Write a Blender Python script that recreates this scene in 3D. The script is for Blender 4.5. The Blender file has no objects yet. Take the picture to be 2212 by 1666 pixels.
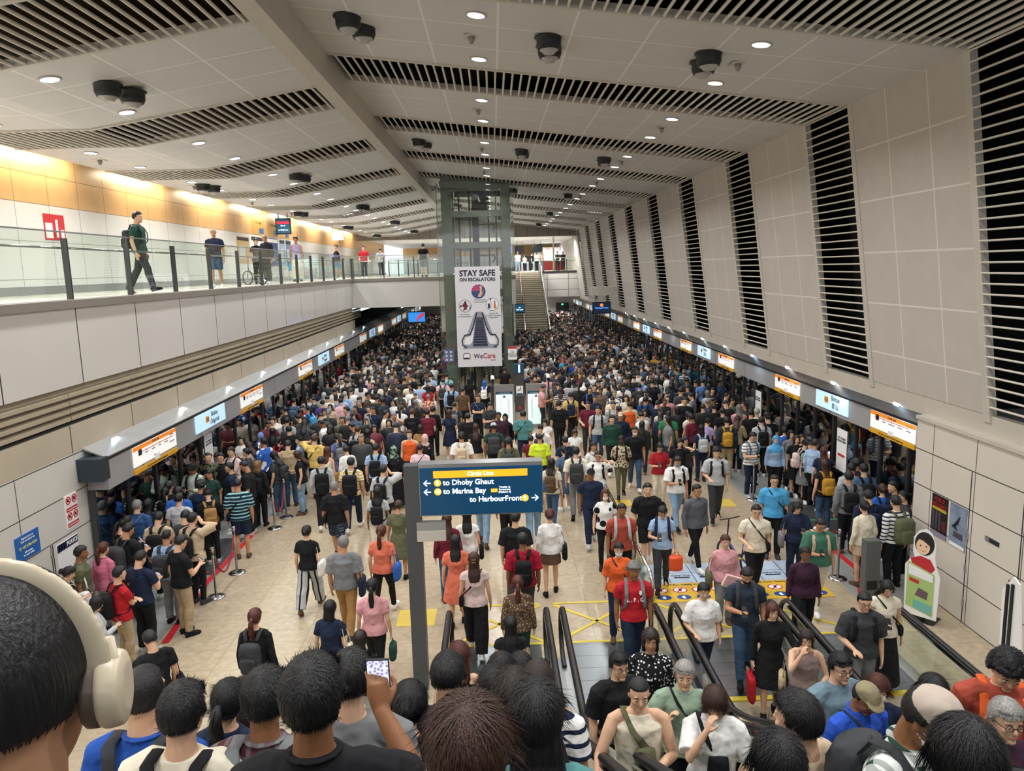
import bpy, bmesh, math, random
from math import sin, cos, pi, radians
from mathutils import Vector, Matrix
import numpy as np

S = bpy.context.scene
COL = S.collection
# ---------------------------------------------------------------- camera
EYE = Vector((0.0, 0.0, 6.0))
FPX = 1600.0
YAW, PITCH, ROLL = 0.0210181, 0.15716639, -0.02560592
fw = Vector((sin(YAW) * cos(PITCH), cos(YAW) * cos(PITCH), -sin(PITCH)))
r0 = Vector((cos(YAW), -sin(YAW), 0))
u0 = r0.cross(fw)
rt = cos(ROLL) * r0 + sin(ROLL) * u0
up = -sin(ROLL) * r0 + cos(ROLL) * u0
cam = bpy.data.cameras.new('camera')
cam.sensor_width = 36.0
cam.lens = FPX / 2212 * 36.0
cam.clip_start = 0.05
cam.clip_end = 400
co = bpy.data.objects.new('camera', cam)
COL.objects.link(co)
co.matrix_world = Matrix(((rt.x, up.x, -fw.x, EYE.x), (rt.y, up.y, -fw.y, EYE.y), (rt.z, up.z, -fw.z, EYE.z), (0, 0, 0, 1)))
S.camera = co
# ---------------------------------------------------------------- world, exposure
w = bpy.data.worlds.new('world')
S.world = w
w.use_nodes = True
w.node_tree.nodes['Background'].inputs[0].default_value = (0.93, 0.96, 1.0, 1)
w.node_tree.nodes['Background'].inputs[1].default_value = 1.3
S.view_settings.view_transform = 'Standard'
S.view_settings.look = 'None'
S.view_settings.gamma = 1
S.view_settings.use_curve_mapping = False
S.view_settings.exposure = 0.0
LAMP_W = 77.0      # watts of one ceiling downlight
COVE_W = 66.0

def ray(px, py):
    return (fw + rt * ((px - 1106) / FPX) - up * ((py - 833) / FPX))
def at_z(px, py, z):
    d = ray(px, py); return EYE + d * ((z - EYE.z) / d.z)
def at_d(px, py, dist):
    d = ray(px, py).normalized(); return EYE + d * dist

# ---------------------------------------------------------------- materials
MATS = {}
def srgb(c):
    if isinstance(c, str):
        c = [int(c[i:i + 2], 16) / 255 for i in (0, 2, 4)]
    return tuple(((v / 12.92) if v <= 0.04045 else ((v + 0.055) / 1.055) ** 2.4) for v in c) + (1,)
def mat(name, col, rough=0.6, metal=0.0, emit=0, noise=0.0, nscale=8, spec=None, bump=0.0, bscale=60):
    if name in MATS: return MATS[name]
    m = bpy.data.materials.new(name); MATS[name] = m
    m.use_nodes = True
    n = m.node_tree.nodes; L = m.node_tree.links
    b = n['Principled BSDF']
    c = srgb(col)
    b.inputs['Base Color'].default_value = c
    b.inputs['Roughness'].default_value = rough
    b.inputs['Metallic'].default_value = metal
    if spec is not None: b.inputs['Specular IOR Level'].default_value = spec
    if emit:
        b.inputs['Emission Color'].default_value = c
        b.inputs['Emission Strength'].default_value = emit
    if noise or bump:
        tc = n.new('ShaderNodeTexCoord')
        if noise:
            nz = n.new('ShaderNodeTexNoise'); nz.inputs['Scale'].default_value = nscale; nz.inputs['Detail'].default_value = 4
            L.new(tc.outputs['Object'], nz.inputs['Vector'])
            mr = n.new('ShaderNodeMapRange')
            mr.inputs['From Min'].default_value = .3; mr.inputs['From Max'].default_value = .7
            mr.inputs['To Min'].default_value = 1 - noise; mr.inputs['To Max'].default_value = 1 + noise
            L.new(nz.outputs['Fac'], mr.inputs['Value'])
            mx = n.new('ShaderNodeVectorMath'); mx.operation = 'SCALE'
            mx.inputs[0].default_value = c[:3]
            L.new(mr.outputs['Result'], mx.inputs['Scale'])
            L.new(mx.outputs['Vector'], b.inputs['Base Color'])
        if bump:
            nb = n.new('ShaderNodeTexNoise'); nb.inputs['Scale'].default_value = bscale
            L.new(tc.outputs['Object'], nb.inputs['Vector'])
            bp = n.new('ShaderNodeBump'); bp.inputs['Strength'].default_value = bump; bp.inputs['Distance'].default_value = .01
            L.new(nb.outputs['Fac'], bp.inputs['Height']); L.new(bp.outputs['Normal'], b.inputs['Normal'])
    return m

def grid_mat(name, col, joint, axes, rough=0.5, dots=0, noise=.05, metal=0, spec=None, nscale=3, bumpy=0):
    """col panels with joints on the given object axes: axes = ((axis, pitch, offset, width), ...)"""
    if name in MATS: return MATS[name]
    m = bpy.data.materials.new(name); MATS[name] = m
    m.use_nodes = True
    n = m.node_tree.nodes; L = m.node_tree.links
    b = n['Principled BSDF']; b.inputs['Roughness'].default_value = rough; b.inputs['Metallic'].default_value = metal
    if spec is not None: b.inputs['Specular IOR Level'].default_value = spec
    tc = n.new('ShaderNodeTexCoord'); sx = n.new('ShaderNodeSeparateXYZ'); L.new(tc.outputs['Object'], sx.inputs[0])
    def M(op, a, bb=None):
        q = n.new('ShaderNodeMath'); q.operation = op
        for i, v in enumerate((a, bb)):
            if v is None: continue
            if isinstance(v, (int, float)): q.inputs[i].default_value = v
            else: L.new(v, q.inputs[i])
        return q.outputs[0]
    tot = None
    for ax, pitch, off, wd in axes:
        v = M('SUBTRACT', sx.outputs[ax], off)
        f = M('FRACT', M('DIVIDE', v, pitch))
        f = M('MULTIPLY', M('MINIMUM', f, M('SUBTRACT', 1.0, f)), pitch)
        k = M('LESS_THAN', f, wd / 2)
        tot = k if tot is None else M('MAXIMUM', tot, k)
    nz = n.new('ShaderNodeTexNoise'); nz.inputs['Scale'].default_value = nscale; nz.inputs['Detail'].default_value = 5
    L.new(tc.outputs['Object'], nz.inputs['Vector'])
    sc = M('ADD', M('MULTIPLY', M('SUBTRACT', nz.outputs['Fac'], .5), 2 * noise * 2), 1.0)
    if dots:
        a0, a1 = dots
        d = M('MULTIPLY', M('SINE', M('MULTIPLY', sx.outputs[a0], 2 * pi / .028)), M('SINE', M('MULTIPLY', sx.outputs[a1], 2 * pi / .028)))
        sc = M('MULTIPLY', sc, M('ADD', 1.0, M('MULTIPLY', M('GREATER_THAN', d, .25), -.22)))
    vm = n.new('ShaderNodeVectorMath'); vm.operation = 'SCALE'; vm.inputs[0].default_value = srgb(col)[:3]; L.new(sc, vm.inputs['Scale'])
    mx = n.new('ShaderNodeMix'); mx.data_type = 'RGBA'
    L.new(tot, mx.inputs[0]); L.new(vm.outputs[0], mx.inputs[6]); mx.inputs[7].default_value = srgb(joint)
    L.new(mx.outputs[2], b.inputs['Base Color'])
    return m

def glass_mat(name, col=(.93, .97, .95), alpha=.12, rough=.03):
    if name in MATS: return MATS[name]
    m = bpy.data.materials.new(name); MATS[name] = m
    m.use_nodes = True
    n = m.node_tree.nodes; L = m.node_tree.links
    n.remove(n['Principled BSDF'])
    t = n.new('ShaderNodeBsdfTransparent'); t.inputs[0].default_value = tuple(col) + (1,)
    g = n.new('ShaderNodeBsdfGlossy'); g.inputs['Roughness'].default_value = rough; g.inputs[0].default_value = (1, 1, 1, 1)
    fr = n.new('ShaderNodeFresnel'); fr.inputs[0].default_value = 1.5
    ad = n.new('ShaderNodeMath'); ad.operation = 'ADD'; ad.inputs[1].default_value = alpha; L.new(fr.outputs[0], ad.inputs[0])
    ge = n.new('ShaderNodeNewGeometry'); iv = n.new('ShaderNodeMath'); iv.operation = 'SUBTRACT'; iv.inputs[0].default_value = 1.0; L.new(ge.outputs['Backfacing'], iv.inputs[1])
    ml = n.new('ShaderNodeMath'); ml.operation = 'MULTIPLY'; L.new(ad.outputs[0], ml.inputs[0]); L.new(iv.outputs[0], ml.inputs[1])
    mx = n.new('ShaderNodeMixShader'); L.new(ml.outputs[0], mx.inputs[0]); L.new(t.outputs[0], mx.inputs[1]); L.new(g.outputs[0], mx.inputs[2])
    L.new(mx.outputs[0], n['Material Output'].inputs[0])
    return m

# ---------------------------------------------------------------- mesh helpers
class MB:
    def __init__(s): s.v = []; s.f = []
    def add(s, v, f):
        o = len(s.v); s.v += [tuple(p) for p in v]; s.f += [tuple(i + o for i in q) for q in f]; return s
    def box(s, a, b):
        x0, y0, z0 = a; x1, y1, z1 = b
        return s.add([(x0, y0, z0), (x1, y0, z0), (x1, y1, z0), (x0, y1, z0), (x0, y0, z1), (x1, y0, z1), (x1, y1, z1), (x0, y1, z1)],
                     [(0, 3, 2, 1), (4, 5, 6, 7), (0, 1, 5, 4), (1, 2, 6, 5), (2, 3, 7, 6), (3, 0, 4, 7)])
    def quad(s, *p): return s.add(p, [tuple(range(len(p)))])
    def prism(s, poly, d):
        """poly: list of 3-D points, extruded by vector d"""
        n = len(poly); d = Vector(d); p = [Vector(q) for q in poly]
        v = p + [q + d for q in p]
        return s.add(v, [tuple(range(n))[::-1], tuple(range(n, 2 * n))] + [(i, (i + 1) % n, n + (i + 1) % n, n + i) for i in range(n)])
    def tube(s, pts, rad, n=8, side=None, cap=True):
        """pts: 3-D points; rad: one radius, or list of r or (rx, ry)"""
        pts = [Vector(p) for p in pts]; k = len(pts)
        if not isinstance(rad, (list, tuple)): rad = [rad] * k
        vs = []; fs = []
        ref = Vector(side) if side else None
        prev = None
        for i, p in enumerate(pts):
            t = (pts[min(i + 1, k - 1)] - pts[max(i - 1, 0)]).normalized()
            if ref is None:
                a = prev if prev is not None else (Vector((1, 0, 0)) if abs(t.x) < .8 else Vector((0, 1, 0)))
            else: a = ref
            a = (a - t * a.dot(t))
            if a.length < 1e-6: a = Vector((0, 1, 0)) - t * t.y
            a.normalize(); prev = a
            c = t.cross(a)
            rr = rad[i]; rx, ry = rr if isinstance(rr, (list, tuple)) else (rr, rr)
            for j in range(n):
                q = 2 * pi * j / n
                vs.append(p + a * (rx * cos(q)) + c * (ry * sin(q)))
        for i in range(k - 1):
            for j in range(n):
                fs.append((i * n + j, i * n + (j + 1) % n, (i + 1) * n + (j + 1) % n, (i + 1) * n + j))
        if cap:
            fs.append(tuple(range(n))[::-1]); fs.append(tuple(range((k - 1) * n, k * n)))
        return s.add(vs, fs)
    def ell(s, c, r, M=None, nu=12, nv=8, fn=None):
        c = Vector(c); r = r if isinstance(r, (tuple, list)) else (r, r, r)
        vs = []; fs = []
        for i in range(1, nv):
            a = pi * i / nv
            for j in range(nu):
                b = 2 * pi * j / nu
                vs.append(Vector((sin(a) * cos(b), sin(a) * sin(b), cos(a))))
        vs.append(Vector((0, 0, 1))); vs.append(Vector((0, 0, -1)))
        for i in range(nv - 2):
            for j in range(nu):
                fs.append((i * nu + j, (i + 1) * nu + j, (i + 1) * nu + (j + 1) % nu, i * nu + (j + 1) % nu))
        T = (nv - 1) * nu
        for j in range(nu):
            fs.append((T, j, (j + 1) % nu)); fs.append((T + 1, (nv - 2) * nu + (j + 1) % nu, (nv - 2) * nu + j))
        out = []
        for v in vs:
            k = fn(v) if fn else 1.0
            q = Vector((v.x * r[0] * k, v.y * r[1] * k, v.z * r[2] * k))
            if M: q = M @ q
            out.append(c + q)
        return s.add(out, fs)
    def lathe(s, c, prof, n=16):
        vs = []; fs = []
        for r, z in prof:
            for j in range(n):
                q = 2 * pi * j / n; vs.append((c[0] + r * cos(q), c[1] + r * sin(q), c[2] + z))
        for i in range(len(prof) - 1):
            for j in range(n):
                fs.append((i * n + j, i * n + (j + 1) % n, (i + 1) * n + (j + 1) % n, (i + 1) * n + j))
        fs.append(tuple(range(n))[::-1]); fs.append(tuple(range((len(prof) - 1) * n, len(prof) * n)))
        return s.add(vs, fs)
    def xf(s, M):
        s.v = [tuple(M @ Vector(p)) for p in s.v]; return s
    def mesh(s, name, smooth=False):
        me = bpy.data.meshes.new(name); me.from_pydata(s.v, [], s.f); me.update()
        if smooth: me.polygons.foreach_set('use_smooth', [True] * len(me.polygons))
        return me
    def build(s, name, m=None, parent=None, smooth=False, loc=None):
        me = s.mesh(name, smooth)
        if m: me.materials.append(m)
        o = bpy.data.objects.new(name, me); COL.objects.link(o)
        if loc: o.location = loc
        if parent: o.parent = parent
        return o
def rot_z(a): return Matrix.Rotation(a, 4, 'Z')
def tag(o, label=None, cat=None, group=None, kind=None):
    if label: o['label'] = label
    if cat: o['category'] = cat
    if group: o['group'] = group
    if kind: o['kind'] = kind
    return o
def struct(o): o['kind'] = 'structure'; return o
def empty(name, loc=(0, 0, 0), rz=0, label=None, cat=None, group=None):
    o = bpy.data.objects.new(name, None); o.empty_display_size = .1; COL.objects.link(o)
    o.location = loc; o.rotation_euler = (0, 0, rz)
    return tag(o, label, cat, group)
def copy_tree(o, parent=None):
    c = o.copy(); COL.objects.link(c)
    if parent: c.parent = parent
    for ch in list(o.children): copy_tree(ch, c)
    return c
TMP = bpy.data.scenes.new('workshop')
def baked(o):
    """mesh of object o with its modifiers applied; o is linked only to the scratch scene"""
    TMP.collection.objects.link(o); vl = TMP.view_layers[0]; vl.update()
    me = bpy.data.meshes.new_from_object(o.evaluated_get(vl.depsgraph)); bpy.data.objects.remove(o); return me
def text(s, size, m, parent, M, name='lettering', ax='CENTER', depth=.002, bold=0, sx=1.0, font=None):
    cu = bpy.data.curves.new(name, 'FONT'); cu.body = s; cu.size = size; cu.align_x = ax; cu.align_y = 'CENTER'
    cu.extrude = depth; cu.offset = bold; cu.resolution_u = 3
    t = bpy.data.objects.new(name, cu)
    me = baked(t); me.name = name
    bpy.data.curves.remove(cu)
    me.transform(M @ Matrix.Diagonal((sx, 1, 1, 1)))
    me.materials.clear(); me.materials.append(m)
    o = bpy.data.objects.new(name, me); COL.objects.link(o)
    if parent: o.parent = parent
    return o
def frame(origin, right, upv):
    """matrix whose x is right, y is up, z the normal, at origin"""
    r = Vector(right).normalized(); u = Vector(upv).normalized(); n = r.cross(u)
    return Matrix(((r.x, u.x, n.x, origin[0]), (r.y, u.y, n.y, origin[1]), (r.z, u.z, n.z, origin[2]), (0, 0, 0, 1)))
rnd = random.Random(7)
ORD = ['first', 'second', 'third', 'fourth', 'fifth', 'sixth', 'seventh', 'eighth', 'ninth', 'tenth', 'eleventh', 'twelfth', 'thirteenth', 'fourteenth', 'fifteenth', 'sixteenth', 'seventeenth', 'eighteenth', 'nineteenth', 'twentieth']
# ================================================================ setting
M_floor = grid_mat('floor_granite', 'B3A48C', '978A74', ((0, 1.2, .3, .012), (1, .62, .15, .010)), rough=.2, noise=.15, nscale=9, spec=.5)
M_floor_grey = grid_mat('floor_edge_grey', '8F9291', '6F7271', ((1, 1.2, 0, .012),), rough=.35, noise=.08)
M_ceil = grid_mat('ceiling_panel', 'D0CFCC', 'E6E5E2', ((0, 1.16, .18, .035), (1, 5.72, 11.2, .05), (1, 5.72, 12.42, .035), (1, 5.72, 13.66, .035)), rough=.45, dots=(0, 1), noise=.03, spec=.35)
M_ceilwarm = grid_mat('ceiling_panel_flat', 'DAD5CB', 'F0EDE6', ((0, 1.16, .18, .03), (1, 5.72, 12.42, .03), (1, 5.72, 13.66, .03)), rough=.28, noise=.02, spec=.5)
M_wallp = grid_mat('wall_panel_perforated', 'C6C0B8', 'DDD8D0', ((2, .98, .24, .03), (1, 5.72, 12.30, .03), (1, 5.72, 13.58, .03)), rough=.55, dots=(1, 2), noise=.04, spec=.3)
M_trim = mat('trim_painted', 'C5BFB4', .5, noise=.04, nscale=2)
M_bar = mat('grille_bar', 'D8D2C6', .45)
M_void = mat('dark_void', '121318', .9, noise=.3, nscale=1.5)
M_white = grid_mat('wall_panel_white', 'D2CFC9', '4A4844', ((2, .655, .325, .018), (1, 2.23, 11.27, .02)), rough=.3, noise=.02, spec=.4)
M_whiteR = grid_mat('wall_panel_white_right', 'D6D0C5', '4A4844', ((2, .645, .01, .018), (1, 1.16, 11.27, .018)), rough=.35, noise=.02, spec=.4)
M_ledge = mat('ledge_steel', '8A847C', .45, .1)
M_fascia = grid_mat('fascia_panel', 'D4D0CB', '3C3A38', ((1, 2.23, 13.5, .03),), rough=.18, noise=.02, nscale=1, spec=.5)
M_beige = grid_mat('beige_panel', 'BBB09C', '4F4940', ((1, 2.23, 12.9, .03),), rough=.5, noise=.06, nscale=1.5)
M_louv = mat('louvre_beige', 'AB9F8A', .45, noise=.08, nscale=3)
M_steel = mat('brushed_steel', 'B4B6B8', .28, .7, noise=.06, nscale=2)
M_steeld = mat('dark_steel', '57585A', .35, .8)
M_chrome = mat('polished_steel', 'C9CACC', .14, 1.0)
M_hdr = grid_mat('platform_header', 'A5A6A9', '2A2A2C', ((1, 6.12, 13.6, .03), (1, 6.12, 16.55, .03)), rough=.3, metal=.15, noise=.08, nscale=1.2)
M_wood = grid_mat('wood_veneer', 'D8B07C', '8A6B45', ((1, 1.38, 18.14, .02), (2, .72, 7.86, .018)), rough=.35, noise=.07, nscale=2.5)
M_black = mat('matte_black', '161618', .5)
M_rubber = mat('handrail_rubber', '17181C', .35, spec=.5)
M_glass = glass_mat('clear_glass', (.90, .95, .92), .06)
M_glassd = glass_mat('door_glass', (.50, .54, .54), .24)
M_light = mat('downlight_glow', 'F2F6FF', emit=14)
M_yel = mat('yellow_tape', 'D9C23C', .5)
M_red = mat('red_tape', 'C4232B', .5)
M_blue = mat('sign_blue', '12486B', .35)
M_wht = mat('sign_white', 'F2F2F2', .4)
M_glowb = mat('lightbox_blue', 'B9DCF5', emit=.62)
M_gloww = mat('lightbox_white', 'F1F1EE', emit=.45)
M_orange = mat('line_orange', 'F08A24', emit=.3)
M_ink = mat('ink_dark', '22262E', .5)
M_inkr = mat('ink_red', 'C03038', .5)
M_steelfloor = grid_mat('steel_plate', '8C9296', '5E6265', ((1, .35, 0, .012),), rough=.28, metal=.85, noise=.05)

YEND = 63.0
PER = 5.72
def rceil(x): return 8.97 + .115 * (7.0 - x)
def lceil(x): return 9.54 - .163 * (-3.25 - x) if x > -7.6 else 8.83

# floor: platform, ending in two strips of grey paving along the doors
f = MB(); f.box((-14, 6.2, -.3), (12, 80, 0)); struct(f.build('floor', M_floor))
f = MB(); f.box((-7.5, 11.6, 0), (-5.75, 76, .004)); struct(f.build('floor_edge_left', M_floor_grey)); bpy.data.objects['floor_edge_left'].name = 'trim_1'
f = MB(); f.box((6.35, 12.1, 0), (8.2, 76, .004)); struct(f.build('trim_2', M_floor_grey))
# ceiling: main slope (right), lower slope and flat part (left), fold by fold
for side in (0, 1):
    pan = MB(); fr = MB(); void = MB(); bars = MB()
    for k in range(-3, 9):
        y0 = 11.2 + PER * k; y1 = y0 + 3.72; y2 = y0 + PER
        if side == 0:
            xs = [(-3.5, rceil(-3.5)), (7.02, rceil(7.02))]
        else:
            xs = [(-10.25, 8.83), (-7.6, 8.83), (-3.3, 9.535)]
        for (xa, za), (xb, zb) in zip(xs, xs[1:]):
            pan.prism([(xa, y0, za), (xb, y0, zb), (xb, y0, zb + .05), (xa, y0, za + .05)], (0, y1 - y0, 0))
            for yy in (y0 - .06, y1 - .02):
                fr.prism([(xa, yy, za - .03), (xb, yy, zb - .03), (xb, yy, zb + .1), (xa, yy, za + .1)], (0, .08, 0))
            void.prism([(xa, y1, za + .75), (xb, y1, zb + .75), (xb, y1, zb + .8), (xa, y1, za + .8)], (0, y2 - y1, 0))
            n = int(round((xb - xa) / .17))
            for i in range(n):
                x = xa + (i + .5) * (xb - xa) / n; z = za + (zb - za) * (x - xa) / (xb - xa)
                bars.tube([(x, y1, z), (x, y2, z)], [(.022, .03)] * 2, 6, cap=False)
    o = struct(pan.build('ceiling', M_ceil if side == 0 else M_ceilwarm))
    if side: o.data.materials[0] = M_ceil
    struct(fr.build('ceiling_frame', M_trim, o)); struct(void.build('ceiling_void', M_void, o)); struct(bars.build('ceiling_slats', M_bar, o, True))
# beam between the two ceilings
b = MB(); b.prism([(-3.3, -8, 9.50), (-3.02, -8, 9.55), (-3.02, -8, 9.62), (-3.3, -8, 9.62)], (0, YEND + 8, 0))
b.box((-3.12, -8, 9.6), (-3.05, YEND, 10.25)); struct(b.build('trim_3', M_trim))
b = MB(); b.box((-3.5, -8, 10.16), (-3.1, YEND, 10.9)); b.box((-12.5, -4, 10.9), (10.5, YEND + 1, 11.0)); b.box((9.4, -4, 3.3), (9.5, YEND + 1, 11)); b.box((-12.6, -4, 0), (-12.5, YEND + 1, 11)); struct(b.build('ceiling', M_void))  # unseen dark shell added outside the hall to keep world light out
# right wall: leaning perforated panels and slatted openings
A0 = Vector((7.75, 0, 3.24)); A1 = Vector((7.0, 0, 8.97)); up_w = (A1 - A0)
pan = MB(); fr = MB(); void = MB(); bars = MB()
for k in range(-2, 10):
    y0 = 11.2 + PER * k; y1 = y0 + 3.72; y2 = y0 + PER
    ye = min(y2, YEND + 3)
    if y0 > YEND: break
    p = lambda y, t, d=0: (A0.x + up_w.x * t + d, y, A0.z + up_w.z * t)
    pan.prism([p(y0, .05), p(y0, 1.0), p(y0, 1.0, .06), p(y0, .05, .06)], (0, y1 - y0, 0))
    for yy in (y0 - .02, y1 - .14):
        fr.prism([p(yy, .03, -.02), p(yy, 1.0, -.02), p(yy, 1.0, .1), p(yy, .03, .1)], (0, .16, 0))
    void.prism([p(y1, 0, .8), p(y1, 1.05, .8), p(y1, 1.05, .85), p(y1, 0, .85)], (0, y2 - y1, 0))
    for i in range(34):
        t = .06 + (i + .5) * .95 / 34
        bars.tube([p(y1 - .02, t), p(y2 + .02, t)], [(.03, .017)] * 2, 6, side=(1, 0, 0), cap=False)
o = struct(pan.build('wall_right', M_wallp))
fr.prism([(7.75, 0, 3.18), (7.72, 0, 3.52), (7.9, 0, 3.52), (7.9, 0, 3.18)], (0, YEND + 13, 0))
fr.box((7.56, 0, 3.14), (7.9, 12.95, 3.2))
struct(fr.build('wall_frame', M_trim, o)); struct(void.build('wall_void', M_void, o)); struct(bars.build('wall_slats', M_bar, o, True))
f = MB(); f.box((7.6, -3, 0), (7.8, 12.95, 3.16)); struct(f.build('wall_right_lower', M_whiteR)).name = 'wall_right'
f = MB(); f.box((7.8, 12.8, 0), (8.3, 12.95, 3.2)); struct(f.build('trim_4', M_trim))
# left wall below the balcony
f = MB(); f.box((-7.8, -3, 0), (-7.5, 13.5, 2.97)); struct(f.build('wall_left', M_white))
f = MB(); f.box((-7.8, -3, 2.97), (-7.5, 40, 3.46)); struct(f.build('trim_5', M_beige))
f = MB(); f.box((-7.75, -3, 3.44), (-7.56, 40, 3.50)); struct(f.build('trim_6', M_black))
lv = MB(); lv.box((-7.8, -3, 3.5), (-7.62, 40, 4.12))
for i in range(4):
    z = 3.52 + i * .135
    for k in range(-6, 13):
        ya = 13.0 + 2.23 * k
        lv.prism([(-7.62, ya, z), (-7.5, ya, z + .02), (-7.5, ya, z + .085), (-7.62, ya, z + .1)], (0, 2.20, 0))
struct(lv.build('trim_7', M_louv))
f = MB(); f.box((-7.7, -3, 4.14), (-7.5, 40, 5.5)); f.box((-7.7, 39.85, 4.1), (1.15, 40.0, 5.5)); fo = struct(f.build('wall_balcony', M_fascia))
f = MB(); f.box((-7.72, -3, 5.5), (-7.44, 40.0, 5.64)); f.box((-7.5, 39.78, 5.5), (1.2, 40.0, 5.64)); struct(f.build('trim_8', M_ledge))
M_upfl = mat('upper_floor', 'B9B6AE', .25, noise=.05, nscale=2)
f = MB(); f.box((-11.3, -3, 5.3), (-7.6, 40, 5.65)); f.box((-11.3, 40.02, 4.1), (1.2, 67, 5.65)); f.box((-11.3, 67, 3.36), (7.9, 96, 5.65)); struct(f.build('floor_upper', M_upfl)).name = 'floor'
# far face below the upper floor beside the stair, and the wall past the platform end
M_farw = grid_mat('far_face_panel', 'C9C4BE', '55524F', ((0, 1.9, 1.0, .04), (2, .95, .2, .035)), rough=.3, noise=.02)
f = MB(); f.box((4.45, 66.8, 3.36), (7.8, 67, 5.5)); struct(f.build('wall_far', M_farw))
f = MB(); f.box((4.3, 66.75, 5.5), (7.8, 67, 5.66)); struct(f.build('trim_9', M_steeld))
f = MB(); f.box((-8.2, 76, 0), (8.4, 76.2, 3.4)); struct(f.build('wall_far_lower', mat('far_wall_white', 'E6EAEC', .4))).name = 'wall_far'
f = MB(); f.box((6.3, 75.9, 0), (7.6, 76, 2.4)); d = struct(f.build('door_1', M_steeld))
f = MB(); f.box((6.85, 75.86, 2.15), (7.05, 75.9, 2.3)); f.build('exit_lamp', mat('exit_green', '25D07A', emit=3), d)
# wooden wall behind the balcony
f = MB(); f.box((-11.4, -3, 7.86), (-11.2, 78, 9.7)); struct(f.build('wall_upper_wood', M_wood)).name = 'wall_left'
M_whiteU = grid_mat('wall_panel_upper_white', 'DCDBD8', '8E8C88', ((1, 1.38, 18.14, .018), (2, .92, 6.02, .015)), rough=.15, noise=.015, spec=.55)
f = MB(); f.box((-11.4, -3, 5.65), (-11.2, 78, 7.86)); struct(f.build('wall_upper_white', M_whiteU)).name = 'wall_left'
f = MB(); f.box((-11.2, -3, 5.65), (-11.1, 78, 5.85)); struct(f.build('baseboard_left', M_steel))
# upper hall beyond the end of the ceiling
f = MB(); f.box((-11.3, YEND, 8.55), (7.9, YEND + .15, 10.9)); struct(f.build('wall_bulkhead', grid_mat('bulkhead_panel', 'A8A296', '6E6A60', ((0, .9, .2, .04),), rough=.5))).name = 'wall_far'
f = MB(); f.box((-11.3, YEND + .15, 8.75), (9, 96, 8.8)); struct(f.build('ceiling', mat('far_ceiling', 'D9D6D0', .5)))
M_woodf = grid_mat('wood_far', 'D2A566', '8A6B45', ((0, 2.2, .3, .03),), rough=.4, noise=.04)
M_far2 = grid_mat('far_white_panel', 'DFDDD6', '9A978F', ((0, 2.2, .3, .03), (2, 1.1, 5.7, .03)), rough=.3)
f = MB(); f.box((-11.3, 95, 7.6), (9, 95.2, 8.8)); struct(f.build('wall_far', M_woodf))
f = MB(); f.box((-11.3, 95, 5.65), (9, 95.2, 7.6)); struct(f.build('wall_far', M_far2))
f = MB(); f.box((7.9, 63, 3.3), (8.1, 96, 9.2)); struct(f.build('wall_right', M_trim))
# tunnel behind the platform doors
M_tun = mat('tunnel_dark', '15171A', .8)
for x in (-9.6, 10.2):
    f = MB(); f.box((x - .1, 12.9, -1), (x + .1, 76, 3.2)); struct(f.build('wall_tunnel', M_tun)).name = 'wall_left' if x < 0 else 'wall_right'
f = MB(); f.box((8.3, 12.9, 3.22), (10.2, 76, 3.3)); f.box((-9.6, 13.5, 3.0), (-7.8, 76, 3.1)); struct(f.build('ceiling', M_tun))
f = MB(); f.box((-9.6, 13.3, 0), (-7.6, 13.5, 3.1)); f.box((8.3, 12.75, 0), (10.2, 12.9, 3.3)); struct(f.build('trim_10', M_tun))

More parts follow.
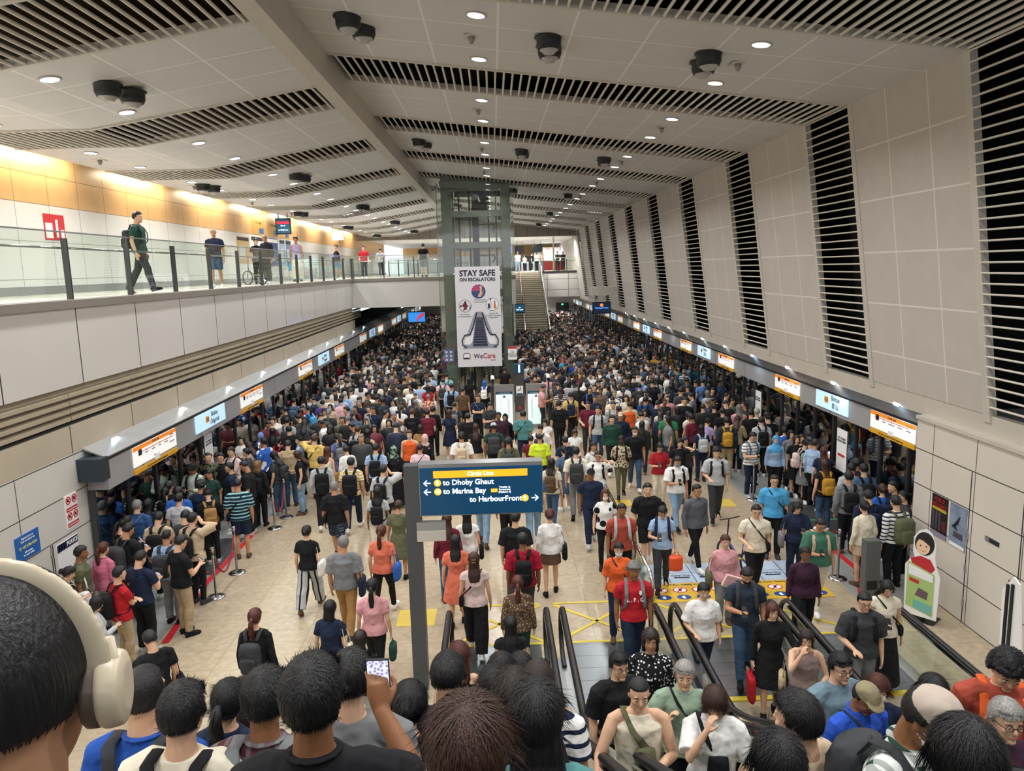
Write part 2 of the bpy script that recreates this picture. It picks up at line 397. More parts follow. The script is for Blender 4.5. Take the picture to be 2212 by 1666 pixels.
# ---------------------------------------------------------------- platform screen doors
def psd(side):
    s = -1 if side == 'left' else 1
    xf_, xg, xw = (-7.1, -7.42, -7.55) if s < 0 else (7.98, 8.12, 7.8)
    ztop, zbot = (2.78, 2.2) if s < 0 else (2.88, 2.36)
    ys = 13.2 if s < 0 else 12.95
    per, yd0 = (6.2, 14.15) if s < 0 else (5.42, 13.62)
    zs = 2.98 if s < 0 else 3.2
    root = empty('platform_screen_doors', (xg, ys, 0), 0, 'long wall of glass platform doors under a steel header along the %s side' % side, 'platform doors')
    rel = lambda mb: mb.xf(Matrix.Translation((-xg, -ys, 0)))
    h = MB(); xb = xf_ + s * .38
    h.box((min(xf_, xb), ys, zbot), (max(xf_, xb), 75.8, ztop)); rel(h).build('header', M_hdr, root)
    h = MB(); h.prism([(xw, ys, zs), (xf_, ys, ztop + .0), (xf_, ys, ztop + .03), (xw, ys, zs + .03)], (0, 75.8 - ys, 0)); rel(h).build('sloped_cover', M_steel, root)
    h = MB(); h.box((min(xf_, xf_ - s * .012), ys, ztop - .035), (max(xf_, xf_ - s * .012), 75.8, ztop + .012)); rel(h).build('black_line', M_black, root)  # black strip along the top edge of the header
    m = MB(); g = MB(); y = ys
    m.box((xg - .03, ys, 0), (xg + .03, 75.8, .12))
    while y < 75.8:
        m.box((xg - .05, y - .035, 0), (xg + .05, y + .035, zbot)); g.box((xg - .008, y + .035, .12), (xg + .008, min(y + per / 5 - .035, 75.8), zbot)); y += per / 5
    rel(m).build('mullions', M_steeld, root); rel(g).build('glazing', M_glassd, root)
    if s < 0:
        e = MB(); e.box((-7.5, 12.95, 2.42), (-7.06, 13.22, 2.83)); rel(e).build('end_cap', mat('end_cap_blue', '25343F', .5), root)
    T = lambda y, z: frame((xf_ - s * .02 - xg, y - ys, z), (0, -s * -1 if s < 0 else -1, 0), (0, 0, 1)) 
    right = Vector((0, 1, 0)) if s < 0 else Vector((0, -1, 0))
    def P(y, z, off=.02): return frame((xf_ - s * off - xg, y - ys, z), right, (0, 0, 1))
    zc = (ztop + zbot) / 2
    i = 0; y = yd0
    while y < 74:
        near = y < 36
        w_ = 1.95 if s < 0 else 1.7
        sg = MB(); a = xf_ - s * .002; bb = xf_ - s * .02
        sg.box((min(a, bb), y, zc - .15), (max(a, bb), y + w_, ztop - .05)); sign = rel(sg).build('line_map_panel', M_gloww, root)
        o_ = MB(); a = xf_ - s * .02; bb = xf_ - s * .024; o_.box((min(a, bb), y, ztop - .13), (max(a, bb), y + w_, ztop - .05)); rel(o_).build('orange_band', M_orange, sign)
        o_ = MB(); a = xf_ - s * .0; bb = xf_ - s * .03; o_.box((min(a, bb), y, zbot - .0), (max(a, bb), y + w_, zbot + .09)); rel(o_).build('yellow_strip', mat('strip_yellow', 'E3A81F', .4), sign)
        o_ = MB(); a = xf_ - s * .0; bb = xf_ - s * .05; o_.box((min(a, bb), y + w_ * .5 - .08, zbot + .09), (max(a, bb), y + w_ * .5 + .08, zbot + .19)); rel(o_).build('sensor', M_wht, sign)
        if near:
            mid = y + w_ / 2
            l = MB(); zl = zc + .1
            q0, q1 = xf_ - s * .021, xf_ - s * .024
            l.box((min(q0, q1), y + .28, zl - .006), (max(q0, q1), y + w_ - .15, zl + .006)); rel(l).build('route_line', M_inkr, sign)
            l = MB()
            sgn = 1 if s < 0 else -1
            yb = y + .28 if s < 0 else y + w_ - .28
            l.box((min(q0, q1), yb - .07, zl - .06), (max(q0, q1), yb + .07, zl + .06)); rel(l).build('station_box', M_ink, sign)
            text('Circle Line', .07, M_ink, sign, P(mid, ztop - .09, .026))
            text('Platform %s' % ('8' if s < 0 else '1'), .055, M_ink, sign, P(mid, zc - .1, .023))
            for q, tx in enumerate(('Caldecott', 'Serangoon', 'Bartley', 'Promenade') if s < 0 else ('Caldecott', 'Botanic Gardens', 'Buona Vista', 'Kent Ridge')):
                d = (-w_ / 2 + .55 + q * .3) * (1 if s < 0 else -1)
                text(tx, .035, M_ink, sign, P(mid + d, zl - .05, .023))
                dt = MB(); dt.ell((xf_ - s * .023, mid + d, zl), (.004, .018, .018), nu=8, nv=6); rel(dt).build('station_dot', M_inkr, sign)
            text('HarbourFront' if s > 0 else 'Marina Bay', .04, M_ink, sign, P(mid + right.y * (w_ / 2 - .22), zl + .05, .023))
            if s < 0: text('Dhoby Ghaut', .04, M_ink, sign, P(mid + right.y * (w_ / 2 - .22), zl - .1, .023))
            text('Do not lean on doors   Mind the platform gap', .05, M_ink, sign, P(mid, zbot + .045, .032))
        # station name light box, beside every other door
        if i % 2 == 0:
            y2 = y + (3.05 if s < 0 else 2.72); w2 = 1.9 if s < 0 else 1.68
            lb = MB(); a = xf_ - s * .0; bb = xf_ - s * .025; lb.box((min(a, bb), y2, zc - .17), (max(a, bb), y2 + w2, ztop - .04)); bx = rel(lb).build('station_name_box', M_glowb, root)
            c2 = y2 + w2 / 2; cd = MB(); off = -.25 * right.y
            q0, q1 = xf_ - s * .026, xf_ - s * .03
            cd.box((min(q0, q1), c2 + off - .1, zc - .02), (max(q0, q1), c2 + off + .1, zc + .13)); rel(cd).build('station_code', mat('code_orange', 'EFA11F', .5), bx)
            text('CC15', .08, M_ink, bx, P(c2 + off, zc + .055, .032))
            text('Bishan', .17, M_ink, bx, P(c2 + .22 * right.y, zc + .13, .03))
            text('பீஷான்' if s < 0 else '碧 山', .15, M_ink, bx, P(c2 + .22 * right.y, zc - .05, .03))
        y += per; i += 1
    # door notice posters stuck on the glass
    for k, yy in enumerate((18.4, 37.0) if s < 0 else (16.6, 22.2)):
        n = MB(); n.box((xg - s * .02 - .004, yy, 1.05), (xg - s * .02 + .004, yy + .5, 2.05))
        po = n.build('notice_poster', M_wht); tag(po, 'white notice on the %s glass platform doors, %s' % (side, 'the nearer one' if k == 0 else 'the farther one'), 'poster')
        text('LET OTHERS\nALIGHT FIRST', .07, M_ink, po, frame((xg - s * .03, yy + .25, 1.8), right, (0, 0, 1)))
        r_ = MB(); r_.box((xg - s * .026 - .002, yy + .08, 1.4), (xg - s * .026 + .002, yy + .42, 1.46)); r_.build('red_bar', M_inkr, po)
    # cool lamps that wash the steel cover
    for k in range(11 if s < 0 else 12):
        yy = ys + 1.0 + per / 2 * k
        if yy > 45: break
        lo = empty('cover_lamp', (xw - s * .05, yy, zs - .04), 0, None, 'lamp')
        la = bpy.data.lights.new('cover_light', 'AREA'); la.energy = 5 if k % 2 else 4; la.size = .22; la.color = (.55, .8, 1) if k % 3 == 0 else (1, .98, .95)
        l = bpy.data.objects.new('cover_light', la); COL.objects.link(l); l.parent = lo
        l.location = (-s * .05, 0, .0)
        d = Vector((.12, 0, -.18)) if s < 0 else Vector((.22, 0, -.14)); l.rotation_euler = d.to_track_quat('-Z', 'Y').to_euler()
        bk = MB(); bk.box((-.02, -.12, .01), (.02, .12, .03)); bk.build('lamp_strip', M_steeld, lo)
        tag(lo, 'slim lamp over the steel door header, %s from the near end of the %s doors' % (ORD[k], side))
        lo['group'] = 'lamps over the %s door header' % side
    return root
psd('left'); psd('right')

# ---------------------------------------------------------------- balustrades
def balustrade(name_lbl, p0, p1, n, z=5.65, hp=1.06, first=0, extra=0.0):
    """glass balustrade with n+1 posts from p0 to p1"""
    p0 = Vector((p0[0], p0[1], z)); p1 = Vector((p1[0], p1[1], z)); d = p1 - p0; L = d.length; u = d / L
    root = empty('balustrade', tuple(p0), 0, name_lbl, 'balustrade')
    g = MB(); rl = MB(); hr = MB()
    nrm = Vector((-u.y, u.x, 0))
    def bx(mb, a, b, wd, z0, z1):
        mb.prism([a - nrm * wd + Vector((0, 0, z0)), b - nrm * wd + Vector((0, 0, z0)), b + nrm * wd + Vector((0, 0, z0)), a + nrm * wd + Vector((0, 0, z0))], (0, 0, z1 - z0))
    for i in range(n):
        a = u * (L * i / n + .03); b = u * (L * (i + 1) / n - .03)
        bx(g, a, b, .008, .03, hp + .1)
    g.build('glass_pane', M_glass, root)
    for i in range(n + 1):
        a = u * (L * i / n)
        m = MB(); bx(m, a - u * .022, a + u * .022, .05, 0, hp); m.build('post', M_steeld, root)
    bx(rl, u * 0, u * L, .014, hp + .1, hp + .125); rl.build('top_rail', M_steel, root)
    side = nrm * -.11 if nrm.x > 0 else nrm * .11
    hr.tube([side + Vector((0, 0, hp - .16)), side + u * L + Vector((0, 0, hp - .16))], .022, 8); hr.build('handrail', M_chrome, root, True)
    return root
balustrade('long glass balustrade with steel posts along the left balcony edge', (-7.5, 2.35), (-7.5, 39.9), 17)
balustrade('glass balustrade crossing the bridge behind the lift', (-7.4, 39.9), (-2.6, 39.9), 3)
balustrade('glass balustrade on the upper floor right of the long stair', (4.5, 67.0), (7.6, 67.0), 3)
balustrade('far glass balustrade on the upper floor behind the bridge', (-7.2, 52), (-1.0, 50), 9)
# ================================================================ ceiling lamps
def lamp_disc(label, x, y, z, power, warm=False, group=None, slope=0.0):
    e = empty('ceiling_downlight', (x, y, z), 0, label, 'ceiling light', group)
    e.rotation_euler = (0, slope, 0)
    if 'rim' not in LAMPC:
        m = MB(); m.lathe((0, 0, 0), [(.155, 0), (.165, -.012), (.135, -.022), (.13, -.004)], 20); LAMPC['rim'] = m.mesh('rim', True); LAMPC['rim'].materials.append(M_trim)
        m = MB(); m.lathe((0, 0, -.015), [(.13, .008), (.13, 0)], 20); LAMPC['lens'] = m.mesh('lens'); LAMPC['lens'].materials.append(M_light)
    for n_ in ('rim', 'lens'):
        o = bpy.data.objects.new(n_, LAMPC[n_]); COL.objects.link(o); o.parent = e
    if power:
        k = ('L', power, warm)
        if k not in LAMPC:
            la = bpy.data.lights.new('downlight_beam', 'AREA'); la.shape = 'DISK'; la.size = .34; la.energy = power; la.spread = 2.6
            la.color = (1, .93, .84) if warm else (1, .985, .965); LAMPC[k] = la
        l = bpy.data.objects.new('downlight_beam', LAMPC[k]); COL.objects.link(l); l.parent = e; l.location = (0, 0, -.05)
    return e
LAMPC = {}
BAY = ['very nearest', 'nearest', 'second', 'third', 'fourth', 'fifth', 'sixth', 'seventh', 'eighth', 'ninth', 'tenth']
rows = [('in the middle row of the main ceiling', lambda: 0, -.15, rceil, .115), ('in the right row of the main ceiling', lambda: 0, 4.2, rceil, .115),
        ('in the sloping left ceiling', lambda: 0, -6.6, lceil, -.163), ('over the balcony', lambda: 0, -9.05, lceil, 0)]
for rn, _, x, fz, sl in rows:
    for k in range(-2, 9):
        for j, dy in enumerate((.72, 3.1)):
            y = 11.2 + PER * k + dy
            if y > YEND - 1 or y < 0: continue
            if k < 0: lab = 'round recessed downlight %s, %s of the camera bay' % (rn, 'front' if j else 'back')
            lab = 'round downlight %s, %s lamp of the %s bay' % (rn.replace('main ', ''), 'nearer' if j == 0 else 'farther', BAY[k + 2])
            pw = LAMP_W * (1.0 if k < 1 else 1.0)
            lamp_disc(lab, x, y, fz(x) - .0, pw if (j == 0 or k < 3) else (0 if k > 5 else pw), group='recessed downlights ' + rn, slope=sl)
# far upper hall lamps, the last ones added to brighten the far wall
for i, (x, y) in enumerate([(2.2, 72), (5.0, 72), (0, 78), (4, 80), (-4, 74), (-8, 74), (6.6, 86), (1.5, 86), (2.5, 65), (5.8, 65), (-1, 66), (-7, 66)]):
    lamp_disc('round lamp in the low ceiling of the far upper hall', x, y, 8.74, 230, group='lamps in the far upper hall ceiling')
# lamps under the upper floor at the far end
for i, y in enumerate((46, 54, 62, 70)):
    lamp_disc('round lamp under the upper floor above the far crowd', -5.2, y, 4.08 if y < 67 else 3.34, 60, group='lamps under the upper floor')
lamp_disc('round lamp under the upper floor near the right end wall', 6.2, 71, 3.34, 260)  # lamp added to brighten the white end wall
lamp_disc('round lamp under the upper floor behind the far stair', 3.0, 73, 3.34, 200)  # another added lamp, lifts the light below the upper floor
# warm cove over the wooden wall
for k in range(-3, 12):
    y0 = 11.3 + PER * k; y = y0 + 1.9
    e = empty('cove_lamp', (-10.6, y, 9.12), 0, 'warm hidden strip lamp washing the wooden wall, %s strip from the camera' % ORD[k + 3], 'cove light', 'warm cove strips')
    m = MB(); m.box((-.05, -1.75, 0), (.05, 1.75, .05)); m.build('housing', M_steeld, e)
    la = bpy.data.lights.new('cove_beam', 'AREA'); la.shape = 'RECTANGLE'; la.size = 3.3; la.size_y = .08; la.energy = COVE_W; la.color = (1, .83, .58)
    l = bpy.data.objects.new('cove_beam', la); COL.objects.link(l); l.parent = e; l.location = (-.07, 0, -.01)
    l.rotation_euler = Vector((-.7, 0, -.75)).to_track_quat('-Z', 'X').to_euler()
    l.matrix_local = Matrix.Translation((-.07, 0, -.02)) @ frame((0, 0, 0), (0, 1, 0), Vector((0, 1, 0)).cross(Vector((.7, 0, .75))) * -1)
# black twin lanterns
TW = [(-2.2, 'left'), (1.0, 'middle'), (3.6, 'right'), (-6.1, 'sloping left ceiling'), (-9.0, 'flat balcony ceiling')]
def twin(label, x, y, z, grp):
    e = empty('twin_ceiling_lantern', (x, y, z), 0, label, 'ceiling lantern', grp)
    if 'hood' not in LAMPC:
        m = MB(); m.lathe((0, 0, 0), [(.235, .0), (.235, -.015), (.2, -.03), (.2, -.13), (.17, -.2), (.15, -.2), (.15, -.05)], 20); LAMPC['hood'] = m.mesh('hood', True); LAMPC['hood'].materials.append(M_black)
        m = MB(); m.lathe((0, 0, -.13), [(.148, 0), (.15, -.075), (.11, -.10), (.09, -.13), (.03, -.135)], 18); LAMPC['bowl'] = m.mesh('glass_bowl', True); LAMPC['bowl'].materials.append(mat('lantern_bowl', 'A9A6A0', .25))
    for i, (dx, dy) in enumerate(((0, -.22), (.05 if x > 0 else .16, .27))):
        h = bpy.data.objects.new('hood', LAMPC['hood']); COL.objects.link(h); h.parent = e; h.location = (dx, dy, 0)
        g = bpy.data.objects.new('glass_bowl', LAMPC['bowl']); COL.objects.link(g); g.parent = h
for k in range(-1, 9, 2):
    y = 11.2 + PER * k + 1.75 + (-.2 if k < 0 else 0) if k >= 0 else 12.9
    kk = 0 if k < 0 else k
    y = 12.85 + PER * (k + 1) 
    for x, nm in TW:
        if y > YEND - 2: continue
        z = rceil(x) if x > -3.2 else lceil(x)
        if x == 1.0 and k > 0 and False: continue
        twin('black twin ceiling lantern in the %s row, %s from the camera' % (nm, ORD[(k + 1) // 2]), x, y, z, 'black twin lanterns of the %s row' % nm)
# sprinkler heads / detectors
for x, nm in ((-.25, 'middle'), (4.2, 'right'), (-9.4, 'balcony')):
    for k in range(0, 5):
        y = 13.0 + PER * k; z = rceil(x) if x > -3 else 8.83
        e = empty('smoke_detector', (x, y, z), 0, 'small smoke detector on a square plate, %s row, %s from the camera' % (nm, ORD[k]), 'smoke detector', 'smoke detectors, %s row' % nm)
        m = MB(); m.box((-.13, -.13, -.012), (.13, .13, 0)); m.build('plate', M_trim, e)
        m = MB(); m.lathe((0, 0, -.012), [(.055, 0), (.055, -.05), (.04, -.08), (.03, -.11)], 12); m.build('sensor_head', mat('sensor_grey', '8E8B86', .5), e, True)

# ================================================================ lift tower
lx0, lx1, ly0, ly1, lz = -2.42, .95, 33.0, 36.6, 9.75
M_liftc = mat('lift_column', '6B7169', .35, .4, noise=.08)
M_liftd = mat('lift_dark', '2A2D2D', .4, .4)
lift = empty('glass_lift_tower', (lx0, ly0, 0), 0, 'tall glass and steel lift tower rising from the platform to the ceiling', 'lift')
R0 = Matrix.Translation((-lx0, -ly0, 0))
for (a, b_) in (((-2.2, 33.15), (-1.75, 33.6)), ((.42, 33.15), (.8, 33.6)), ((-2.2, 36.0), (-1.8, 36.4)), ((.42, 36.0), (.8, 36.4))):
    m = MB(); m.box((a[0], a[1], 0), (b_[0], b_[1], lz + .4)); m.xf(R0).build('column', M_liftc, lift)
for z in (.12, 4.9, 7.05, 8.4, 9.6):
    m = MB(); h = .13 if z < 9 else .22
    for y in (33.2, 36.1): m.box((-1.75, y, z - h), (.42, y + .2, z + h))
    m.box((-2.15, 33.6, z - h), (-1.95, 36.0, z + h)); m.box((.5, 33.6, z - h), (.7, 36.0, z + h)); m.xf(R0).build('ring_beam', M_liftc if z > 1 else M_liftd, lift)
m = MB()
for x in (-1.45, -.15): m.box((x - .035, 33.7, 0), (x + .035, 33.8, lz))
for x in (-1.05, .2): m.box((x - .035, 35.6, 0), (x + .035, 35.7, lz))
m.xf(R0).build('guide_rails', M_liftd, lift)
m = MB(); m.box((-.92, 35.2, 0), (-.62, 35.6, 9.4)); m.box((-.85, 34.6, 8.6), (-.2, 35.2, 9.0)); m.tube([(-.35, 34.7, 9.25), (-.35, 35.1, 9.25)], .22, 14)
for z in (8.0, 6.6, 5.2, 3.8): m.box((-.9, 34.9, z), (.1, 35.0, z + .05)); m.tube([(.0, 34.95, z - .3), (.12, 34.95, z - .1), (.0, 34.95, z + .05)], .03, 6)
m.xf(R0).build('hoist_gear', M_liftd, lift)
m = MB()
for i in range(7): m.box((-1.6 + i * .16, 33.5, .2), (-1.56 + i * .16, 33.56, 1.7))
m.tube([(-.45 + .22 * cos(t * pi / 8), 33.5, .95 + .3 * sin(t * pi / 8)) for t in range(17)], .02, 6); m.box((.2, 33.5, 0), (.26, 33.56, 1.9)); m.box((-1.7, 33.5, 1.68), (.3, 33.56, 1.74))
m.xf(R0).build('safety_bars', M_liftd, lift)
for nm, q in (('front', ((lx0, ly0, .1), (lx1, ly0 + .02, lz))), ('left', ((lx0, ly0, .1), (lx0 + .02, ly1, lz))), ('right', ((lx1 - .02, ly0, .1), (lx1, ly1, lz))), ('back', ((lx0, ly1 - .02, .1), (lx1, ly1, lz)))):
    m = MB(); m.box(*q); m.xf(R0).build('glass_wall', glass_mat('lift_glass', (.95, .97, .955), .05), lift)
m = MB()
for x in (-1.72, .38):
    for z in (1, 2.2, 3.4, 4.6, 5.8, 7.3, 8.7, 9.4): m.ell((x, 33.1, z), .05, nu=8, nv=6)
m.xf(R0).build('glass_clamps', M_chrome, lift)
m = MB(); m.box((lx0, ly0, 0), (lx1, ly1, .12)); m.xf(R0).build('plinth', M_liftd, lift)
# poster on the lift
po = empty('hanging_poster', (-.71, 32.975, 1.68), 0, 'big white STAY SAFE ON ESCALATORS banner hanging on the lift tower', 'banner')
m = MB(); m.box((-.99, -.02, 0), (.99, .02, 4.43)); m.build('banner_sheet', mat('banner_white', 'DDDDE3', .5), po)
PF = lambda x, z, d=.024: frame((x, -d, z), (1, 0, 0), (0, 0, 1))
navy = mat('banner_navy', '2B2E45', .5)
text('STAY SAFE', .36, navy, po, PF(0, 4.13), bold=.012, sx=.93)
text('ON ESCALATORS', .205, navy, po, PF(0, 3.86), bold=.007, sx=.98)
def disc(c, r, m_, par, d, name='disc', n=28):
    q = MB(); q.prism([(c[0] + r * cos(2 * pi * i / n), -d, c[1] + r * sin(2 * pi * i / n)) for i in range(n)], (0, .002, 0)); return q.build(name, m_, par)
def poly(pts, m_, par, d, name='printed_shape'):
    q = MB(); q.prism([(x, -d, z) for x, z in pts], (0, .0015, 0)); return q.build(name, m_, par)
def ringpic(cx, cz, r, bg, name):
    a = disc((cx, cz), r, navy, po, .024, name); a2 = disc((cx, cz), r * .94, mat('pic_' + bg, bg, .6), a, .027, 'picture'); return a2
pc = ringpic(.03, 3.34, .31, '2F4F86', 'handrail_picture')
n_ = 14
poly([(.03 - .28, 3.36)] + [(.03 - .28 * cos(i * pi / n_ * .55), 3.36 + .28 * sin(i * pi / n_ * .55)) for i in range(n_)] + [(.05, 3.36)], mat('pic_pink', 'C6407E', .6), pc, .03)
poly([(.08, 3.6), (.2, 3.58), (.17, 3.4), (.2, 3.25), (.12, 3.1), (-.02, 3.1), (.02, 3.2), (.09, 3.3)], mat('pic_skin', 'E3B18E', .6), pc, .034)
poly([(.2, 3.5), (.28, 3.4), (.25, 3.2), (.14, 3.08), (.2, 3.25)], mat('pic_grey', '6E7078', .6), pc, .032)
pr = ringpic(-.58, 2.72, .28, 'D9D9DE', 'running_picture')
poly([(-.6, 2.9), (-.54, 2.93), (-.5, 2.78), (-.44, 2.72), (-.5, 2.66), (-.52, 2.56), (-.6, 2.54), (-.7, 2.5), (-.62, 2.64), (-.72, 2.72)], mat('pic_maroon', '6E2430', .6), pr, .03)
poly([(-.82, 2.74), (-.72, 2.76), (-.74, 2.68), (-.82, 2.66)], navy, pr, .03); disc((-.57, 2.9), .035, navy, pr, .033, 'head')
poly([(-.42, 2.55), (-.32, 2.78), (-.34, 2.6), (-.4, 2.5)], mat('pic_grey', '6E7078', .6), pr, .031)
pl = ringpic(.62, 2.76, .28, 'ECECEF', 'luggage_picture')
poly([(.52, 2.96), (.58, 2.96), (.62, 2.84), (.6, 2.58), (.54, 2.58), (.52, 2.7)], mat('pic_white', 'CFD0D8', .6), pl, .03)
poly([(.42, 2.78), (.5, 2.82), (.54, 2.62), (.44, 2.56)], navy, pl, .032); disc((.55, 2.99), .035, navy, pl, .033, 'head')
poly([(.7, 2.84), (.76, 2.84), (.8, 2.58), (.68, 2.58)], mat('pic_orange', 'C77A4B', .6), pl, .03); disc((.73, 2.88), .03, navy, pl, .033, 'head')
text('Hold on firmly\nto the handrail', .09, navy, po, PF(.08, 2.93)); text('Do not run\non the escalator', .09, navy, po, PF(-.6, 2.3)); text("Use the lift\nif you're carrying\nbulky items", .09, navy, po, PF(.66, 2.27))
grey1 = mat('print_grey', '9B9BA8', .6); grey2 = mat('print_lilac', '6D6784', .6); lt = mat('print_light', 'EDEDF2', .6)
ep = poly([(-.72, .82), (-.55, 1.4), (-.22, 2.3), (-.1, 2.45), (.16, 2.45), (.3, 2.3), (.62, 1.4), (.8, .82)], grey1, po, .024, 'escalator_picture')
poly([(-.3, .9), (-.1, 2.2), (.18, 2.2), (.38, .9)], navy, ep, .028, 'picture_steps')
for i in range(16):
    t = i / 16; z = .9 + 1.28 * (1 - (1 - t) ** 1.6) ; hw = .33 - .2 * (z - .9) / 1.3
    poly([(.04 - hw, z), (.04 + hw, z), (.04 + hw, z + .012 + .02 * (1 - t)), (.04 - hw, z + .012 + .02 * (1 - t))], grey2, ep, .031, 'step_line')
for s_ in (-1, 1):
    cx = .04
    q = MB(); q.tube([(cx + s_ * .12, -.034, 2.42), (cx + s_ * .3, -.034, 1.75), (cx + s_ * .44, -.034, 1.45), (cx + s_ * .68, -.034, 1.42), (cx + s_ * .8, -.034, 1.2), (cx + s_ * .78, -.034, .98), (cx + s_ * .6, -.034, .86)], .028, 6); q.build('picture_rail', navy, ep)
    poly([(cx + s_ * .14, 2.3), (cx + s_ * .44, 1.4), (cx + s_ * .66, 1.32), (cx + s_ * .7, 1.0), (cx + s_ * .46, 1.0), (cx + s_ * .36, 1.1)][::s_], lt, ep, .027, 'picture_side')
text('We', .3, navy, po, PF(-.07, .46), sx=.9, bold=.004); text('Care', .33, mat('care_red', 'B5323F', .5), po, PF(.42, .47), sx=.85, bold=.004); text('SMRT', .1, mat('care_red', 'B5323F', .5), po, PF(.6, .27))
# plain train emblem left of the words (stand-in with a face-free front)
tr = poly([(-.74, .34), (-.74, .55), (-.68, .62), (-.48, .62), (-.42, .55), (-.42, .34)], navy, po, .024, 'train_emblem'); poly([(-.71, .42), (-.71, .56), (-.66, .59), (-.5, .59), (-.45, .56), (-.45, .42)], lt, tr, .028); poly([(-.5, .42), (-.42, .42), (-.46, .33)], mat('code_orange', 'EFA11F', .5), tr, .03)
for dx in (-.16, -.04, .08, .2): poly([(dx, 4.42), (dx + .03, 4.42), (dx + .03, 4.41), (dx, 4.41)], grey1, po, .024, 'eyelet')
# notices on the lift columns
m = MB(); m.box((-2.32, 33.1 - .02, 1.9), (-1.86, 33.12, 2.48)); o = m.build('lift_notice', mat('notice_violet', '6C79AE', .5)); tag(o, 'violet pictogram notice on the left column of the lift tower', 'notice')
for i in range(3):
    for j in range(2): text('■', .13, M_wht, o, frame((-2.2 + j * .2, 33.07, 2.0 + i * .17), (1, 0, 0), (0, 0, 1)))
m = MB(); m.box((.55, 32.95, 1.95), (.95, 32.97, 2.55)); o = m.build('lift_notice', M_wht); tag(o, 'white and pink notice on the right column of the lift tower', 'notice')
m = MB(); m.box((.55, 32.94, 2.45), (.95, 32.95, 2.55)); m.build('notice_header', M_inkr, o); text('NO\nFOOD OR\nDRINKS', .09, M_ink, o, frame((.75, 32.94, 2.2), (1, 0, 0), (0, 0, 1)))

# ================================================================ information pylon with two map boards
py = empty('information_pylon', (.86, 27.6, 0), 0, 'slim grey information pylon with a lit letter i on top', 'pylon')
m = MB(); m.box((-.18, -.1, 0), (.18, .12, 2.1)); m.build('shaft', mat('pylon_grey', '4C4C50', .4, .3), py)
m = MB(); m.box((-.19, -.12, 2.1), (.19, .13, 2.44)); hd = m.build('blue_head', M_blue, py)
M_glow = mat('letter_glow', 'FFFFFF', emit=2.0)
text('i', .42, M_glow, hd, frame((0, -.125, 2.27), (1, 0, 0), (0, 0, 1)), bold=.012)
m = MB(); m.box((-.13, -.115, 1.25), (.13, -.1, 1.62)); cc = m.build('camera_notice', M_wht, py); m = MB(); m.box((-.12, -.12, 1.26), (.12, -.115, 1.34)); m.build('notice_foot', M_blue, cc)
q = MB(); q.tube([(.04, -.122, 1.58), (.04, -.122, 1.5), (-.07, -.122, 1.44)], .014, 6); q.build('camera_icon', M_blue, cc)
q = MB(); q.tube([(0, -.1, .78), (0, -.13, .78)], .06, 16); q.build('alarm_button', M_inkr, py)
q = MB(); q.box((-.17, -.2, 0), (.17, -.1, .62)); q.build('equipment_box', M_steel, py)
for nm, xc, ar in (('left', .27, '←'), ('right', 1.47, '→')):
    b = empty('map_board', (xc, 27.5, 0), 0, 'lit route map board on the %s side of the information pylon' % nm, 'map board')
    m = MB(); m.box((-.38, -.06, 0), (.38, .08, 1.68)); m.build('case', M_steel, b)
    m = MB(); m.box((-.31, -.07, .16), (.31, -.06, 1.32)); mp = m.build('lit_map', mat('map_glow', 'CFE9E4', emit=.75), b)
    m = MB(); m.box((-.31, -.072, 1.32), (.31, -.06, 1.42)); hb = m.build('blue_header', M_blue, b)
    text(ar + ' to HarbourFront' if nm == 'right' else ar + ' to Dhoby Ghaut', .06, M_wht, hb, frame((0, -.076, 1.37), (1, 0, 0), (0, 0, 1)))
    q = MB(); s_ = 1 if nm == 'left' else -1
    pts = [(-.02 * s_, 1.24), (.1 * s_, 1.2), (.17 * s_, 1.1), (.17 * s_, .45), (.12 * s_, .36)]
    q.tube([(x, -.075, z) for x, z in pts], .004, 4)
    for i in range(14): q.box((.15 * s_ - .03, -.076, .45 + i * .05), (.15 * s_ + .03, -.074, .458 + i * .05))
    for i in range(9): q.box((-.14 * s_ - .03, -.076, .6 + i * .06), (-.14 * s_ + .03, -.074, .606 + i * .06))
    q.box((-.04, -.077, 1.2), (.04, -.072, 1.27)); q.build('route_diagram', M_ink, mp)
for nm, x, y in (('left', -.15, 27.9), ('right', 1.98, 27.9)):
    e = empty('security_camera', (x, y, 0), 0, 'white tube security camera on a thin pole beside the %s map board' % nm, 'camera')
    m = MB(); m.box((-.03, -.03, 0), (.03, .03, 1.75)); m.build('pole', M_steeld, e)
    m = MB(); m.tube([(0, .25, 1.9), (.0, -.02, 1.8)], .07, 12); m.build('camera_tube', M_wht, e, True)
    m = MB(); m.tube([(0, -.02, 1.8), (0, -.06, 1.785)], .065, 12); m.build('camera_lens', M_black, e)

# ================================================================ direction sign in front
sg = empty('direction_sign', (-1.2, 10.03, 0), 0, 'blue Circle Line direction sign on a grey pole in the middle foreground', 'sign')
m = MB(); m.box((-.12, -.1, 0), (.09, .1, 3.34)); m.build('pole', mat('pole_grey', '5A5D61', .4, .4), sg)
m = MB(); m.box((.09, -.11, 2.62), (1.8, .11, 3.36)); bd = m.build('sign_box', M_steel, sg)
m = MB(); m.box((.1, -.118, 2.635), (1.79, -.11, 3.31)); fc = m.build('sign_face', mat('sign_face_blue', '0F4468', .3, emit=.25), sg)
SF = lambda x, z, d=.122: frame((x, -d, z), (1, 0, 0), (0, 0, 1))
m = MB(); m.box((.29, -.122, 3.165), (1.59, -.118, 3.265)); bn = m.build('yellow_band', mat('band_yellow', 'F5A11D', emit=1.0), sg)
text('Circle Line', .082, M_glow, bn, SF(.94, 3.215, .126), bold=.001)
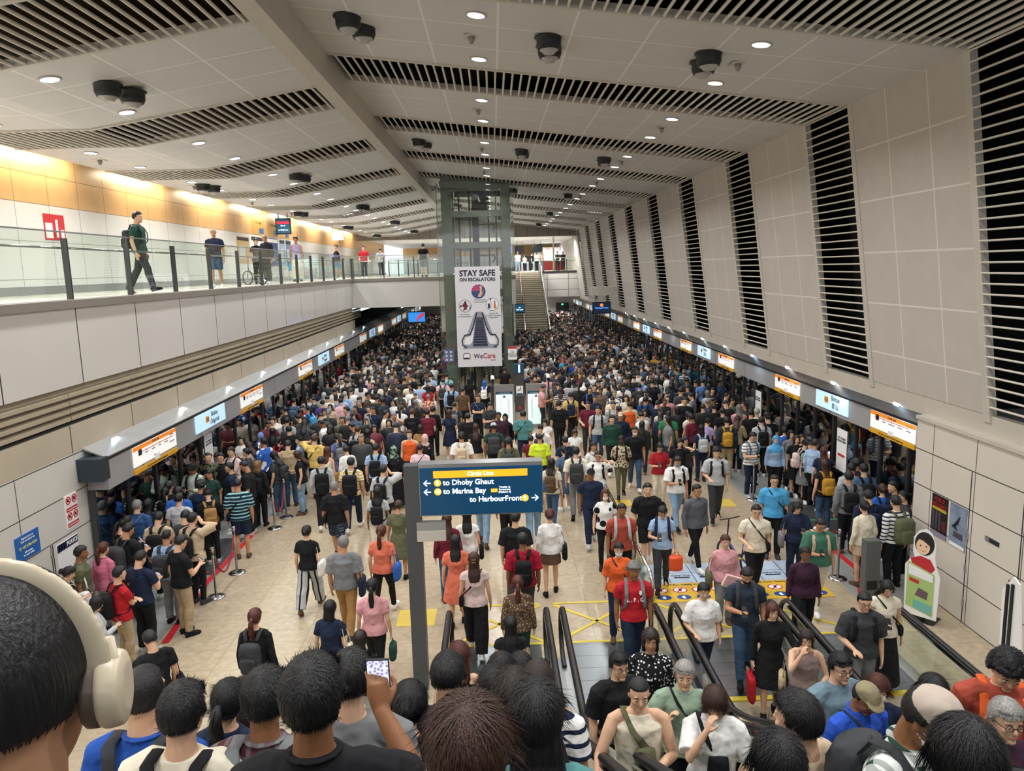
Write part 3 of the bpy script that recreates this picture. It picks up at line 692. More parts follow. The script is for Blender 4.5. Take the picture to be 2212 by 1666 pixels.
for z, tx, n in ((3.095, 'to Dhoby Ghaut', '8'), (2.97, 'to Marina Bay', '10')):
    text(tx, .105, M_glow, sg, SF(.42, z), ax='LEFT', bold=.0012)
    q = MB(); q.prism([(.345 + .05 * cos(i * pi / 12), -.122, z + .05 * sin(i * pi / 12)) for i in range(24)], (0, .003, 0)); c_ = q.build('platform_disc', mat('disc_orange', 'F7A62C', emit=1.3), sg)
    text(n, .075, M_glow, c_, SF(.345, z, .126))
    q = MB(); q.tube([(.25, -.124, z), (.16, -.124, z)], .007, 6); q.tube([(.2, -.124, z + .04), (.157, -.124, z), (.2, -.124, z - .04)], .007, 6); q.build('arrow', M_glow, sg)
z = 2.845; text('to HarbourFront', .105, M_glow, sg, SF(.78, z), ax='LEFT', bold=.0012)
q = MB(); q.prism([(1.55 + .05 * cos(i * pi / 12), -.122, z + .05 * sin(i * pi / 12)) for i in range(24)], (0, .003, 0)); c_ = q.build('platform_disc', mat('disc_orange', 'F7A62C', emit=1.3), sg); text('9', .075, M_glow, c_, SF(1.55, z, .126))
q = MB(); q.tube([(1.64, -.124, z), (1.73, -.124, z)], .007, 6); q.tube([(1.69, -.124, z + .04), (1.733, -.124, z), (1.69, -.124, z - .04)], .007, 6); q.build('arrow', M_glow, sg)
m = MB(); m.box((1.08, -.122, 2.94), (1.17, -.118, 2.99)); m.build('transfer_badge', mat('disc_orange', 'F7A62C', emit=1.3), sg)
text('Transfer at\nPromenade\n(Platform 4)', .035, M_glow, sg, SF(1.27, 2.975))
m = MB(); m.box((.03, -.13, 2.26), (.43, -.02, 2.41)); m.build('junction_box', M_trim, sg)
m = MB(); m.box((.03, -.12, 2.41), (.43, -.02, 2.53)); m.build('junction_lid', M_steel, sg)

# ================================================================ screens and far signs
def screen(label, x0, x1, y, z0, z1, colr, txt, drop, kind='display_screen'):
    e = empty(kind, ((x0 + x1) / 2, y, z0), 0, label, 'screen')
    w = (x1 - x0) / 2; h = z1 - z0
    m = MB(); m.box((-w, -.06, 0), (w, .06, h)); m.build('case', M_black, e)
    m = MB(); m.box((-w + .05, -.07, .06), (w - .05, -.06, h - .05)); s_ = m.build('display', mat('screen_' + colr, colr, emit=.9), e)
    m = MB()
    for dx in (-w * .6, w * .6): m.box((dx - .02, -.02, h), (dx + .02, .02, h + drop))
    m.build('hanger', M_steeld, e)
    for tx, sz, cx, cz, mm in txt: text(tx, sz, mm, s_, frame((cx, -.074, cz), (1, 0, 0), (0, 0, 1)))
    return e, s_
e, s_ = screen('train display with a blue and red picture under the bridge', -4.72, -3.72, 40.4, 3.2, 3.82, '2F8AE0', [], .3)
q = MB(); q.tube([(-.02, -.075, .08), (.1, -.075, .28), (.26, -.075, .42), (.4, -.075, .48)], [.03, .07, .09, .07], 8); q.build('red_shape', mat('screen_red', 'D63A4A', emit=.8), s_)
e, s_ = screen('hanging HarbourFront train display beside the right wall', 5.95, 7.05, 45, 3.12, 3.84, '0B1B33', [('HarbourFront', .14, 0, .36, mat('screen_text_blue', '4F9BFF', emit=2))], .4)
q = MB(); q.prism([(.1 * cos(i * pi / 10), -.075, .53 + .1 * sin(i * pi / 10)) for i in range(20)], (0, .004, 0)); q.build('platform_number', mat('screen_orange', 'F0683A', emit=2), s_)
m = MB(); m.box((5.9, 44.8, 4.25), (7.5, 45.3, 4.75)); o = m.build('cable_duct_box', M_trim); tag(o, 'beige box carrying the hanging display beside the right wall', 'duct box')
screen('blue interchange sign hanging left of the far stair', 1.35, 2.05, 50, 3.0, 3.62, '0F4A66', [('to\nNS Line', .15, 0, .31, M_glow)], .9, 'hanging_sign')
e, s_ = screen('exit direction display hanging over the balcony corridor', -10.2, -9.5, 36, 7.85, 8.6, '17455F', [('to Platforms', .09, 0, .2, M_glow), ('Exit A', .09, 0, .4, M_glow)], .25, 'hanging_sign')
m = MB(); m.box((-.3, -.076, .48), (.3, -.07, .6)); m.build('red_band', mat('screen_redband', 'C2304A', emit=1), s_)
m = MB(); m.box((-9.3, 44, 7.85), (-8.6, 44.1, 8.3)); m.box((-9.25, 44.03, 8.3), (-9.22, 44.06, 8.83)); m.box((-8.68, 44.03, 8.3), (-8.65, 44.06, 8.83)); tag(m.build('hanging_sign', M_trim), 'blank grey sign back hanging over the balcony corridor', 'sign')
for i, (x0, x1, z0, z1, lb) in enumerate(((2.35, 3.3, 7.5, 8.25, 'smaller dark screen in the far upper hall, left of the other'), (4.2, 5.3, 7.5, 8.4, 'larger dark screen in the far upper hall above the stair'))):
    screen(lb, x0, x1, 80, z0, z1, '20262A', [], 8.75 - z1)
screen('lit ticket information board in the far upper hall behind the lift', 1.1, 2.1, 79, 7.5, 8.4, '6B6FC0', [('TICKETS', .16, 0, .5, M_glow)], .35)
# far upper hall counters, gates, door leaves
q = MB(); q.box((7.0 - .2, 84, 5.65), (7.86, 84.6, 6.75)); q.box((4.9 + .6, 84, 5.65), (6.8, 84.6, 6.75)); o = q.build('red_counter', mat('counter_red', 'C8323F', .4)); tag(o, 'long red service counter at the right of the upper hall', 'counter')
q = MB(); q.box((5.4, 88, 5.65), (7.86, 88.1, 8.3)); o = q.build('glass_shopfront', mat('shop_glow', 'BFE0F0', emit=.5)); tag(o, 'bright glazed shop front behind the red counter', 'shop front')
q = MB(); q.box((5.4, 87.9, 7.9), (7.8, 87.98, 8.3)); sb = q.build('shop_fascia', M_wht, o); text('smrt', .3, M_inkr, sb, frame((6.5, 87.86, 8.1), (1, 0, 0), (0, 0, 1)))
for i in range(6):
    x = 1.9 + i * .62
    e = empty('ticket_gate', (x, 82, 5.65), 0, 'steel ticket gate with a lit top in the row at the far upper hall', 'ticket gate', 'ticket gates in the far upper hall')
    m = MB(); m.box((-.1, -.6, 0), (.1, .6, 1.0)); m.build('cabinet', M_steel, e)
    m = MB(); m.box((-.08, -.62, .85), (.08, -.6, .97)); m.build('signal', mat('gate_cyan', '43D6C8', emit=2), e)
for i, x in enumerate((1.6, 4.0)):
    f = MB(); f.box((x, 94.9, 5.65), (x + 2.0, 95, 7.5)); struct(f.build('door_%d' % (i + 2), mat('door_grey', '8B8A84', .4)))
q = MB(); q.box((5.6, 70.2, 5.65), (5.75, 70.35, 8.75)); tag(q.build('slim_pillar', mat('pillar_cream', 'D9CDA8', .3)), 'slim cream pillar standing in the far upper hall', 'pillar')
q = MB(); q.box((3.9, 71, 6.3), (4.8, 71.05, 7.4)); q.box((3.95, 71, 5.65), (4.0, 71.05, 6.3)); q.box((4.7, 71, 5.65), (4.75, 71.05, 6.3)); tag(q.build('notice_stand', M_wht), 'white notice stand at the top of the long stair', 'notice stand')

# ================================================================ long stair at the far end
st = empty('long_stair', (2.85, 55, 0), 0, 'long granite stair with steel handrails climbing beyond the lift', 'stair')
m = MB(); n = 34; hw = 1.32
for i in range(n):
    y0 = 12.0 * i / n; z1 = 5.65 * (i + 1) / n
    m.box((-hw, y0, 0 if i < 2 else z1 - .5), (hw, 12.0, z1))
m.build('steps', mat('stair_granite', '8A8272', .5, noise=.15, nscale=8), st)
m = MB()
for i in range(n):
    y0 = 12.0 * i / n; z1 = 5.65 * (i + 1) / n; th = .03 if i % 11 else .08
    m.box((-hw, y0 - .012, z1 - th), (hw, y0 + .05, z1 + .004))
m.build('nosings', mat('stair_nosing', 'C9C2AE', .5), st)
for x in (-.55, 1.32):
    m = MB(); m.tube([(x, -.3, .95), (x, 0, 1.0), (x, 12, 6.65), (x, 12.6, 6.65)], .035, 8)
    for i in range(7): y = i * 2.0; m.tube([(x, y, 5.65 * y / 12), (x, y, 1 + 5.65 * y / 12)], .025, 6)
    m.build('handrail', M_chrome, st, True)
m = MB(); m.prism([(1.36, 0, 0), (1.36, 12, 5.65), (1.36, 12, 6.2), (1.36, 0, .55)], (.08, 0, 0)); m.build('side_panel', M_steel, st)

# ================================================================ near escalators and stair
INC = .57735; KY = 7.6
def surf(y): return max(0.0, (KY - y) * INC)
def escal(label, x0, x1):
    e = empty('escalator', ((x0 + x1) / 2, 10.7, 0), 0, label, 'escalator')
    T = Matrix.Translation((-(x0 + x1) / 2, -10.7, 0)); B = lambda mb, n_, m_, sm=False: mb.xf(T).build(n_, m_, e, sm)
    for x in (x0, x1):
        sgn = 1 if x == x0 else -1
        arc = [(x, 10.15, .16)] + [(x, 10.33 + .4 * cos(a), .55 + .4 * sin(a)) for a in [(-.42 + .115 * i) * pi for i in range(9)]]
        curve = [(x, KY + .35, .95), (x, KY + .1, .97), (x, KY - .15, .95 + .12), (x, KY - .5, .95 + .5 * INC)]
        m = MB(); m.tube(arc + curve + [(x, -3, .95 + (KY + 3) * INC)], [(.042, .03)] * 14 if False else [(.042, .03)] * (len(arc) + len(curve) + 1), 8, side=(1, 0, 0)); B(m, 'handrail', M_rubber, True)
        prof = [(10.3, .12), (10.62, .35), (10.68, .6), (10.5, .84), (10.3, .9), (KY, .9), (KY - .5, .9 + .5 * INC), (-3, .9 + (KY + 3) * INC), (-3, .15 + (KY + 3) * INC), (KY - .1, .15)]
        m = MB(); m.prism([(x - .006, y, z) for y, z in prof], (.012, 0, 0)); B(m, 'glass_balustrade', M_glass)
        m = MB(); xo = x - sgn * .12
        pr2 = [(10.45, 0), (10.45, .13), (KY - .05, .14), (-3, .14 + (KY + 3) * INC), (-3, -.5 + (KY + 3) * INC), (KY - .6, 0)]
        a = min(x + sgn * .06, xo); b_ = max(x + sgn * .06, xo); m.prism([(a, y, z) for y, z in pr2], (b_ - a, 0, 0)); B(m, 'skirt_deck', M_steel)
        m = MB(); m.prism([(x - .045, y, z) for y, z in ((10.35, .9), (KY, .9), (KY - .5, .9 + .5 * INC), (-3, .9 + (KY + 3) * INC), (-3, .87 + (KY + 3) * INC), (KY - .5, .87 + .5 * INC), (KY, .87), (10.35, .87))], (.09, 0, 0)); B(m, 'rail_track', M_chrome)
    m = MB(); m.box((x0 + .06, 9.45, .0), (x1 - .06, 11.1, .012)); B(m, 'floor_plate', M_steelfloor)
    m = MB(); m.box((x0 + .07, 9.35, .0), (x1 - .07, 9.45, .02)); B(m, 'comb_strip', M_yel)
    m = MB(); ml = MB(); y = 9.35; i = 0; z = -.01
    while y > -3:
        y2 = y - .355
        if y < KY + .2: z = max(z, surf((y + y2) / 2))
        m.box((x0 + .07, y2, z - .25), (x1 - .07, y, z)); ml.box((x0 + .07, y - .02, z - .001), (x1 - .07, y + .001, z + .004)); y = y2
    B(m, 'steps', mat('step_dark', '3E4147', .4, .5)); B(ml, 'step_edges', M_yel)
    return e
escal('escalator carrying riders down, just right of the sign pole', -.81, .65)
escal('escalator carrying riders up, second from the sign pole', .89, 2.29)
escal('escalator between the polka dot woman and the black dress woman', 2.59, 4.05)
escal('rightmost escalator beside the cardboard cutout', 4.3, 5.8)
m = MB(); m.box((2.4, -3, -.4), (2.48, 7.6, .02)); 
sp = empty('near_stair', (-3.9, 7.5, 0), 0, 'wide granite stair full of waiting people at the lower left', 'stair')
m = MB()
n = 32
for i in range(n):
    y1 = -.3 * i; m.box((-2.6, -10.5, .1732 * i if i < 2 else .1732 * (i + 1) - .4), (2.6, y1, .1732 * (i + 1)))
m.build('steps', mat('stair_granite2', 'A39780', .5, noise=.1, nscale=6), sp)
m = MB(); m.tube([(-2.55, .3, .95), (-2.55, 0, .98), (-2.55, -10, 6.75)], .025, 8); m.build('handrail', M_chrome, sp, True)
# steel barrier with sloping rail between the escalators
e = empty('crowd_barrier', (2.44, 12.9, 0), 0, 'steel barrier rail with posts leading to the gap between two escalators', 'barrier')
m = MB(); m.tube([(0, 3.6, 0), (0, 3.6, 1.0), (0, -1.4, 1.0), (0, -1.55, .9), (0, -1.55, .05)], .03, 8); m.build('top_rail', M_chrome, e, True)
m = MB(); m.box((-.006, -1.4, .12), (.006, 3.5, .9)); m.build('glass_infill', M_glass, e)
for y in (.4, 2.0): m = MB(); m.box((-.03, y - .03, 0), (.03, y + .03, 1.0)); m.build('post', M_steel, e)
# yellow tape crosses and squares on the floor
def strip(a, b, w=.06, z=.006):
    a = Vector((a[0], a[1], 0)); b = Vector((b[0], b[1], 0)); d = (b - a).normalized(); n_ = Vector((-d.y, d.x, 0)) * w / 2
    q = MB(); q.prism([a - n_, b - n_, b + n_, a + n_], (0, 0, .004)); o = q.build('floor_tape', M_yel); o.location.z = z - .004 + .0; return o
for x0, x1, nm in ((-.8, .66, 'first'), (.9, 2.3, 'second'), (2.6, 4.05, 'third'), (4.3, 5.8, 'fourth')):
    e = empty('floor_marking', (x0, 11.15, .004), 0, 'yellow taped box with a cross on the floor before the %s escalator from the sign pole' % nm, 'floor marking')
    w_ = x1 - x0; t = MB()
    def ln(a, b, w=.06):
        a = Vector((a[0], a[1], 0)); b = Vector((b[0], b[1], 0)); d = (b - a).normalized(); n_ = Vector((-d.y, d.x, 0)) * w / 2; t.prism([a - n_, b - n_, b + n_, a + n_], (0, 0, .003))
    ln((0, 0), (w_, 0)); ln((0, 1.42), (w_, 1.42)); ln((0, .05), (w_, 1.36)); ln((0, 1.36), (w_, .05)); t.build('tape', M_yel, e)
for x, y, w_, h_, nm in ((-1.84, 11.9, .66, .62, 'beside the sign pole base'), (-3.3, 9.55, .45, .9, 'near the foot of the near stair'), (-.9, 16.0, .4, .5, 'behind the sign board'), (2.9, 17.9, .45, .5, 'ahead of the woman in the patterned blouse'), (5.5, 17.6, .4, .6, 'beside the bicycle')):
    q = MB(); q.box((x, y, 0), (x + w_, y + h_, .006)); tag(q.build('floor_sticker', mat('sticker_yellow', 'D8BE55', .4)), 'plain yellow square on the floor ' + nm, 'floor sticker')
# printed escalator safety mats
for x0, nm in ((2.72, 'left'), (4.5, 'right')):
    e = empty('safety_floor_mat', (x0, 12.45, .004), 0, 'printed blue and yellow escalator safety mat on the floor, the %s of two' % nm, 'floor mat')
    q = MB(); q.box((0, 0, 0), (1.5, .78, .004)); yb = q.build('yellow_panel', mat('mat_yellow', 'E0B535', .4), e)
    q = MB(); q.box((0, .78, 0), (1.5, 1.7, .004)); bb = q.build('blue_panel', mat('mat_blue', 'B8C9DE', .3), e)
    FM = lambda x, y: frame((x, y, .006), (-1, 0, 0), (0, -1, 0))
    text('For Your Safety, Hold On', .085, M_ink, yb, FM(.75, .7))
    for i in range(4):
        x = .22 + i * .36
        for rr, mm, zz in ((.14, M_inkr, .005), (.115, M_wht, .0065)):
            q = MB(); q.prism([(x + rr * cos(a * pi / 10), .48 + rr * .8 * sin(a * pi / 10), zz) for a in range(20)], (0, 0, .001)); q.build('sign_disc', mm, yb)
        q = MB(); q.prism([(x - .08, .4, .008), (x - .06, .39, .008), (x + .08, .56, .008), (x + .06, .57, .008)], (0, 0, .001)); q.prism([(x - .02, .42, .008), (x + .02, .42, .008), (x + .03, .54, .008), (x - .03, .54, .008)], (0, 0, .001)); q.build('pictogram', M_inkr, yb)
        q = MB(); q.prism([(x + .13 * cos(a * pi / 10), .18 + .1 * sin(a * pi / 10), .005) for a in range(20)], (0, 0, .001)); q.build('sign_disc', mat('disc_blue', '1E4B93', .4), yb)
        q = MB(); q.prism([(x - .03, .12, .007), (x + .03, .12, .007), (x + .02, .24, .007), (x - .04, .2, .007)], (0, 0, .001)); q.build('pictogram', M_wht, yb)
    q = MB()
    for i in range(3): q.box((.48 + i * .5, .8, .0045), (.495 + i * .5, 1.68, .0055)); q.box((.1 + i * .5, 1.0, .0045), (.4 + i * .5, 1.06, .0055))
    q.box((0, 1.24, .0045), (1.5, 1.25, .0055)); q.build('panel_lines', mat('mat_navy', '27344E', .4), bb)
    text('INJURED', .1, M_ink, bb, FM(.75, 1.12))
# red queue lines and dark waiting mats
for pts, nm in (([(-5.62, 11.6), (-5.85, 14.0), (-5.8, 16.9)], 'left'), ([(6.3, 12.0), (6.95, 13.6), (6.95, 16.5)], 'right')):
    q = MB()
    for a, b in zip(pts, pts[1:]):
        a = Vector((a[0], a[1], .004)); b = Vector((b[0], b[1], .004)); d = (b - a).normalized(); n_ = Vector((-d.y, d.x, 0)) * .06; q.prism([a - n_, b - n_, b + n_, a + n_], (0, 0, .004))
    tag(q.build('queue_line', M_red), 'red floor line along the edge of the %s queue' % nm, 'floor line')
for x0, y0, x1, y1, nm in ((-7.4, 14.4, -5.9, 16.5, 'left queue below the Bishan sign'), (6.5, 15.5, 8.0, 17.8, 'right queue in front of the doors')):
    q = MB(); q.box((x0, y0, .004), (x1, y1, .008)); o = tag(q.build('waiting_mat', mat('mat_dark', '3B3E40', .5)), 'dark waiting area mat with green and red lines, ' + nm, 'floor mat')
    q = MB(); q.box((x0 + .1, y0 + .9, .008), (x1 - .1, y0 + .96, .01)); q.build('green_line', mat('line_green', '3FA866', .5), o)
    q = MB(); q.box((x0 + .1, y0 + .1, .008), (x1 - .1, y0 + .17, .01)); q.build('red_line', M_red, o)

# ================================================================ stanchions with ropes
def stanchion(label, x, y):
    e = empty('rope_stanchion', (x, y, 0), 0, label, 'stanchion', None)
    if 'st0' not in LAMPC:
        m = MB(); m.lathe((0, 0, 0), [(.17, 0), (.17, .015), (.12, .035), (.03, .055)], 20); LAMPC['st0'] = m.mesh('base', True); LAMPC['st0'].materials.append(M_chrome)
        m = MB(); m.lathe((0, 0, .05), [(.024, 0), (.024, .86), (.036, .87), (.036, .92), (.03, .94)], 12); LAMPC['st1'] = m.mesh('post', True); LAMPC['st1'].materials.append(M_chrome)
        m = MB(); m.lathe((0, 0, .84), [(.03, 0), (.03, .03)], 12); LAMPC['st2'] = m.mesh('hook_ring', True); LAMPC['st2'].materials.append(M_steeld)
    for a, b in (('st0', 'base'), ('st1', 'post'), ('st2', 'hook_ring')):
        o = bpy.data.objects.new(b, LAMPC[a]); COL.objects.link(o); o.parent = e
SP = [(-5.41, 13.34, 'left queue, nearest to the camera'), (-5.4, 14.47, 'left queue, second from the camera'), (-5.39, 17.08, 'left queue, third from the camera, before the jeans woman'), (-5.34, 17.88, 'left queue, fourth from the camera, behind the jeans woman'),
      (6.46, 18.07, 'right queue, beside the man with the striped polo'), (6.9, 19.4, 'right queue, behind the first rope'), (6.39, 13.21, 'right queue, beside the man in the green t-shirt')]
for x, y, l in SP: stanchion('polished steel rope stanchion of the ' + l, x, y)
for (a, b, l) in ((0, 1, 'nearest two stanchions of the left queue'), (2, 3, 'third and fourth stanchions of the left queue'), (4, 5, 'two far stanchions of the right queue')):
    p = [Vector((SP[a][0], SP[a][1], .84)).lerp(Vector((SP[b][0], SP[b][1], .84)), t / 10) - Vector((0, 0, .55 * (1 - (2 * t / 10 - 1) ** 2))) for t in range(11)]
    q = MB(); q.tube(p, .02, 8); tag(q.build('velvet_rope', mat('rope_maroon', '8E1F3C', .6), None, True), 'sagging maroon rope between the ' + l, 'rope')

# ================================================================ wall signs and posters
def wallsign(name, label, x, y0, y1, z0, z1, mm, side):
    s = 1 if side == 'left' else -1       # visible face direction
    m = MB(); m.box((min(x, x + .012 * s), y0, z0), (max(x, x + .012 * s), y1, z1)); o = m.build(name, mm); tag(o, label, 'sign' if 'poster' not in name else 'poster')
    right = Vector((0, 1, 0)) if s > 0 else Vector((0, -1, 0))
    F_ = lambda u, v, d=.015: frame((x + s * d, (y0 + y1) / 2 + right.y * u, (z0 + z1) / 2 + v), right, (0, 0, 1))
    def bx(u0, u1, v0, v1, m2, nm='printed_area', d=.014):
        ya, yb = sorted(((y0 + y1) / 2 + right.y * u0, (y0 + y1) / 2 + right.y * u1)); q = MB(); q.box((min(x + s * .012, x + s * d), ya, (z0 + z1) / 2 + v0), (max(x + s * .012, x + s * d), yb, (z0 + z1) / 2 + v1)); return q.build(nm, m2, o)
    return o, F_, bx
o, F_, bx = wallsign('helpline_sign', 'blue phone helpline sign on the white wall at the lower left', -7.5, 11.08, 11.68, 1.66, 2.06, mat('helpline_blue', '2463B0', .4), 'left')
text('Report it to us\nText or call us on', .05, M_wht, o, F_(0, .12)); text('✆ +65 8788 4399', .06, mat('helpline_yellow', 'E8E36A', .4), o, F_(0, .0)); text('24h hotline\nfor your safety', .045, M_wht, o, F_(0, -.11))
o, F_, bx = wallsign('prohibition_sign', 'white sign with four red prohibition circles on the left wall', -7.5, 12.47, 12.84, 1.72, 2.3, M_wht, 'left')
for v in (-.27, .0): bx(-.17, .17, v, v + .07, M_inkr); text('No smoking  No eating', .03, M_wht, o, F_(0, v + .035, .016))
for u in (-.09, .09):
    for v in (.2, -.08):
        q = MB(); q.tube([(-7.484, 12.655 + u + .062 * cos(a * pi / 9), 2.01 + v + .062 * sin(a * pi / 9)) for a in range(19)], .009, 6); q.tube([(-7.484, 12.655 + u - .04, 2.01 + v + .045), (-7.484, 12.655 + u + .04, 2.01 + v - .045)], .008, 6); q.build('red_circle', M_inkr, o)
        bx(u - .03, u + .03, v - .025, v + .025, M_ink, 'pictogram')
o, F_, bx = wallsign('police_poster', 'white POLICE poster with a navy header on the left wall', -7.5, 12.1, 12.72, .75, 1.56, M_wht, 'left')
bx(-.31, .31, .27, .405, mat('police_navy', '1D2A4C', .4), 'navy_header'); text('POLICE', .1, M_wht, o, F_(.13, .335, .018), bold=.002)
for u in (-.26, -.19, -.12): bx(u, u + .03, .29, .39, mat('police_light', '8FA3C8', .4))
o, F_, bx = wallsign('door_name_plate', 'small dark name plate low on the left white wall', -7.5, 11.0, 11.5, 1.14, 1.22, M_ink, 'left')
# hinged service doors in the white walls
for x, y0, y1, s, n_ in ((-7.5, 10.0, 11.95, 1, 4), (-7.5, 12.0, 13.4, 1, 5), (7.6, 10.15, 11.35, -1, 6)):
    m = MB(); z1 = 1.62 if s > 0 else 2.58
    for yy in (y0, y1): m.box((min(x, x + s * .006), yy - .008, 0), (max(x, x + s * .006), yy + .008, z1))
    d = struct(m.build('door_%d' % n_, M_ink))
    for zz in (.3, .9, 1.45):
        q = MB(); q.box((min(x, x + s * .03), y1 - .03, zz), (max(x, x + s * .03), y1 + .0, zz + .12)); q.build('hinge', M_steel, d)
o, F_, bx = wallsign('film_poster', 'black and red poster on the right white wall, left of the blue one', 7.6, 11.9, 12.35, 1.2, 1.93, mat('poster_black', '1A1418', .4), 'right')
bx(-.225, .225, -.365, -.28, mat('poster_lilac', '8A88A0', .4)); text('HOUSE OF\nINDULGENCE', .1, mat('poster_red', 'B3262F', .4), o, F_(0, .24, .018), sx=.62); bx(-.2, .2, .1, .15, mat('poster_yellow', 'B9A52F', .4)); 
for u in (-.19, -.1, -.01):
    bx(u, u + .06, -.25, .08, mat('poster_dim', '4B4650', .4))
bx(.08, .2, -.24, -.05, mat('poster_dred', '5A1E28', .4))
o['label'] = 'black and red poster on the right white wall, left of the blue one'
o, F_, bx = wallsign('film_poster', 'blue grey seascape poster on the right white wall, right of the black one', 7.6, 11.39, 11.83, 1.2, 1.93, mat('poster_blue', '7F8EA6', .4, noise=.25, nscale=6), 'right')
q = MB(); q.tube([(7.585, 11.55, 1.75), (7.585, 11.62, 1.62), (7.585, 11.7, 1.55), (7.585, 11.6, 1.5)], [.01, .03, .04, .01], 6); q.build('printed_shape', M_ink, o); bx(-.2, .2, -.36, -.3, M_wht); bx(-.1, .15, -.2, -.1, mat('poster_dim', '4B4650', .4))
o, F_, bx = wallsign('door_name_plate', 'dark name plate on the service door of the right wall', 7.6, 10.6, 10.92, 1.6, 1.67, M_ink, 'right'); bx(-.16, -.06, -.03, .03, M_steel)
q = MB(); q.lathe((0, 0, 0), [(.035, 0), (.04, .03), (.03, .05)], 14); q.xf(Matrix.Translation((7.6, 10.25, 1.2)) @ Matrix.Rotation(-pi / 2, 4, 'Y')); q.build('door_knob', M_chrome, bpy.data.objects['door_6'], True)
# balcony wall signs
o, F_, bx = wallsign('fire_sign', 'red and white fire extinguisher and hose sign on the balcony wall', -11.2, 19.2, 20.1, 7.0, 7.65, M_inkr, 'left')
bx(-.4, -.1, -.28, .1, M_wht); bx(.05, .15, -.25, .2, M_wht); bx(.25, .4, -.25, -.05, M_wht)
for i, (y0, y1, z0, z1, cc, nm) in enumerate(((33.3, 35.0, 6.5, 7.7, 'B49A6E', 'brown and cream poster'), (35.2, 37.6, 6.4, 7.8, 'E3E8F0', 'large pale map poster'), (37.7, 39.6, 6.4, 7.8, '2C3F7E', 'navy poster'), (39.9, 40.9, 6.4, 7.8, '8AA3B8', 'narrow grey blue poster'), (41.1, 42.1, 6.4, 7.8, '5F7894', 'narrow slate poster'), (42.4, 44.2, 6.6, 7.5, 'C86A70', 'red and white notice'))):
    o, F_, bx = wallsign('wall_poster', nm + ' on the balcony wall behind the balustrade', -11.2, y0, y1, z0, z1, mat('wp_' + cc, cc, .4), 'left')
    w_ = (y1 - y0) / 2; h_ = (z1 - z0) / 2; bx(-w_ * .9, w_ * .9, h_ * .7, h_ * .95, M_ink if i != 2 else M_wht); bx(-w_ * .7, w_ * .2, -h_ * .6, h_ * .3, mat('wp_pale', 'C9CFD6', .4))
for i, (y0, y1) in enumerate(((35.6, 37.4), (38.0, 39.8), (40.2, 41.8))):
    o, F_, bx = wallsign('direction_sign', 'yellow direction panel with arrow on the wood wall, %s from the camera' % ORD[i], -11.2, y0, y1, 7.9, 8.6, mat('dp_yellow', 'C9A055', .4), 'left')
    text('← To Trains' if i < 2 else 'Exits →', .2, M_ink, o, F_(0, .2)); bx(.1, .8, -.3, -.05, mat('dp_blue', '2D63B5', .4))
# cutout stand, bollard and folded screen at the right
e = empty('cardboard_cutout', (6.93, 11.4, 0), radians(-50), 'cardboard cutout of a smiling cartoon woman with a leaflet board, beside the right escalator', 'cutout')
# generic smiling figure board
def cut(pts, mm, d, nm, par):
    q = MB(); q.prism([(x, -d, z) for x, z in pts], (0, .004, 0)); return q.build(nm, mm, par)
sil = [(-.26, .1), (-.28, .95), (-.2, 1.08), (-.14, 1.1), (-.17, 1.2), (-.17, 1.45), (-.1, 1.57), (0, 1.62), (.1, 1.57), (.17, 1.4), (.17, 1.15), (.2, 1.0), (.26, .85), (.24, .1)]
q = MB(); q.prism([(x, 0, z) for x, z in sil], (0, .02, 0)); q.build('board', M_wht, e)
sk = mat('cartoon_skin', 'EFC9A8', .6)
h_ = cut([(.0 + .15 * cos(a * pi / 10), 1.37 + .2 * sin(a * pi / 10)) for a in range(20)], mat('cartoon_hair', '2A2328', .6), .003, 'hair', e)
f_ = cut([(-.02 + .105 * cos(a * pi / 10), 1.32 + .14 * sin(a * pi / 10)) for a in range(20)], sk, .006, 'face', e)
cut([(-.1, 1.44), (-.02, 1.5), (.1, 1.4), (.12, 1.28), (.07, 1.36), (-.02, 1.42)], mat('cartoon_hair', '2A2328', .6), .009, 'fringe', f_)
for x in (-.06, .03): cut([(x + .01 * cos(a * pi / 5), 1.33 + .014 * sin(a * pi / 5)) for a in range(10)], M_ink, .009, 'eye', f_)
cut([(-.06, 1.26), (-.015, 1.235), (.03, 1.26), (-.015, 1.245)], M_inkr, .009, 'smile', f_)
cut([(-.2, 1.08), (-.05, 1.15), (.1, 1.12), (.18, .98), (.1, .85), (-.18, 1.0)], M_inkr, .004, 'red_jacket', e)
lb_ = cut([(-.24, 1.02), (.18, .88), (.18, .15), (-.24, .25)], mat('leaflet_green', 'A9C77B', .5), .007, 'leaflet_board', e)
cut([(-.22, .98), (.16, .86), (.16, .74), (-.22, .8)], M_wht, .012, 'white_cloud', lb_); cut([(-.2, .75), (-.05, .72), (-.05, .66), (-.2, .69)], M_inkr, .012, 'red_label', lb_); cut([(-.05, .6), (.1, .55), (.08, .42), (-.1, .46)], mat('leaf_brown', '6B5560', .5), .012, 'photo', lb_); cut([(-.12, .38), (.16, .34), (.16, .18), (-.12, .24)], mat('leaf_teal', '6FB7AE', .5), .012, 'teal_area', lb_)
q = MB(); q.box((-.2, 0, 0), (.2, .35, .02)); q.box((-.02, .02, 0), (.02, .2, 1.0)); q.build('prop_stand', M_black, e)
e = empty('control_bollard', (6.55, 12.35, 0), 0, 'grey metal control post beside the right escalator end', 'bollard')
m = MB(); m.box((-.13, -.09, 0), (.13, .09, 1.1)); m.build('case', mat('bollard_grey', '6A6C6E', .4, .4), e); m = MB(); m.box((-.09, -.1, .2), (.09, -.09, .36)); m.build('hatch', M_black, e)
e = empty('folded_screen', (7.15, 9.6, 0), radians(-8), 'tall folded white barrier board leaning near the right white wall', 'barrier board')
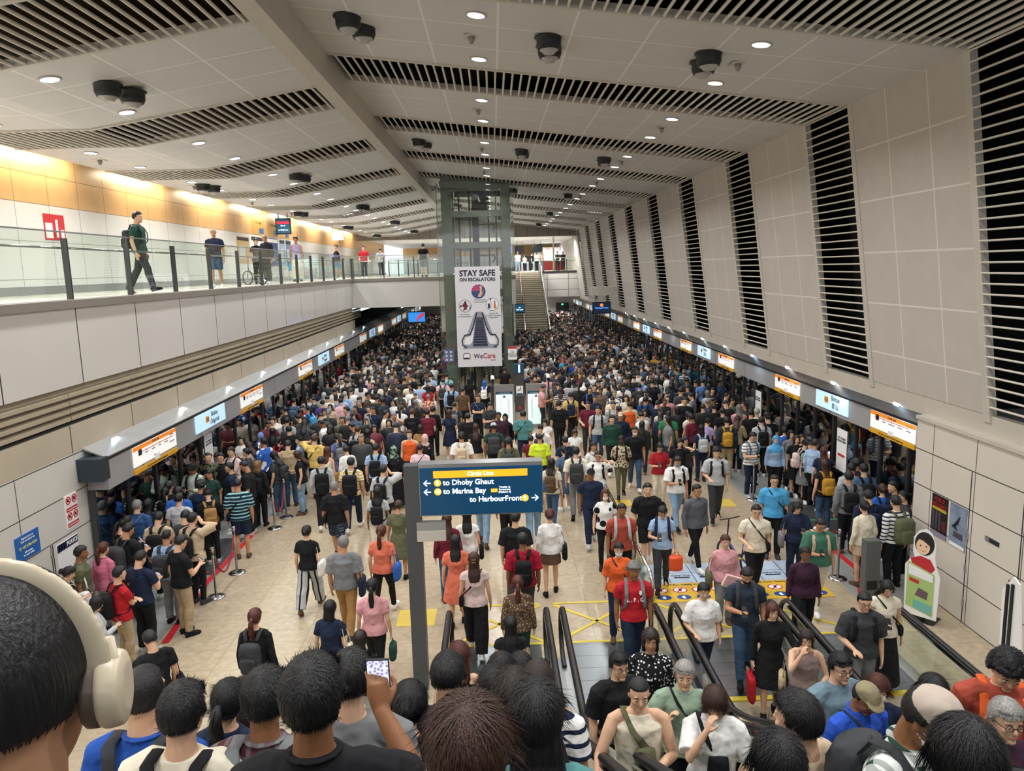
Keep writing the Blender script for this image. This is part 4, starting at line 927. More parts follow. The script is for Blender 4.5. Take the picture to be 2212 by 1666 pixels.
m = MB(); m.prism([(0, -.35, .05), (0, .25, .05), (0, .3, 1.25), (0, .05, 1.55), (0, -.1, 1.5)], (.03, 0, 0)); m.build('board', M_wht, e); m = MB(); m.box((-.03, .0, 0), (0, .04, 1.45)); m.box((-.03, .12, 0), (0, .16, 1.4)); m.build('legs', M_black, e)
# ================================================================ people builder
# local frame: feet at z=0, facing +Y, person's right hand at +X, canonical height 1.70
def remesh(mb, vox, it=3, name='m', dec=1.0):
    me = mb.mesh(name); o = bpy.data.objects.new(name, me)
    r = o.modifiers.new('r', 'REMESH'); r.mode = 'VOXEL'; r.voxel_size = vox; r.use_smooth_shade = True
    if it:
        s = o.modifiers.new('s', 'SMOOTH'); s.factor = .5; s.iterations = it
    if dec < 1:
        d = o.modifiers.new('d', 'DECIMATE'); d.ratio = dec
    out = baked(o); out.name = name; bpy.data.meshes.remove(me)
    out.polygons.foreach_set('use_smooth', [True] * len(out.polygons))
    out.materials.clear(); out.materials.append(MATS['matte_black'])
    return out
VOX = {0: .0065, 1: .0125, 2: .022}
def ik(a, b, l1, l2, hint):
    a = Vector(a); b = Vector(b); d = b - a; L = d.length
    if L > (l1 + l2) * .995: b = a + d * ((l1 + l2) * .995 / L); d = b - a; L = d.length
    x = (l1 * l1 - l2 * l2 + L * L) / (2 * L); h = math.sqrt(max(0, l1 * l1 - x * x)); u = d / L
    hn = Vector(hint); hn = (hn - u * hn.dot(u)).normalized()
    return a + u * x + hn * h, b
# arm targets: (wrist position, elbow hint, hand direction) for the right arm; mirrored for the left
ARM = {'down': ((.245, .03, .83), (.3, -1, 0), (0, .15, -1)), 'fwd': ((.23, .24, .90), (.2, -1, -.2), (0, .5, -1)), 'back': ((.25, -.20, .88), (.3, -1, 0), (0, -.1, -1)),
       'phone': ((.10, .27, 1.12), (.6, -.2, -1), (-.35, .6, .55)), 'fold': ((-.09, .21, 1.13), (1, -.1, -1), (-1, .1, .1)), 'ear': ((.13, .09, 1.50), (1, .1, -.7), (-.5, .1, 1)),
       'high': ((.14, .30, 1.36), (.6, -.2, -1), (-.1, .25, 1)), 'strap': ((.13, .17, 1.22), (.9, -.2, -1), (-.2, .1, 1)), 'rail': ((.34, .34, 1.02), (.4, -.6, -.6), (.1, 1, -.1)),
       'nose': ((.06, .22, 1.44), (.6, 0, -1), (-.3, -.2, 1)), 'hip': ((.2, .08, 1.02), (1, -.6, 0), (-.6, .6, -.3)), 'elbow': ((.15, .24, 1.02), (.6, -.6, -.6), (-.4, 1, 0))}
POSE = {'stand': ('down', 'down', 3), 'walk': ('fwd', 'back', 3), 'phone': ('phone', 'down', 24), 'phones': ('phone', 'phone', 26), 'fold': ('fold', 'fold', 6), 'ear': ('ear', 'down', 4),
        'photo': ('high', 'down', -4), 'strap': ('strap', 'down', 4), 'high': ('high', 'down', 0), 'rail': ('rail', 'down', 8), 'rails': ('rail', 'phone', 10), 'nose': ('nose', 'elbow', 16), 'hip': ('hip', 'down', 4), 'elbow': ('elbow', 'down', 8), 'down': ('down', 'down', 28)}
DIM = {'m': dict(sh=.185, shw=.155, ch=(.165, .118), wa=(.143, .108), hp=(.158, .115), arm=1.0, neck=.056), 'f': dict(sh=.162, shw=.135, ch=(.142, .112), wa=(.118, .092), hp=(.160, .118), arm=.84, neck=.047)}
def head_M(pitch, yaw=0): return Matrix.Translation((0, .0, 1.49)) @ Matrix.Rotation(radians(-yaw), 4, 'Z') @ Matrix.Rotation(radians(-pitch), 4, 'X') @ Matrix.Translation((0, .02, .09))
def joints(sex, pose, legs):
    mir = pose.endswith('-'); pn = pose.rstrip('-'); a, b, pt = POSE[pn]
    if mir: a, b = b, a
    D = DIM[sex]; J = {}
    for s, an in ((1, a), (-1, b)):
        t, h, hd = ARM[an]; sh = Vector((s * D['sh'], 0, 1.352)); t = Vector((s * t[0], t[1], t[2]))
        el, wr = ik(sh, t, .285, .255, (s * h[0], h[1], h[2])); J['arm', s] = (sh, el, wr, Vector((s * hd[0], hd[1], hd[2])).normalized(), an)
    foot = {'stand': ((.10, .0, .085, 0), (.09, .01, .085, 0)), 'walk': ((.085, .26, .085, -12), (.085, -.30, .14, 38)), 'walk-': ((.085, -.30, .14, 38), (.085, .26, .085, -12)), 'step': ((.1, .12, .085, 0), (.1, -.1, .085, 8))}[legs]
    for s, (x, y, z, tilt) in zip((1, -1), foot):
        hp = Vector((s * .085, 0, .90)); kn, an = ik(hp, (s * x, y, z), .418, .402, (s * .1, 1, 0)); J['leg', s] = (hp, kn, an, tilt)
    J['pitch'] = pt
    return J
PC = {}
def hand_mb(mb, wr, hd, s, an, lod, sc=1.0):
    """palm, four bent fingers of different lengths and a thumb leaving the side of the palm"""
    hd = hd.normalized(); side = hd.cross(Vector((0, 0, 1)))
    if side.length < .2: side = Vector((0, 1, 0)) if an in ('down', 'fwd', 'back') else Vector((1, 0, 0))
    if an in ('down', 'back', 'fwd'): side = Vector((0, 1, 0))
    side = (side - hd * side.dot(hd)).normalized(); nrm = hd.cross(side).normalized()
    if an in ('down', 'fwd', 'back'):
        if nrm.x * s > 0: nrm = -nrm       # palm faces the thigh
    elif nrm.y * 0 + nrm.z > 0 and an in ('rail',): nrm = -nrm
    P = lambda u, v, w_: wr + hd * u * sc + side * v * sc + nrm * w_ * sc
    mb.tube([P(-.01, 0, 0), P(.02, 0, 0), P(.05, 0, .002), P(.085, 0, .004)], [(.026 * sc, .019 * sc), (.033 * sc, .018 * sc), (.040 * sc, .017 * sc), (.038 * sc, .014 * sc)], 10, side=tuple(side))
    curl = {'down': .5, 'fwd': .6, 'back': .6, 'phone': 1.1, 'high': 1.0, 'strap': 1.3, 'rail': .7, 'fold': .7, 'ear': .5, 'nose': .8, 'hip': .6, 'elbow': .9}[an]
    for i, (v, L) in enumerate(((.028, .068), (.010, .078), (-.009, .073), (-.027, .058))):
        if lod == 2 and i in (1, 2, 3) and False: continue
        p = P(.08, v, .003); pts = [P(.06, v, .002), p]; d = hd.copy(); a = 0
        for k, fr in enumerate((.45, .32, .23)):
            a += curl * (.45, .6, .4)[k]; dd = hd * cos(a) + nrm * sin(a); p = p + dd * L * fr * sc; pts.append(p)
        r = .0088 * sc; mb.tube(pts, [r * 1.05, r * 1.05, r, r * .92, r * .75], 7)
    t0 = P(.02, .030, .004); t1 = P(.045, .052, .014); t2 = P(.07, .058, .026); t3 = P(.09, .052, .034)
    mb.tube([P(.005, .015, 0), t0, t1, t2, t3], [.013 * sc, .0135 * sc, .011 * sc, .010 * sc, .007 * sc], 7)
def body_mesh(sex, pose, legs, lod, girth=1.0, yaw=0):
    k = ('body', sex, pose, legs, lod, yaw)
    if k in PC: return PC[k]
    D = DIM[sex]; J = joints(sex, pose, legs); mb = MB(); n = 16
    hp, wa, ch = D['hp'], D['wa'], D['ch']
    mb.tube([(0, 0, .81), (0, 0, .84), (0, 0, .91), (0, .0, 1.0), (0, .0, 1.08), (0, .005, 1.2), (0, 0, 1.3), (0, -.005, 1.36), (0, -.008, 1.41), (0, -.006, 1.44)],
            [(.09, .07), (.14, .10), hp, (hp[0] * .93, hp[1] * .93), wa, (ch[0] * .95, ch[1]), (ch[0], ch[1] * .98), (D['shw'], .085), (D['shw'] * .6, .065), (.06, .055)], n, side=(1, 0, 0))
    if sex == 'f':
        for s in (1, -1): mb.ell((s * .065, .085, 1.23), (.062, .05, .06), nu=12, nv=8)
    HM = head_M(J['pitch'], yaw); nb = HM @ Vector((0, -.02, -.06))
    mb.tube([(0, -.01, 1.38), (0, -.012, 1.43), ((nb.x) * .5, -.005 + nb.y * .3, 1.48), nb, HM @ Vector((0, -.015, .0))], [D['neck'] * 1.35, D['neck'] * 1.1, D['neck'], D['neck'], D['neck'] * .9], 12)
    for s in (1, -1):
        sh, el, wr, hd, an = J['arm', s]; a = D['arm']
        mid = el.lerp(wr, .35); sh0 = Vector((s * .06, -.005, 1.378))
        mb.tube([sh0, sh0.lerp(sh, .62) + Vector((0, 0, .010)), sh + Vector((s * .004, 0, -.012)), sh.lerp(el, .3), sh.lerp(el, .8), el, mid, wr.lerp(el, .15), wr], [.042 * a, .050 * a, .054 * a, .052 * a, .043 * a, .041 * a, .041 * a, .03 * a, .027 * a], 12)
        hand_mb(mb, wr, hd, s, an, lod, .93 if sex == 'f' else 1.03)
        h0, kn, ank, tilt = J['leg', s]; q = 1.0 if sex == 'm' else .95
        cf = kn.lerp(ank, .3) + Vector((0, -.018, 0))
        mb.tube([h0 + Vector((0, 0, .02)), h0.lerp(kn, .3), h0.lerp(kn, .75), kn, cf, kn.lerp(ank, .75), ank], [.092 * q, .085 * q, .062 * q, .054 * q, .056 * q, .038 * q, .035 * q], 12)
        t = radians(tilt); fd = Vector((s * .12, cos(t), -sin(t))).normalized()
        mb.tube([ank + Vector((0, -.03, -.03)), ank + fd * .05 + Vector((0, 0, -.045)), ank + fd * .13 + Vector((0, 0, -.055)), ank + fd * .17 + Vector((0, 0, -.06))], [(.032, .03), (.038, .03), (.036, .018), (.02, .01)], 10, side=(1, 0, 0))
    hb = MB(); nu, nv = (20, 14) if lod < 2 else (12, 8)
    hb.ell((0, 0, .022), (.074, .092, .098), nu=nu, nv=nv)
    hb.ell((0, .026, -.03), (.062, .066, .085), nu=nu, nv=nv)
    if lod < 2:
        for s in (1, -1):
            hb.ell((s * .073, .0, -.008), (.010, .018, .030), Matrix.Rotation(s * .3, 3, 'Z'), nu=8, nv=6)
            hb.ell((s * .036, .066, -.022), (.022, .022, .02), nu=8, nv=6)
            hb.ell((s * .030, .078, .026), (.022, .014, .008), nu=8, nv=6)
        hb.tube([(0, .086, .018), (0, .096, -.002), (0, .107, -.022), (0, .098, -.032)], [(.008, .006), (.009, .008), (.013, .009), (.010, .006)], 8, side=(1, 0, 0))
        hb.ell((0, .083, -.058), (.022, .012, .009), nu=10, nv=6)
        hb.ell((0, .072, -.094), (.028, .022, .020), nu=10, nv=6)
    hb.xf(HM); mb.add(hb.v, hb.f)
    PC[k] = remesh(mb, VOX[lod], 2, 'body', .4 if lod < 2 else .5); return PC[k]
def top_mesh(sex, pose, kind, lod, loose=0):
    k = ('top', sex, pose, kind, lod, loose)
    if k in PC: return PC[k]
    D = DIM[sex]; J = joints(sex, pose, 'stand'); mb = MB(); e = .02 + .012 * loose
    hp, wa, ch = D['hp'], D['wa'], D['ch']
    z0 = {'crop': 1.0, 'tuck': .97}.get(kind, .86)
    base = 'dress' if 'dress' in kind else kind
    W = lambda q, f=1.0: (q[0] + e * f, q[1] + e * f)
    wl = (wa[0] * (.55 if True else 1) + hp[0] * .45, wa[1] * .55 + hp[1] * .45) if kind not in ('dress', 'ldress', 'tuck') else wa
    rings = [((0, 0, 1.03), W(wl, 1.0)), ((0, 0, 1.12), W((wl[0] * .5 + ch[0] * .5, wl[1] * .5 + ch[1] * .5), 1.1)), ((0, .006, 1.22), W((ch[0], ch[1] + (.035 if sex == 'f' else 0)))), ((0, 0, 1.31), W(ch)), ((0, -.004, 1.365), (D['shw'] + .02, .105)), ((0, -.008, 1.41), (D['shw'] * .68, .085)), ((0, -.008, 1.435), (.075, .068))]
    if kind in ('tank',): rings = rings[:4] + [((0, -.004, 1.365), (D['shw'] * .8, .1)), ((0, -.008, 1.40), (.1, .08))]
    if z0 < 1.0: rings = [((0, 0, z0), (hp[0] + e + .028, hp[1] + e + .02)), ((0, 0, .94), (hp[0] + e + .014, hp[1] + e + .01))] + rings
    if base == 'dress' or kind == 'ldress':
        rings = [((0, .01, .50), (.26, .22)), ((0, .0, .7), (.225, .19)), ((0, 0, .9), (.19, .15))] + rings[2:]
    if kind == 'robe': rings = [((0, .0, .08), (.27, .25)), ((0, 0, .5), (.24, .2)), ((0, 0, .9), (.2, .16))] + rings[2:]
    mb.tube([r[0] for r in rings], [r[1] for r in rings], 20, side=(1, 0, 0))
    if kind != 'tank':
        for s in (1, -1):
            sh, el, wr, hd, an = J['arm', s]; a = D['arm']; s0 = Vector((s * .06, -.005, 1.362)); s1 = s0.lerp(sh, .62) + Vector((0, 0, .008)); sh_ = sh + Vector((s * .004, 0, -.012)); sl = .014 + .012 * loose
            if kind in ('long', 'shirt', 'ldress', 'robe', 'jacket'):
                x = .012 if kind != 'jacket' else .022
                w2 = wr.lerp(el, .06)
                mb.tube([s0, s1, sh_, sh.lerp(el, .3), sh.lerp(el, .8), el, el.lerp(w2, .5), w2], [.045 * a + x, .054 * a + x, .058 * a + x, .057 * a + x, .05 * a + x, .048 * a + x, .044 * a + x, .034 * a + x], 12)
            else:
                f = .62 if loose == 0 else .85
                if kind == 'cap': f = .3
                mb.tube([s0, s1, sh_, sh.lerp(el, f * .5), sh.lerp(el, f)], [.045 * a + sl, .054 * a + sl, .058 * a + sl, .060 * a + sl * 1.1, .058 * a + sl * 1.35], 12)
    PC[k] = remesh(mb, max(VOX[lod], .009), 2, 'top', .35); return PC[k]
def bottom_mesh(sex, legs, kind, lod):
    k = ('bot', sex, legs, kind, lod)
    if k in PC: return PC[k]
    D = DIM[sex]; J = joints(sex, 'stand', legs); mb = MB(); hp, wa = D['hp'], D['wa']; e = .012
    top = [((0, 0, .785), (.07, .06)), ((0, 0, .82), (.14, .108)), ((0, 0, .91), (hp[0] + e, hp[1] + e)), ((0, 0, .99), (hp[0] * .97 + e, hp[1] * .95 + e)), ((0, 0, 1.04), (wa[0] * .7 + hp[0] * .3 + e * .6, wa[1] * .8 + hp[1] * .2 + e * .6))]
    if kind in ('skirt', 'mini', 'lskirt'):
        zb = {'skirt': .5, 'mini': .66, 'lskirt': .14}[kind]; w_ = {'skirt': (.235, .21), 'mini': (.205, .185), 'lskirt': (.26, .25)}[kind]
        top = [((0, 0, zb), w_), ((0, 0, (zb + .9) / 2), ((w_[0] + hp[0]) / 2 + .015, (w_[1] + hp[1]) / 2 + .015))] + top[2:]
        mb.tube([r[0] for r in top], [r[1] for r in top], 20, side=(1, 0, 0))
    else:
        mb.tube([r[0] for r in top], [r[1] for r in top], 18, side=(1, 0, 0))
        for s in (1, -1):
            h0, kn, an, tilt = J['leg', s]; w_ = {'wide': 1.75, 'pants': 1.12, 'slim': .9, 'shorts': 1.2, 'jeans': 1.05}[kind]
            if kind == 'shorts':
                mb.tube([h0 + Vector((0, 0, .03)), h0.lerp(kn, .3), h0.lerp(kn, .9)], [.103, .105, .098], 12)
            else:
                cf = kn.lerp(an, .3) + Vector((0, -.012, 0)); b_ = an.lerp(kn, .02) 
                mb.tube([h0 + Vector((0, 0, .03)), h0.lerp(kn, .3), h0.lerp(kn, .75), kn, cf, kn.lerp(an, .75), b_], [.102, .097 * (w_ * .3 + .7), .076 * (w_ * .6 + .4), .067 * w_, .068 * w_, .058 * w_, .056 * w_], 12)
    PC[k] = remesh(mb, max(VOX[lod], .010), 2, 'bottom', .35); return PC[k]
def shoe_mesh(sex, legs, s, lod, kind='shoe'):
    k = ('shoe', sex, legs, s, lod, kind)
    if k in PC: return PC[k]
    J = joints(sex, 'stand', legs); h0, kn, an, tilt = J['leg', s]; t = radians(tilt); fd = Vector((s * .12, cos(t), -sin(t))).normalized(); u = Vector((0, sin(t), cos(t)))
    mb = MB(); o = an - u * .058
    mb.tube([o - fd * .065 + u * .012, o - fd * .055 + u * .02, o + u * .028, o + fd * .07 + u * .018, o + fd * .14 + u * .008, o + fd * .185 + u * .0], [(.026, .03), (.036, .042), (.041, .05), (.046, .036), (.045, .026), (.022, .014)], 12, side=(1, 0, 0))
    if kind == 'shoe': mb.tube([an + u * .025, an - u * .03], [(.04, .045), (.042, .05)], 10)
    sole = MB(); pts = [(-.07, .0), (-.05, .035), (.0, .04), (.07, .047), (.14, .048), (.18, .03), (.192, 0), (.18, -.03), (.14, -.048), (.07, -.047), (0, -.04), (-.05, -.035)]
    sd = fd.cross(u).normalized(); sole.prism([o + fd * a + sd * b - u * .027 for a, b in pts], u * .018); mb.add(sole.v, sole.f)
    PC[k] = remesh(mb, .008 if lod < 2 else .014, 1, 'shoe'); return PC[k]

# ---- hair and head wear, in the head frame (origin = head centre)
def sm(a, b, x):
    t = min(1, max(0, (x - a) / (b - a))); return t * t * (3 - 2 * t)
def hair_mesh(kind, lod):
    k = ('hair', kind, lod)
    if k in PC: return PC[k]
    mb = MB(); nu, nv = {0: (56, 40), 1: (26, 20), 2: (14, 10)}[lod]
    th = {'buzz': .003, 'short': .012, 'thin': .006, 'curly': .03}.get(kind, .013); low = {'short': -.055, 'buzz': -.045, 'thin': -.05, 'curly': -.05, 'bob': -.13, 'pony': -.06, 'bun': -.06, 'long': -.12, 'bald': -.05}[kind]
    rs = random.Random(5)
    R = (.080 + th, .098 + th, .102 + th)
    def fn(v):
        x, y, z = v.x * R[0], v.y * R[1], v.z * R[2] + .022
        hl = .080 if kind not in ('bob',) else .070
        hl += -.3 * abs(x) * (0 if kind == 'thin' else .5)
        face = sm(.012, .035, y) * (1 - sm(hl - .012, hl + .008, z))
        if kind in ('bob', 'long'): face *= 1 - sm(.052, .066, abs(x)) * sm(-.02, .02, z + .08)
        else: face = max(face, sm(-.035, -.01, y) * (1 - sm(-.005, .02, z)))
        nape = 1 - sm(low, low + .03, z)
        m = max(face, nape)
        if kind == 'bald': m = max(m, sm(.06, .08, z) * sm(-.09, -.05, y))
        if kind == 'curly': return (1 - .45 * m) * (1 + .05 * rs.uniform(-1, 1))
        return 1 - .4 * m + (.012 * rs.uniform(-1, 1) if kind == 'short' and lod == 0 else 0)
    mb.ell((0, 0, .022), R, nu=nu, nv=nv, fn=fn)
    n = 14 if lod < 2 else 8
    if kind in ('bob', 'long'):
        zb = -.15 if kind == 'bob' else -.38
        pts = [(0, -.03, .04), (0, -.035, -.05), (0, -.055, -.12)] + ([(0, -.045, zb)] if kind == 'bob' else [(0, -.095, -.22), (0, -.12, -.30), (0, -.12, zb)])
        rr = [(.08, .075), (.085, .066), (.088, .05)] + ([(.083, .045)] if kind == 'bob' else [(.098, .045), (.085, .036), (.045, .02)])
        mb.tube(pts, rr, n, side=(1, 0, 0))
    if kind == 'pony': mb.tube([(0, -.09, .03), (0, -.125, .015), (0, -.145, -.05), (0, -.14, -.16), (0, -.125, -.26), (0, -.12, -.33)], [(.02, .02), (.022, .022), (.035, .03), (.042, .03), (.034, .022), (.012, .01)], n, side=(1, 0, 0))
    if kind == 'bun': mb.ell((0, -.115, .03), (.042, .035, .042), nu=n, nv=8)
    me = remesh(mb, {0: .005, 1: .008, 2: .016}[lod], 1, 'hair', .5)
    if lod < 2 and kind != 'bald': add_strands(me, kind, lod)
    PC[k] = me; return me
def add_strands(me, kind, lod):
    """short tapering locks laid over the hair surface, flowing away from the crown"""
    rs = random.Random(hash(kind) % 97 if False else len(kind) * 7 + lod); bmv = [(v.co.copy(), v.normal.copy()) for v in me.vertices]
    n = {0: {'buzz': 7000, 'curly': 4500}.get(kind, 7500), 1: 500}[lod]; V_ = []; F_ = []
    Ls = {'buzz': .011, 'short': .036, 'thin': .022, 'curly': .022}.get(kind, .09) * (1.0 if lod == 0 else .8); wd = {0: .0013, 1: .004}[lod]
    crown = Vector((.0, -.045, .115))
    for i in range(n):
        p, nr = bmv[rs.randrange(len(bmv))]
        if p.y > .03 and p.z < .05 and kind not in ('bob', 'long'): continue
        if p.z < -.03 and kind in ('short', 'buzz', 'thin') and rs.random() < .6: continue
        if nr.dot(p - Vector((0, 0, .0))) < 0: continue
        fl = (p - crown) + Vector((.0, .0, -.05)) if p.z > .0 else Vector((p.x * .3, p.y * .3, -1.0))
        if p.y > .03 and p.z > .05: fl = Vector((p.x * .8 + .02, .06, -.01)) if kind in ('short', 'curly', 'thin') else Vector((p.x * 1.5 + .01, .0, -.06))
        fl += Vector((rs.gauss(0, .02), rs.gauss(0, .02), rs.gauss(0, .015))); fl -= nr * fl.dot(nr)
        if fl.length < 1e-4: continue
        fl.normalize(); L = Ls * rs.uniform(.6, 1.3); sd = fl.cross(nr).normalized(); lift = rs.uniform(.1, .42) * {'curly': 2.2, 'bob': .2, 'long': .2, 'pony': .14, 'bun': .14, 'short': .85}.get(kind, 1)
        dv = .6 if kind in ('short', 'buzz', 'thin') else .25; b = len(V_); q = p + nr * (-.002 if dv > .5 else .0012)
        pts = [q, q + fl * L * .4 + nr * L * .16 * lift * 1.6, q + fl * L * .75 + nr * L * .16 * lift, q + fl * L + nr * L * .02]
        if p.z > -.05 and kind != 'curly': pts = [c - nr * ((c - q).length ** 2 / dv) for c in pts]
        for k_, w_ in ((0, 1), (1, .9), (2, .6)): V_ += [pts[k_] - sd * wd * w_, pts[k_] + sd * wd * w_]
        V_.append(pts[3]); F_ += [(b, b + 1, b + 3, b + 2), (b + 2, b + 3, b + 5, b + 4), (b + 4, b + 5, b + 6)]
    bm = bmesh.new(); bm.from_mesh(me); vv = [bm.verts.new(v) for v in V_]
    for f in F_:
        g = bm.faces.new([vv[i] for i in f]); g.smooth = True
    bm.to_mesh(me); bm.free()
def wear_mesh(kind, lod):
    k = ('wear', kind, lod)
    if k in PC: return PC[k]
    mb = MB(); nu, nv = (24, 16) if lod < 2 else (14, 10); vox = {0: .006, 1: .01, 2: .016}[lod]
    if kind == 'hijab':
        def fn(v):
            f = sm(.2, .55, v.y) * (1 - sm(.25, .5, v.z)) * (1 - sm(.5, .75, abs(v.x))); return 1 - .4 * f
        mb.ell((0, -.005, .01), (.096, .112, .128), nu=nu, nv=nv, fn=fn)
        mb.tube([(0, -.03, -.03), (0, -.01, -.11), (0, .0, -.17), (0, .01, -.26), (0, .02, -.34)], [(.08, .075), (.085, .085), (.13, .11), (.19, .145), (.17, .14)], 18, side=(1, 0, 0))
    elif kind == 'cap':
        def fn(v): return 1 - .5 * (1 - sm(.05, .2, v.z))
        mb.ell((0, 0, .03), (.092, .108, .108), nu=nu, nv=nv, fn=fn)
        mb.prism([(.07 * sin(a * pi / 10 - pi / 2) * 1.05, .07 + .085 * cos(a * pi / 10 - pi / 2), .055 - .02 * cos(a * pi / 10 - pi / 2)) for a in range(11)], (0, 0, .012))
    elif kind == 'bucket':
        mb.lathe((0, 0, .0), [(.125, .02), (.10, .055), (.095, .09), (.07, .145), (.02, .15)], 20)
    elif kind == 'turban':
        def fn(v):
            return 1 - .35 * sm(.3, .6, v.y) * (1 - sm(.2, .4, v.z))
        mb.ell((0, -.01, .05), (.108, .125, .10), nu=nu, nv=nv, fn=fn); mb.tube([(-.1, .02, .03), (-.05, .09, .08), (0, .1, .12), (.05, .09, .08), (.1, .02, .03)], .025, 8)
    elif kind == 'mask':
        def fn(v): return 1.0
        mb.ell((0, .05, -.05), (.058, .056, .048), nu=nu, nv=nv)
        for s in (1, -1): mb.tube([(s * .05, .07, -.03), (s * .078, .0, .0)], .004, 6); mb.tube([(s * .05, .065, -.07), (s * .078, .0, -.02)], .004, 6)
    elif kind == 'glasses':
        for s in (1, -1):
            mb.tube([(s * .034 + .024 * cos(a * pi / 6), .098, .006 + .018 * sin(a * pi / 6)) for a in range(13)], .0022, 5)
            mb.tube([(s * .058, .097, .01), (s * .078, .04, .012), (s * .08, -.01, .0)], .002, 5)
        mb.tube([(-.01, .1, .01), (.01, .1, .01)], .0022, 5)
        me = mb.mesh('eyeglasses', True); me.materials.append(MATS['matte_black']); PC[k] = me; return me
    elif kind == 'claw':
        mb.tube([(-.03, -.105, .04), (0, -.135, .045), (.03, -.105, .04)], .008, 6)
        mb.tube([(-.03, -.105, .0), (0, -.135, .0), (.03, -.105, .0)], .008, 6)
        me = mb.mesh('hair_clip', True); me.materials.append(MATS['matte_black']); PC[k] = me; return me
    PC[k] = remesh(mb, vox, 2, kind); return PC[k]
def face_mesh(part):
    k = ('face', part)
    if k in PC: return PC[k]
    mb = MB()
    if part == 'eyer' or part == 'eyel':
        s = 1 if part == 'eyer' else -1; mb.ell((s * .032, .0855, .007), (.0115, .007, .0046), nu=12, nv=8)
    if part == 'iris':
        for s in (1, -1): mb.ell((s * .032, .0915, .007), (.0055, .0035, .0050), nu=10, nv=6)
    if part == 'brows':
        for s in (1, -1): mb.tube([(s * .016, .092, .026), (s * .032, .092, .031), (s * .050, .080, .026)], [.0022, .0034, .0018], 6)
    if part == 'mouth':
        mb.tube([(-.022, .087, -.060), (-.008, .0955, -.0575), (0, .096, -.0585), (.008, .0955, -.0575), (.022, .087, -.060)], [(.002, .002), (.0042, .004), (.004, .0042), (.0042, .004), (.002, .002)], 6)
    me = mb.mesh(part, True); me.materials.append(MATS['matte_black']); PC[k] = me; return me
# ---- bags
def superbox(mb, c, r, p=.5, nu=18, nv=12):
    vs = []
    def f(a, e): return math.copysign(abs(a) ** e, a)
    o = MB(); o.ell((0, 0, 0), 1.0, nu=nu, nv=nv)
    out = []
    for v in o.v:
        x, y, z = v; m = max(abs(x), abs(y), abs(z)) or 1; L = math.sqrt(x * x + y * y + z * z); q = (1 - p) * 1.0 + p * (L / m) * .92
        out.append((c[0] + x * q * r[0], c[1] + y * q * r[1], c[2] + z * q * r[2]))
    return mb.add(out, o.f)
def bag_mesh(kind, part):
    k = ('bag', kind, part)
    if k in PC: return PC[k]
    mb = MB()
    if kind in ('pack', 'bigpack'):
        g = 1.0 if kind == 'pack' else 1.2; y = -.215 if kind == 'pack' else -.235
        if part == 'bag_body': superbox(mb, (0, y, 1.13), (.145 * g, .085 * g, .21 * g), .75)
        if part == 'front_pocket': superbox(mb, (0, y - .085 * g, 1.05), (.11 * g, .03, .11 * g), .8)
        if part == 'strap_r' or part == 'strap_l':
            s = 1 if part == 'strap_r' else -1
            mb.tube([(s * .07, -.155, 1.33), (s * .10, -.09, 1.43), (s * .105, .0, 1.435), (s * .115, .09, 1.37), (s * .12, .148, 1.25), (s * .135, .135, 1.1), (s * .165, .03, 1.0), (s * .12, -.15, .98)], [(.028, .007)] * 8, 8, side=(1, 0, 0))
        if part == 'handle': mb.tube([(-.03, y + .06, 1.33), (0, y + .05, 1.365), (.03, y + .06, 1.33)], .007, 6)
    if kind == 'tote':
        if part == 'bag_body': superbox(mb, (.27, -.02, .88), (.05, .15, .16), .85)
        if part == 'strap': mb.tube([(.27, .09, 1.0), (.245, .06, 1.2), (.16, .0, 1.435), (.245, -.1, 1.2), (.27, -.12, 1.0)], [(.012, .005)] * 5, 6, side=(0, 1, 0))
    if kind == 'cross':
        if part == 'bag_body': superbox(mb, (-.22, -.02, .93), (.04, .11, .08), .8)
        if part == 'strap': mb.tube([(-.235, .02, 1.0), (-.1, .15, 1.15), (.06, .13, 1.36), (.12, .0, 1.44), (.06, -.12, 1.36), (-.08, -.15, 1.18), (-.235, -.05, 1.0)], [(.015, .005)] * 7, 8, side=(1, 0, .6))
    if kind == 'sling':
        if part == 'bag_body': superbox(mb, (-.03, .17, 1.08), (.085, .045, .15), .6); 
        if part == 'strap': mb.tube([(-.04, .17, 1.2), (.06, .14, 1.33), (.12, .0, 1.44), (.06, -.13, 1.36), (-.08, -.15, 1.18), (-.19, -.05, 1.05), (-.1, .15, 1.0)], [(.028, .006)] * 7, 8, side=(1, 0, .6))
    if kind in ('hand', 'shop'):
        g = (.055, .13, .13) if kind == 'hand' else (.05, .16, .2); zc = .52 if kind == 'hand' else .45
        if part == 'bag_body': superbox(mb, (.26, .04, zc), g, .9)
        if part == 'strap': mb.tube([(.26, -.03, zc + g[2] * .9), (.26, .0, .70), (.255, .04, .735), (.26, .08, .70), (.26, .11, zc + g[2] * .9)], .006, 6)
    me = mb.mesh(part, True); me.materials.append(MATS['matte_black']); PC[k] = me; return me
BAGPARTS = {'pack': ('bag_body', 'front_pocket', 'strap_r', 'strap_l', 'handle'), 'bigpack': ('bag_body', 'front_pocket', 'strap_r', 'strap_l', 'handle'), 'tote': ('bag_body', 'strap'), 'cross': ('bag_body', 'strap'), 'sling': ('bag_body', 'strap'), 'hand': ('bag_body', 'strap'), 'shop': ('bag_body', 'strap')}
